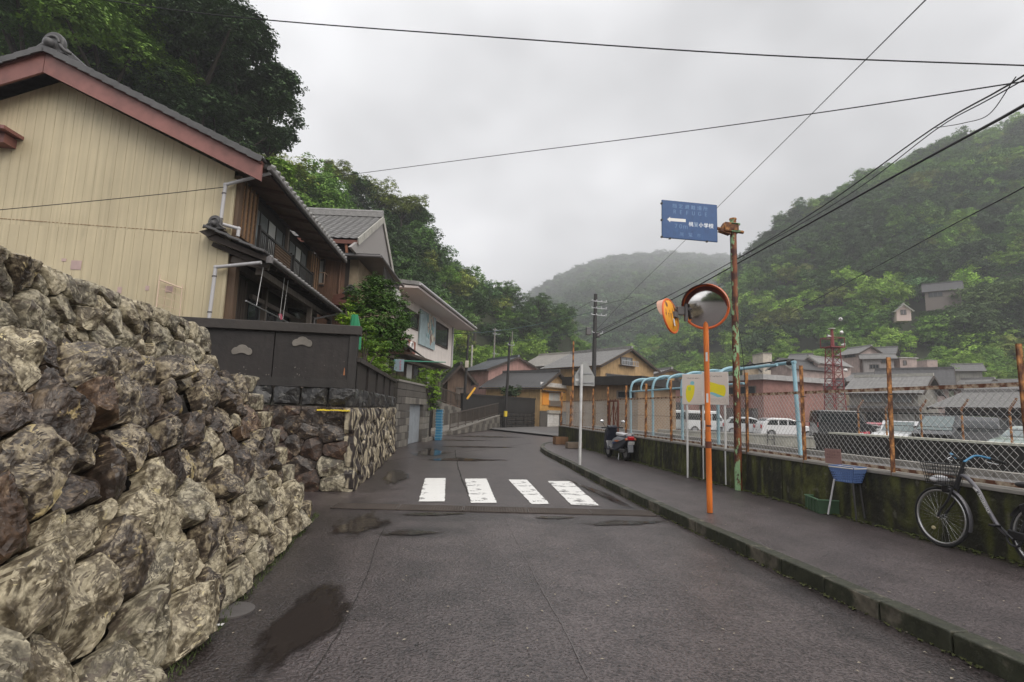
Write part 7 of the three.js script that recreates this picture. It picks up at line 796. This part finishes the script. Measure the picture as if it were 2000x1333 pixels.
function wood(f, nu, nv, v0, v1, sp, size, seed, pick, label, CROWNS = CROWNS_FAR, all = false, lift = 1) {
  const r = rngOf(seed), mats = CROWNS.map(() => []), cols = CROWNS.map(() => []);
  for (let i = 0; i < nu; i++) for (let j = 0; j < nv; j++) {
    const u0 = i / nu, u1 = (i + 1) / nu, a0 = lerp(v0, v1, j / nv), a1 = lerp(v0, v1, (j + 1) / nv), A = f(u0, a0), B = f(u1, a0), C = f(u0, a1), area = A.distanceTo(B) * A.distanceTo(C), n = Math.floor(area / (sp * sp) + r());
    for (let k = 0; k < n; k++) {
      const u = lerp(u0, u1, r()), v = lerp(a0, a1, r()), p = f(u, v), s = size * (0.62 + 0.75 * r() * (0.5 + 0.5 * r()) + 0.25 * r()), px = toPx(V(p.x, p.y + s * 0.8, p.z));
      if (all) ; else if (px[2] < 5 || px[0] < -300 || px[0] > 2300 || HUTS.some((h) => px[0] > h[0] - 3 && px[0] < h[1] + 3 && px[1] > h[2] - 8 && px[1] < h[3] + 10 && px[2] < h[4] + 6)) continue;
      const m = new THREE.Matrix4().compose(V(p.x, p.y - s * 0.15, p.z), new THREE.Quaternion().setFromEuler(new THREE.Euler((r() - 0.5) * 0.3, r() * 6.28, (r() - 0.5) * 0.3)), V(s, s * (0.85 + 0.55 * r()), s)), id = Math.floor(r() * CROWNS.length), c = pick(r, u, v, p), q = 0.75 + 0.5 * r();
      mats[id].push(m); cols[id].push(new THREE.Color(c[0] * q * lift, c[1] * q * lift, c[2] * q * lift));
    }
  }
  CROWNS.forEach((g, id) => { if (!mats[id].length) return; const im = new THREE.InstancedMesh(g, LEAF, mats[id].length); mats[id].forEach((m, k) => { im.setMatrixAt(k, m); im.setColorAt(k, cols[id][k]); }); im.name = numbered('woodland'); im.castShadow = im.receiveShadow = true; scene.add(im); tag(im, label, 'woodland', null, 'stuff'); });
}
wood(fR, 48, 20, 0.335, 0.72, 5.6, 4.3, 71, (r, u, v, p) => { const k = fbm3(p.x * 0.03, p.y * 0.03, p.z * 0.03, 3), low = v < 0.42; return low && r() < 0.3 ? GREENS[6] : k > 0.56 ? GREENS[r() < 0.5 ? 2 : 1] : k < 0.42 ? GREENS[r() < 0.6 ? 3 : 0] : GREENS[Math.floor(r() * 8)]; }, 'mixed evergreen wood covering the steep hill on the right', CROWNS_MID, false, 1.15);
wood(fR, 40, 4, 0.2, 0.335, 4.2, 2.6, 72, (r) => GREENS[r() < 0.6 ? 6 : 2], 'low bright shrubs on the slope among the houses on the right', CROWNS_MID);
wood(fL, 40, 14, 0.345, 0.74, 4.6, 3.5, 73, (r, u, v, p) => { const k = fbm3(p.x * 0.05 + 4, p.y * 0.05, p.z * 0.05, 3); return v < 0.4 && u > 0.6 && r() < 0.6 ? GREENS[6] : k > 0.57 ? GREENS[4] : k < 0.44 ? GREENS[r() < 0.6 ? 3 : 0] : GREENS[[0, 1, 2, 5, 7, 4][Math.floor(r() * 6)]]; }, 'dense evergreen wood on the hill behind the left houses', CROWNS_NEAR, false, 1.3);
wood(fL, 40, 5, 0.15, 0.345, 3.4, 2.0, 76, (r) => GREENS[r() < 0.5 ? 6 : 2], 'bright undergrowth at the foot of the left hill', CROWNS_NEAR);
wood(fF, 30, 24, 0.02, 0.62, 12, 8.5, 74, (r) => GREENS[[0, 1, 3, 7][Math.floor(r() * 4)]], 'far misty wooded mountain at the head of the valley');
const bk = (y, z) => [-60, -20, 10, 40, 80].map((x) => V(x, y - 0.05 * Math.abs(x), z + 0.2 * Math.abs(x)));
const fB = hill('hill', [bk(0, 34), bk(1, 40), bk(24, 75), bk(15, 100)], 4);  // unseen slope added behind the camera to darken the mirror's reflection
wood(fB, 20, 8, 0.3, 0.72, 5, 4, 79, (r) => GREENS[Math.floor(r() * 8)], 'unseen wooded slope added behind the camera for the traffic mirror to reflect', CROWNS_FAR, true);
// single trees
function tree(name, label, foot, c, R0, n, size, tint, seed, group, flat0 = 0.8) {
  const r = rngOf(seed), t = thing(name, label, 'tree', group, foot), o = c.clone().sub(t.position), L = lobesOf(r, 24, R0 * 0.74, R0 * 0.48).map((l) => [l[0] + o.x, l[1] * (flat0 / 0.8) + o.y, l[2] + o.z, l[3], l[4]]);
  part(t, 'trunk', [rod([0, -0.5, 0], [o.x * 0.8, o.y * 0.8, o.z * 0.8], R0 * 0.1, R0 * 0.045, 9)].concat(L.slice(1, 10).map((l) => rod([o.x * 0.72, o.y * 0.72, o.z * 0.72], [l[0], l[1], l[2]], R0 * 0.03, R0 * 0.01, 6))), bark);
  const g = plain(leaves(L, n, size, r, tint, 0.4, 0.35)); boxUV(g); g.userData.done = true; part(t, 'crown', g, LEAFN); return t;
}
{
  const big = [['bright green camphor crown above the left roof slope', 215, 95, 33, 5.2, [0.075, 0.125, 0.022]], ['dark evergreen behind the ridge of the beige roof', 60, 60, 31, 4.6, [0.035, 0.07, 0.016]], ['very dark tall tree left of the sky edge', 400, 95, 36, 4.6, [0.026, 0.045, 0.017]], ['dark tree with drooping edge against the sky', 470, 175, 38, 3.4, [0.03, 0.052, 0.02]], ['dark tree low behind the roof slope near the eave', 430, 265, 38, 3.6, [0.028, 0.05, 0.018]], ['dark tree filling the gap above the pink bargeboard', 310, 225, 36, 3.8, [0.024, 0.045, 0.016]], ['dark green tree at the top edge of the photo beside the bright crown', 345, 5, 37, 4.0, [0.04, 0.075, 0.02]], ['dark tree at the upper left corner', 110, -40, 34, 4.4, [0.03, 0.06, 0.016]], ['smallest dark tree reaching out over the eave end', 525, 275, 42, 1.9, [0.03, 0.055, 0.02]], ['light green young tree peeping over the eave corner', 543, 345, 34, 1.0, [0.11, 0.17, 0.03]]];
  big.forEach(([label, px, py, D, R0, c], i) => { const p = at(px, py, D); tree('broadleaf_tree', label, [p.x, Math.max(1, p.y - R0 * 2.4), p.z - R0 * 0.2], p, R0, Math.round(6000 + R0 * 7500), 0.115, c.map((x) => x * 2.5), 500 + i, 'tall trees behind the beige house'); });
  const ridge = [[655, 345, 75, 2.4, 4], [735, 385, 82, 3.4, 4], [785, 405, 84, 3.6, 4], [812, 425, 86, 2.6, 0], [700, 360, 80, 2.2, 0], [825, 520, 80, 2.8, 4], [905, 545, 100, 3.4, 1], [985, 575, 110, 4.0, 1], [1050, 600, 120, 4.2, 0], [1095, 640, 126, 3.4, 1], [1025, 640, 108, 3.4, 3], [930, 600, 92, 3.0, 3], [868, 545, 88, 2.6, 2], [1075, 690, 122, 3.0, 2]];
  const RL = ['grove crown highest on the left ridge, nearest the roofs', 'olive crown on the left ridge above the brown house roof', 'olive blossoming crown on the left ridge with sky showing behind', 'dark crown hanging out from the left ridge into the sky', 'olive tree behind the overhead wire on the left ridge', 'olive brown crown halfway down the left ridge', 'green crown on the left ridge below the olive brown one', 'wide green crown on the lower left ridge', 'big dark crown at the lower end of the left ridge', 'rounded green crown at the very end of the left ridge', 'dark crown inside the lower left wood', 'dark crown above the pale building eaves', 'pale green crown above the middle of the white building roof', "light green crown lowest at the foot of the left hill's end"];
  ridge.forEach(([px, py, D, R0, k], i) => { const p = at(px, py, D); tree('hill_tree', RL[i], [p.x, p.y - R0 * 2, p.z], p, R0, 9000, 0.13, GREENS[k].map((x) => x * 1.2), 560 + i, 'trees standing out on the left hill'); });
  const a = at(1000, 768, 47); tree('garden_tree', 'small bushy tree growing before the tan wall of the garage house', [a.x, 0, a.z], a, 1.0, 1500, 0.1, [0.05, 0.085, 0.025], 590); 
  const b = at(1960, 585, 118); tree('hill_tree', 'broad pale green tree at the right edge below the hillside house', [b.x, b.y - 14, b.z], b, 8.5, 20000, 0.26, [0.13, 0.2, 0.05], 591, null, 0.6);
  const c = at(1890, 640, 114); tree('hill_tree', 'wide grey green tree below the hut on the right hillside', [c.x, c.y - 10, c.z], c, 6.5, 14000, 0.24, [0.1, 0.16, 0.05], 592, null, 0.6);
}
// bush and plants by the garden wall
function shrub(name, label, lobes, n, size, tint, seed, cat = 'shrub', stemTo) { const r = rngOf(seed), f = lobes[0], t = thing(name, label, cat, null, [f[0], stemTo ?? f[1] - f[3] * 1.3, f[2]]), L = lobes.map((l) => [l[0] - t.position.x, l[1] - t.position.y, l[2] - t.position.z, l[3], l[4] || 0.9]); part(t, 'stem', L.map((l) => rod([0, 0, 0], [l[0], l[1], l[2]], 0.03, 0.012, 6)), bark); const g = boxUV(plain(leaves(L, n, size, r, tint, 0.45, 0.6))); g.userData.done = true; part(t, 'foliage', g, LEAFN); return t; }
const lo = (px, py, D, r, k) => { const p = at(px, py, D); return [p.x, p.y, p.z, r, k]; };
shrub('citrus_bush', 'large glossy dark green bush rising behind the garden wall corner', [lo(735, 625, 16, 0.7), lo(712, 585, 16, 0.5), lo(745, 570, 16.3, 0.45), lo(765, 612, 16.4, 0.55), lo(775, 650, 16, 0.42), lo(720, 660, 15.6, 0.5), lo(755, 668, 15.8, 0.5), lo(700, 620, 16, 0.4), lo(730, 555, 16.6, 0.3)], 22000, 0.04, [0.085, 0.17, 0.03], 601, 'bush', 2);
shrub('sapling', 'bright yellow green sapling on top of the garden wall corner', [lo(678, 612, 12.2, 0.17, 1.4), lo(668, 622, 12.2, 0.12), lo(684, 632, 12, 0.14), lo(676, 595, 12.3, 0.1, 1.3)], 600, 0.035, [0.26, 0.4, 0.035], 602, 'plant', 2.9);
shrub('climbing_plant', 'fresh green climbing plant spilling over the low side wall', [lo(715, 645, 12.6, 0.2, 1.2), lo(718, 680, 12.9, 0.22, 1.2), lo(735, 690, 14, 0.28, 1.1), lo(742, 715, 15, 0.26), lo(755, 718, 16.5, 0.25), lo(708, 668, 12.3, 0.14), lo(728, 715, 13.6, 0.16)], 2600, 0.035, [0.18, 0.3, 0.035], 603, 'plant', 2.3);
shrub('round_shrub', 'bright green trimmed shrub on the block store roof', [lo(833, 738, 25, 0.42), lo(848, 735, 25.6, 0.35), lo(822, 745, 24.6, 0.3), lo(846, 765, 25.5, 0.35), lo(842, 790, 25.4, 0.25)], 2400, 0.045, [0.22, 0.37, 0.035], 604);
shrub('hedge_plant', 'dark ivy hanging beside the concrete pillar', [lo(846, 775, 26, 0.22, 1.2), lo(848, 790, 26, 0.16, 1.2)], 400, 0.06, [0.05, 0.1, 0.025], 605, 'plant');
{ const H = scene.getObjectByName('block_store'), r = rngOf(9), g = []; for (let i = 0; i < 2600; i++) { const p = V(-0.05 - 0.9 * r() * r(), 2.6, -6.2 * r() + 0.2).applyMatrix4(H.matrixWorld), h = 0.06 + 0.16 * r(), a = r() * 6.28, w = 0.006; g.push([[p.x - w * Math.cos(a), p.y, p.z - w * Math.sin(a)], [p.x + w * Math.cos(a), p.y, p.z + w * Math.sin(a)], [p.x + (r() - 0.3) * 0.12, p.y + h, p.z + (r() - 0.5) * 0.12]]); } tag(part(scene, 'roof_grass', poly(g), mat([0.09, 0.13, 0.03], 0.8)), 'rough grass growing along the top of the block store', 'grass', null, 'stuff'); }
{ const p = at(692, 640, 12), t = thing('green_net', 'bunched green plant net hanging over the corner of the garden wall', 'net', null, [p.x, p.y, p.z]); part(t, 'net_cloth', [grid(18, 26, (u, v) => { const y = lerp(0.28, -0.5, v), w = lerp(0.07, 0.12, Math.sin(v * 2.2)), a = (u - 0.5) * 3.6, k = 1 + 0.25 * Math.sin(u * 25 + v * 5) * 0.5; return [Math.sin(a) * w * k + 0.06 * v, y, 0.16 * Math.cos(a) * k * w * 5 + 0.05]; })], new THREE.MeshPhysicalMaterial({ color: new THREE.Color().setRGB(0.02, 0.33, 0.15), roughness: 0.9, transmission: 0.5, thickness: 0, side: THREE.DoubleSide })); }
{ const p = at(779, 714, 17.5), t = thing('small_banner', 'pale blue paper banner with pink marks hanging on a green pole', 'banner', null, [p.x, p.y, p.z], R(-10)); part(t, 'cloth', rb(0.32, 0.4, 0.012, 0.004), mat([0.38, 0.5, 0.58], 0.7)); const r = rngOf(2); part(t, 'marks', Array.from({ length: 6 }, (_, i) => bx(0.05, 0.03, 0.006, 0.02 + 0.04 * r(), 0.14 - i * 0.055, 0.009, 0, 0, r())), mat([0.6, 0.2, 0.28], 0.7)); const a = at(768, 705, 17.4), b = at(870, 708, 27); solo('green_pole', 'thin green pole stretched along the front of the white building', 'pole', null, rod(a, b, 0.025), mat([0.03, 0.25, 0.16], 0.5)); }
{ const p = at(774, 578, 17), t = thing('satellite_dish', 'white satellite dish mounted beside the bush', 'satellite dish', null, [p.x, p.y, p.z], R(55)); part(t, 'dish', new THREE.SphereGeometry(0.5, 24, 10, 0, 6.283, 0, 0.46).rotateX(-Math.PI / 2).translate(0, 0, 0.45), M.white); part(t, 'arm', [rod([0, -0.15, 0], [0, -0.25, 0.32], 0.012), rb(0.07, 0.06, 0.1, 0.015, 0, -0.24, 0.34)], M.white); part(t, 'mount', rod([0, 0, -0.06], [0, -0.5, -0.1], 0.02), M.steel); }
{ const g = []; const r = rngOf(14); for (let i = 0; i < 900; i++) { const z = -3.4 - 5 * r(), x = -1.42 - 0.025 * (-z - 4) + 0.1 * r() - 0.03; const h = 0.02 + 0.05 * r() * r(), a = r() * 6.28; g.push([[x, 0.002, z], [x + 0.008 * Math.cos(a), 0.002, z + 0.008 * Math.sin(a)], [x + (r() - 0.5) * 0.05, h, z + (r() - 0.5) * 0.05]]); } tag(part(scene, 'wall_weeds', poly(g), mat([0.06, 0.085, 0.02], 0.8)), 'small weeds and moss along the foot of the rough stone wall', 'weeds', null, 'stuff'); }
// ---------- overhead wires ----------
const wire = (label, pts, r, m = M.cable) => solo('overhead_wire', label, 'wire', null, tube(pts.map(([x, y, D]) => at(x, y, D)), r, 5, 48), m);
wire('long overhead wire crossing the top of the photo from the trees', [[150, -8, 16], [430, 30, 15], [1000, 75, 13.5], [1500, 108, 12.5], [2060, 130, 11.5]], 0.017);
wire('overhead wire rising from the left hill to the right edge', [[600, 352, 34], [700, 339, 32], [1000, 300, 26], [1300, 262, 21], [1650, 213, 16], [2060, 150, 11.5]], 0.017);
wire('thin wire running down steeply from the top edge past the blue sign', [[1830, -22, 9], [1700, 108, 13], [1560, 248, 19], [1405, 402, 28], [1320, 488, 36], [1236, 570, 44], [1160, 650, 44]], 0.013);
wire('upper strand of the cable bundle running to the tall pole', [[2060, 110, 9.5], [1960, 172, 11], [1830, 246, 14], [1600, 408, 20], [1400, 528, 28], [1160, 652, 42]], 0.02); wire('lower strand of the cable bundle running to the tall pole', [[2060, 122, 9.5], [1940, 190, 11], [1830, 252, 14], [1700, 352, 17], [1560, 440, 22], [1160, 656, 42]], 0.014); wire('short loop wire hanging from the cable bundle', [[1985, 150, 10], [1930, 225, 11.5], [1885, 240, 12.5], [1828, 250, 14]], 0.01);
wire('thick black cable descending below the bundle to the tall pole', [[2060, 168, 7.5], [2000, 206, 8.2], [1800, 315, 12], [1500, 482, 20], [1300, 592, 31], [1158, 663, 42]], 0.028);
wire('lowest wire descending over the right hillside', [[2060, 330, 8], [2000, 366, 9], [1860, 440, 12], [1700, 528, 18], [1545, 612, 28]], 0.013);
wire('bluish wire strung across the village to the tall pole', [[885, 652, 36], [960, 648, 39], [1050, 634, 42], [1158, 610, 42]], 0.02, M.cableBlue); wire('slack wire between the tall pole and the pole at the black wall', [[987, 668, 44], [1070, 660, 44], [1158, 640, 42]], 0.016, M.cableBlue); wire('faint wire from the tall pole top towards the left hill', [[1040, 634, 70], [1110, 612, 55], [1158, 588, 42]], 0.016); wire('wire sagging from the tall pole across the far valley', [[1158, 600, 42], [1240, 580, 50], [1190, 596, 46]].slice(0, 2), 0.02);
wire('wire slung across the beige gable wall to the eave', [[-20, 412, 12.6], [180, 393, 11.95], [320, 379, 11.3], [436, 366, 10.8]].map(([x, y]) => { const p = onZ(x, y, -11.42); return [x, y, toPx(p)[2]]; }), 0.008);
renderer.render(scene, camera);
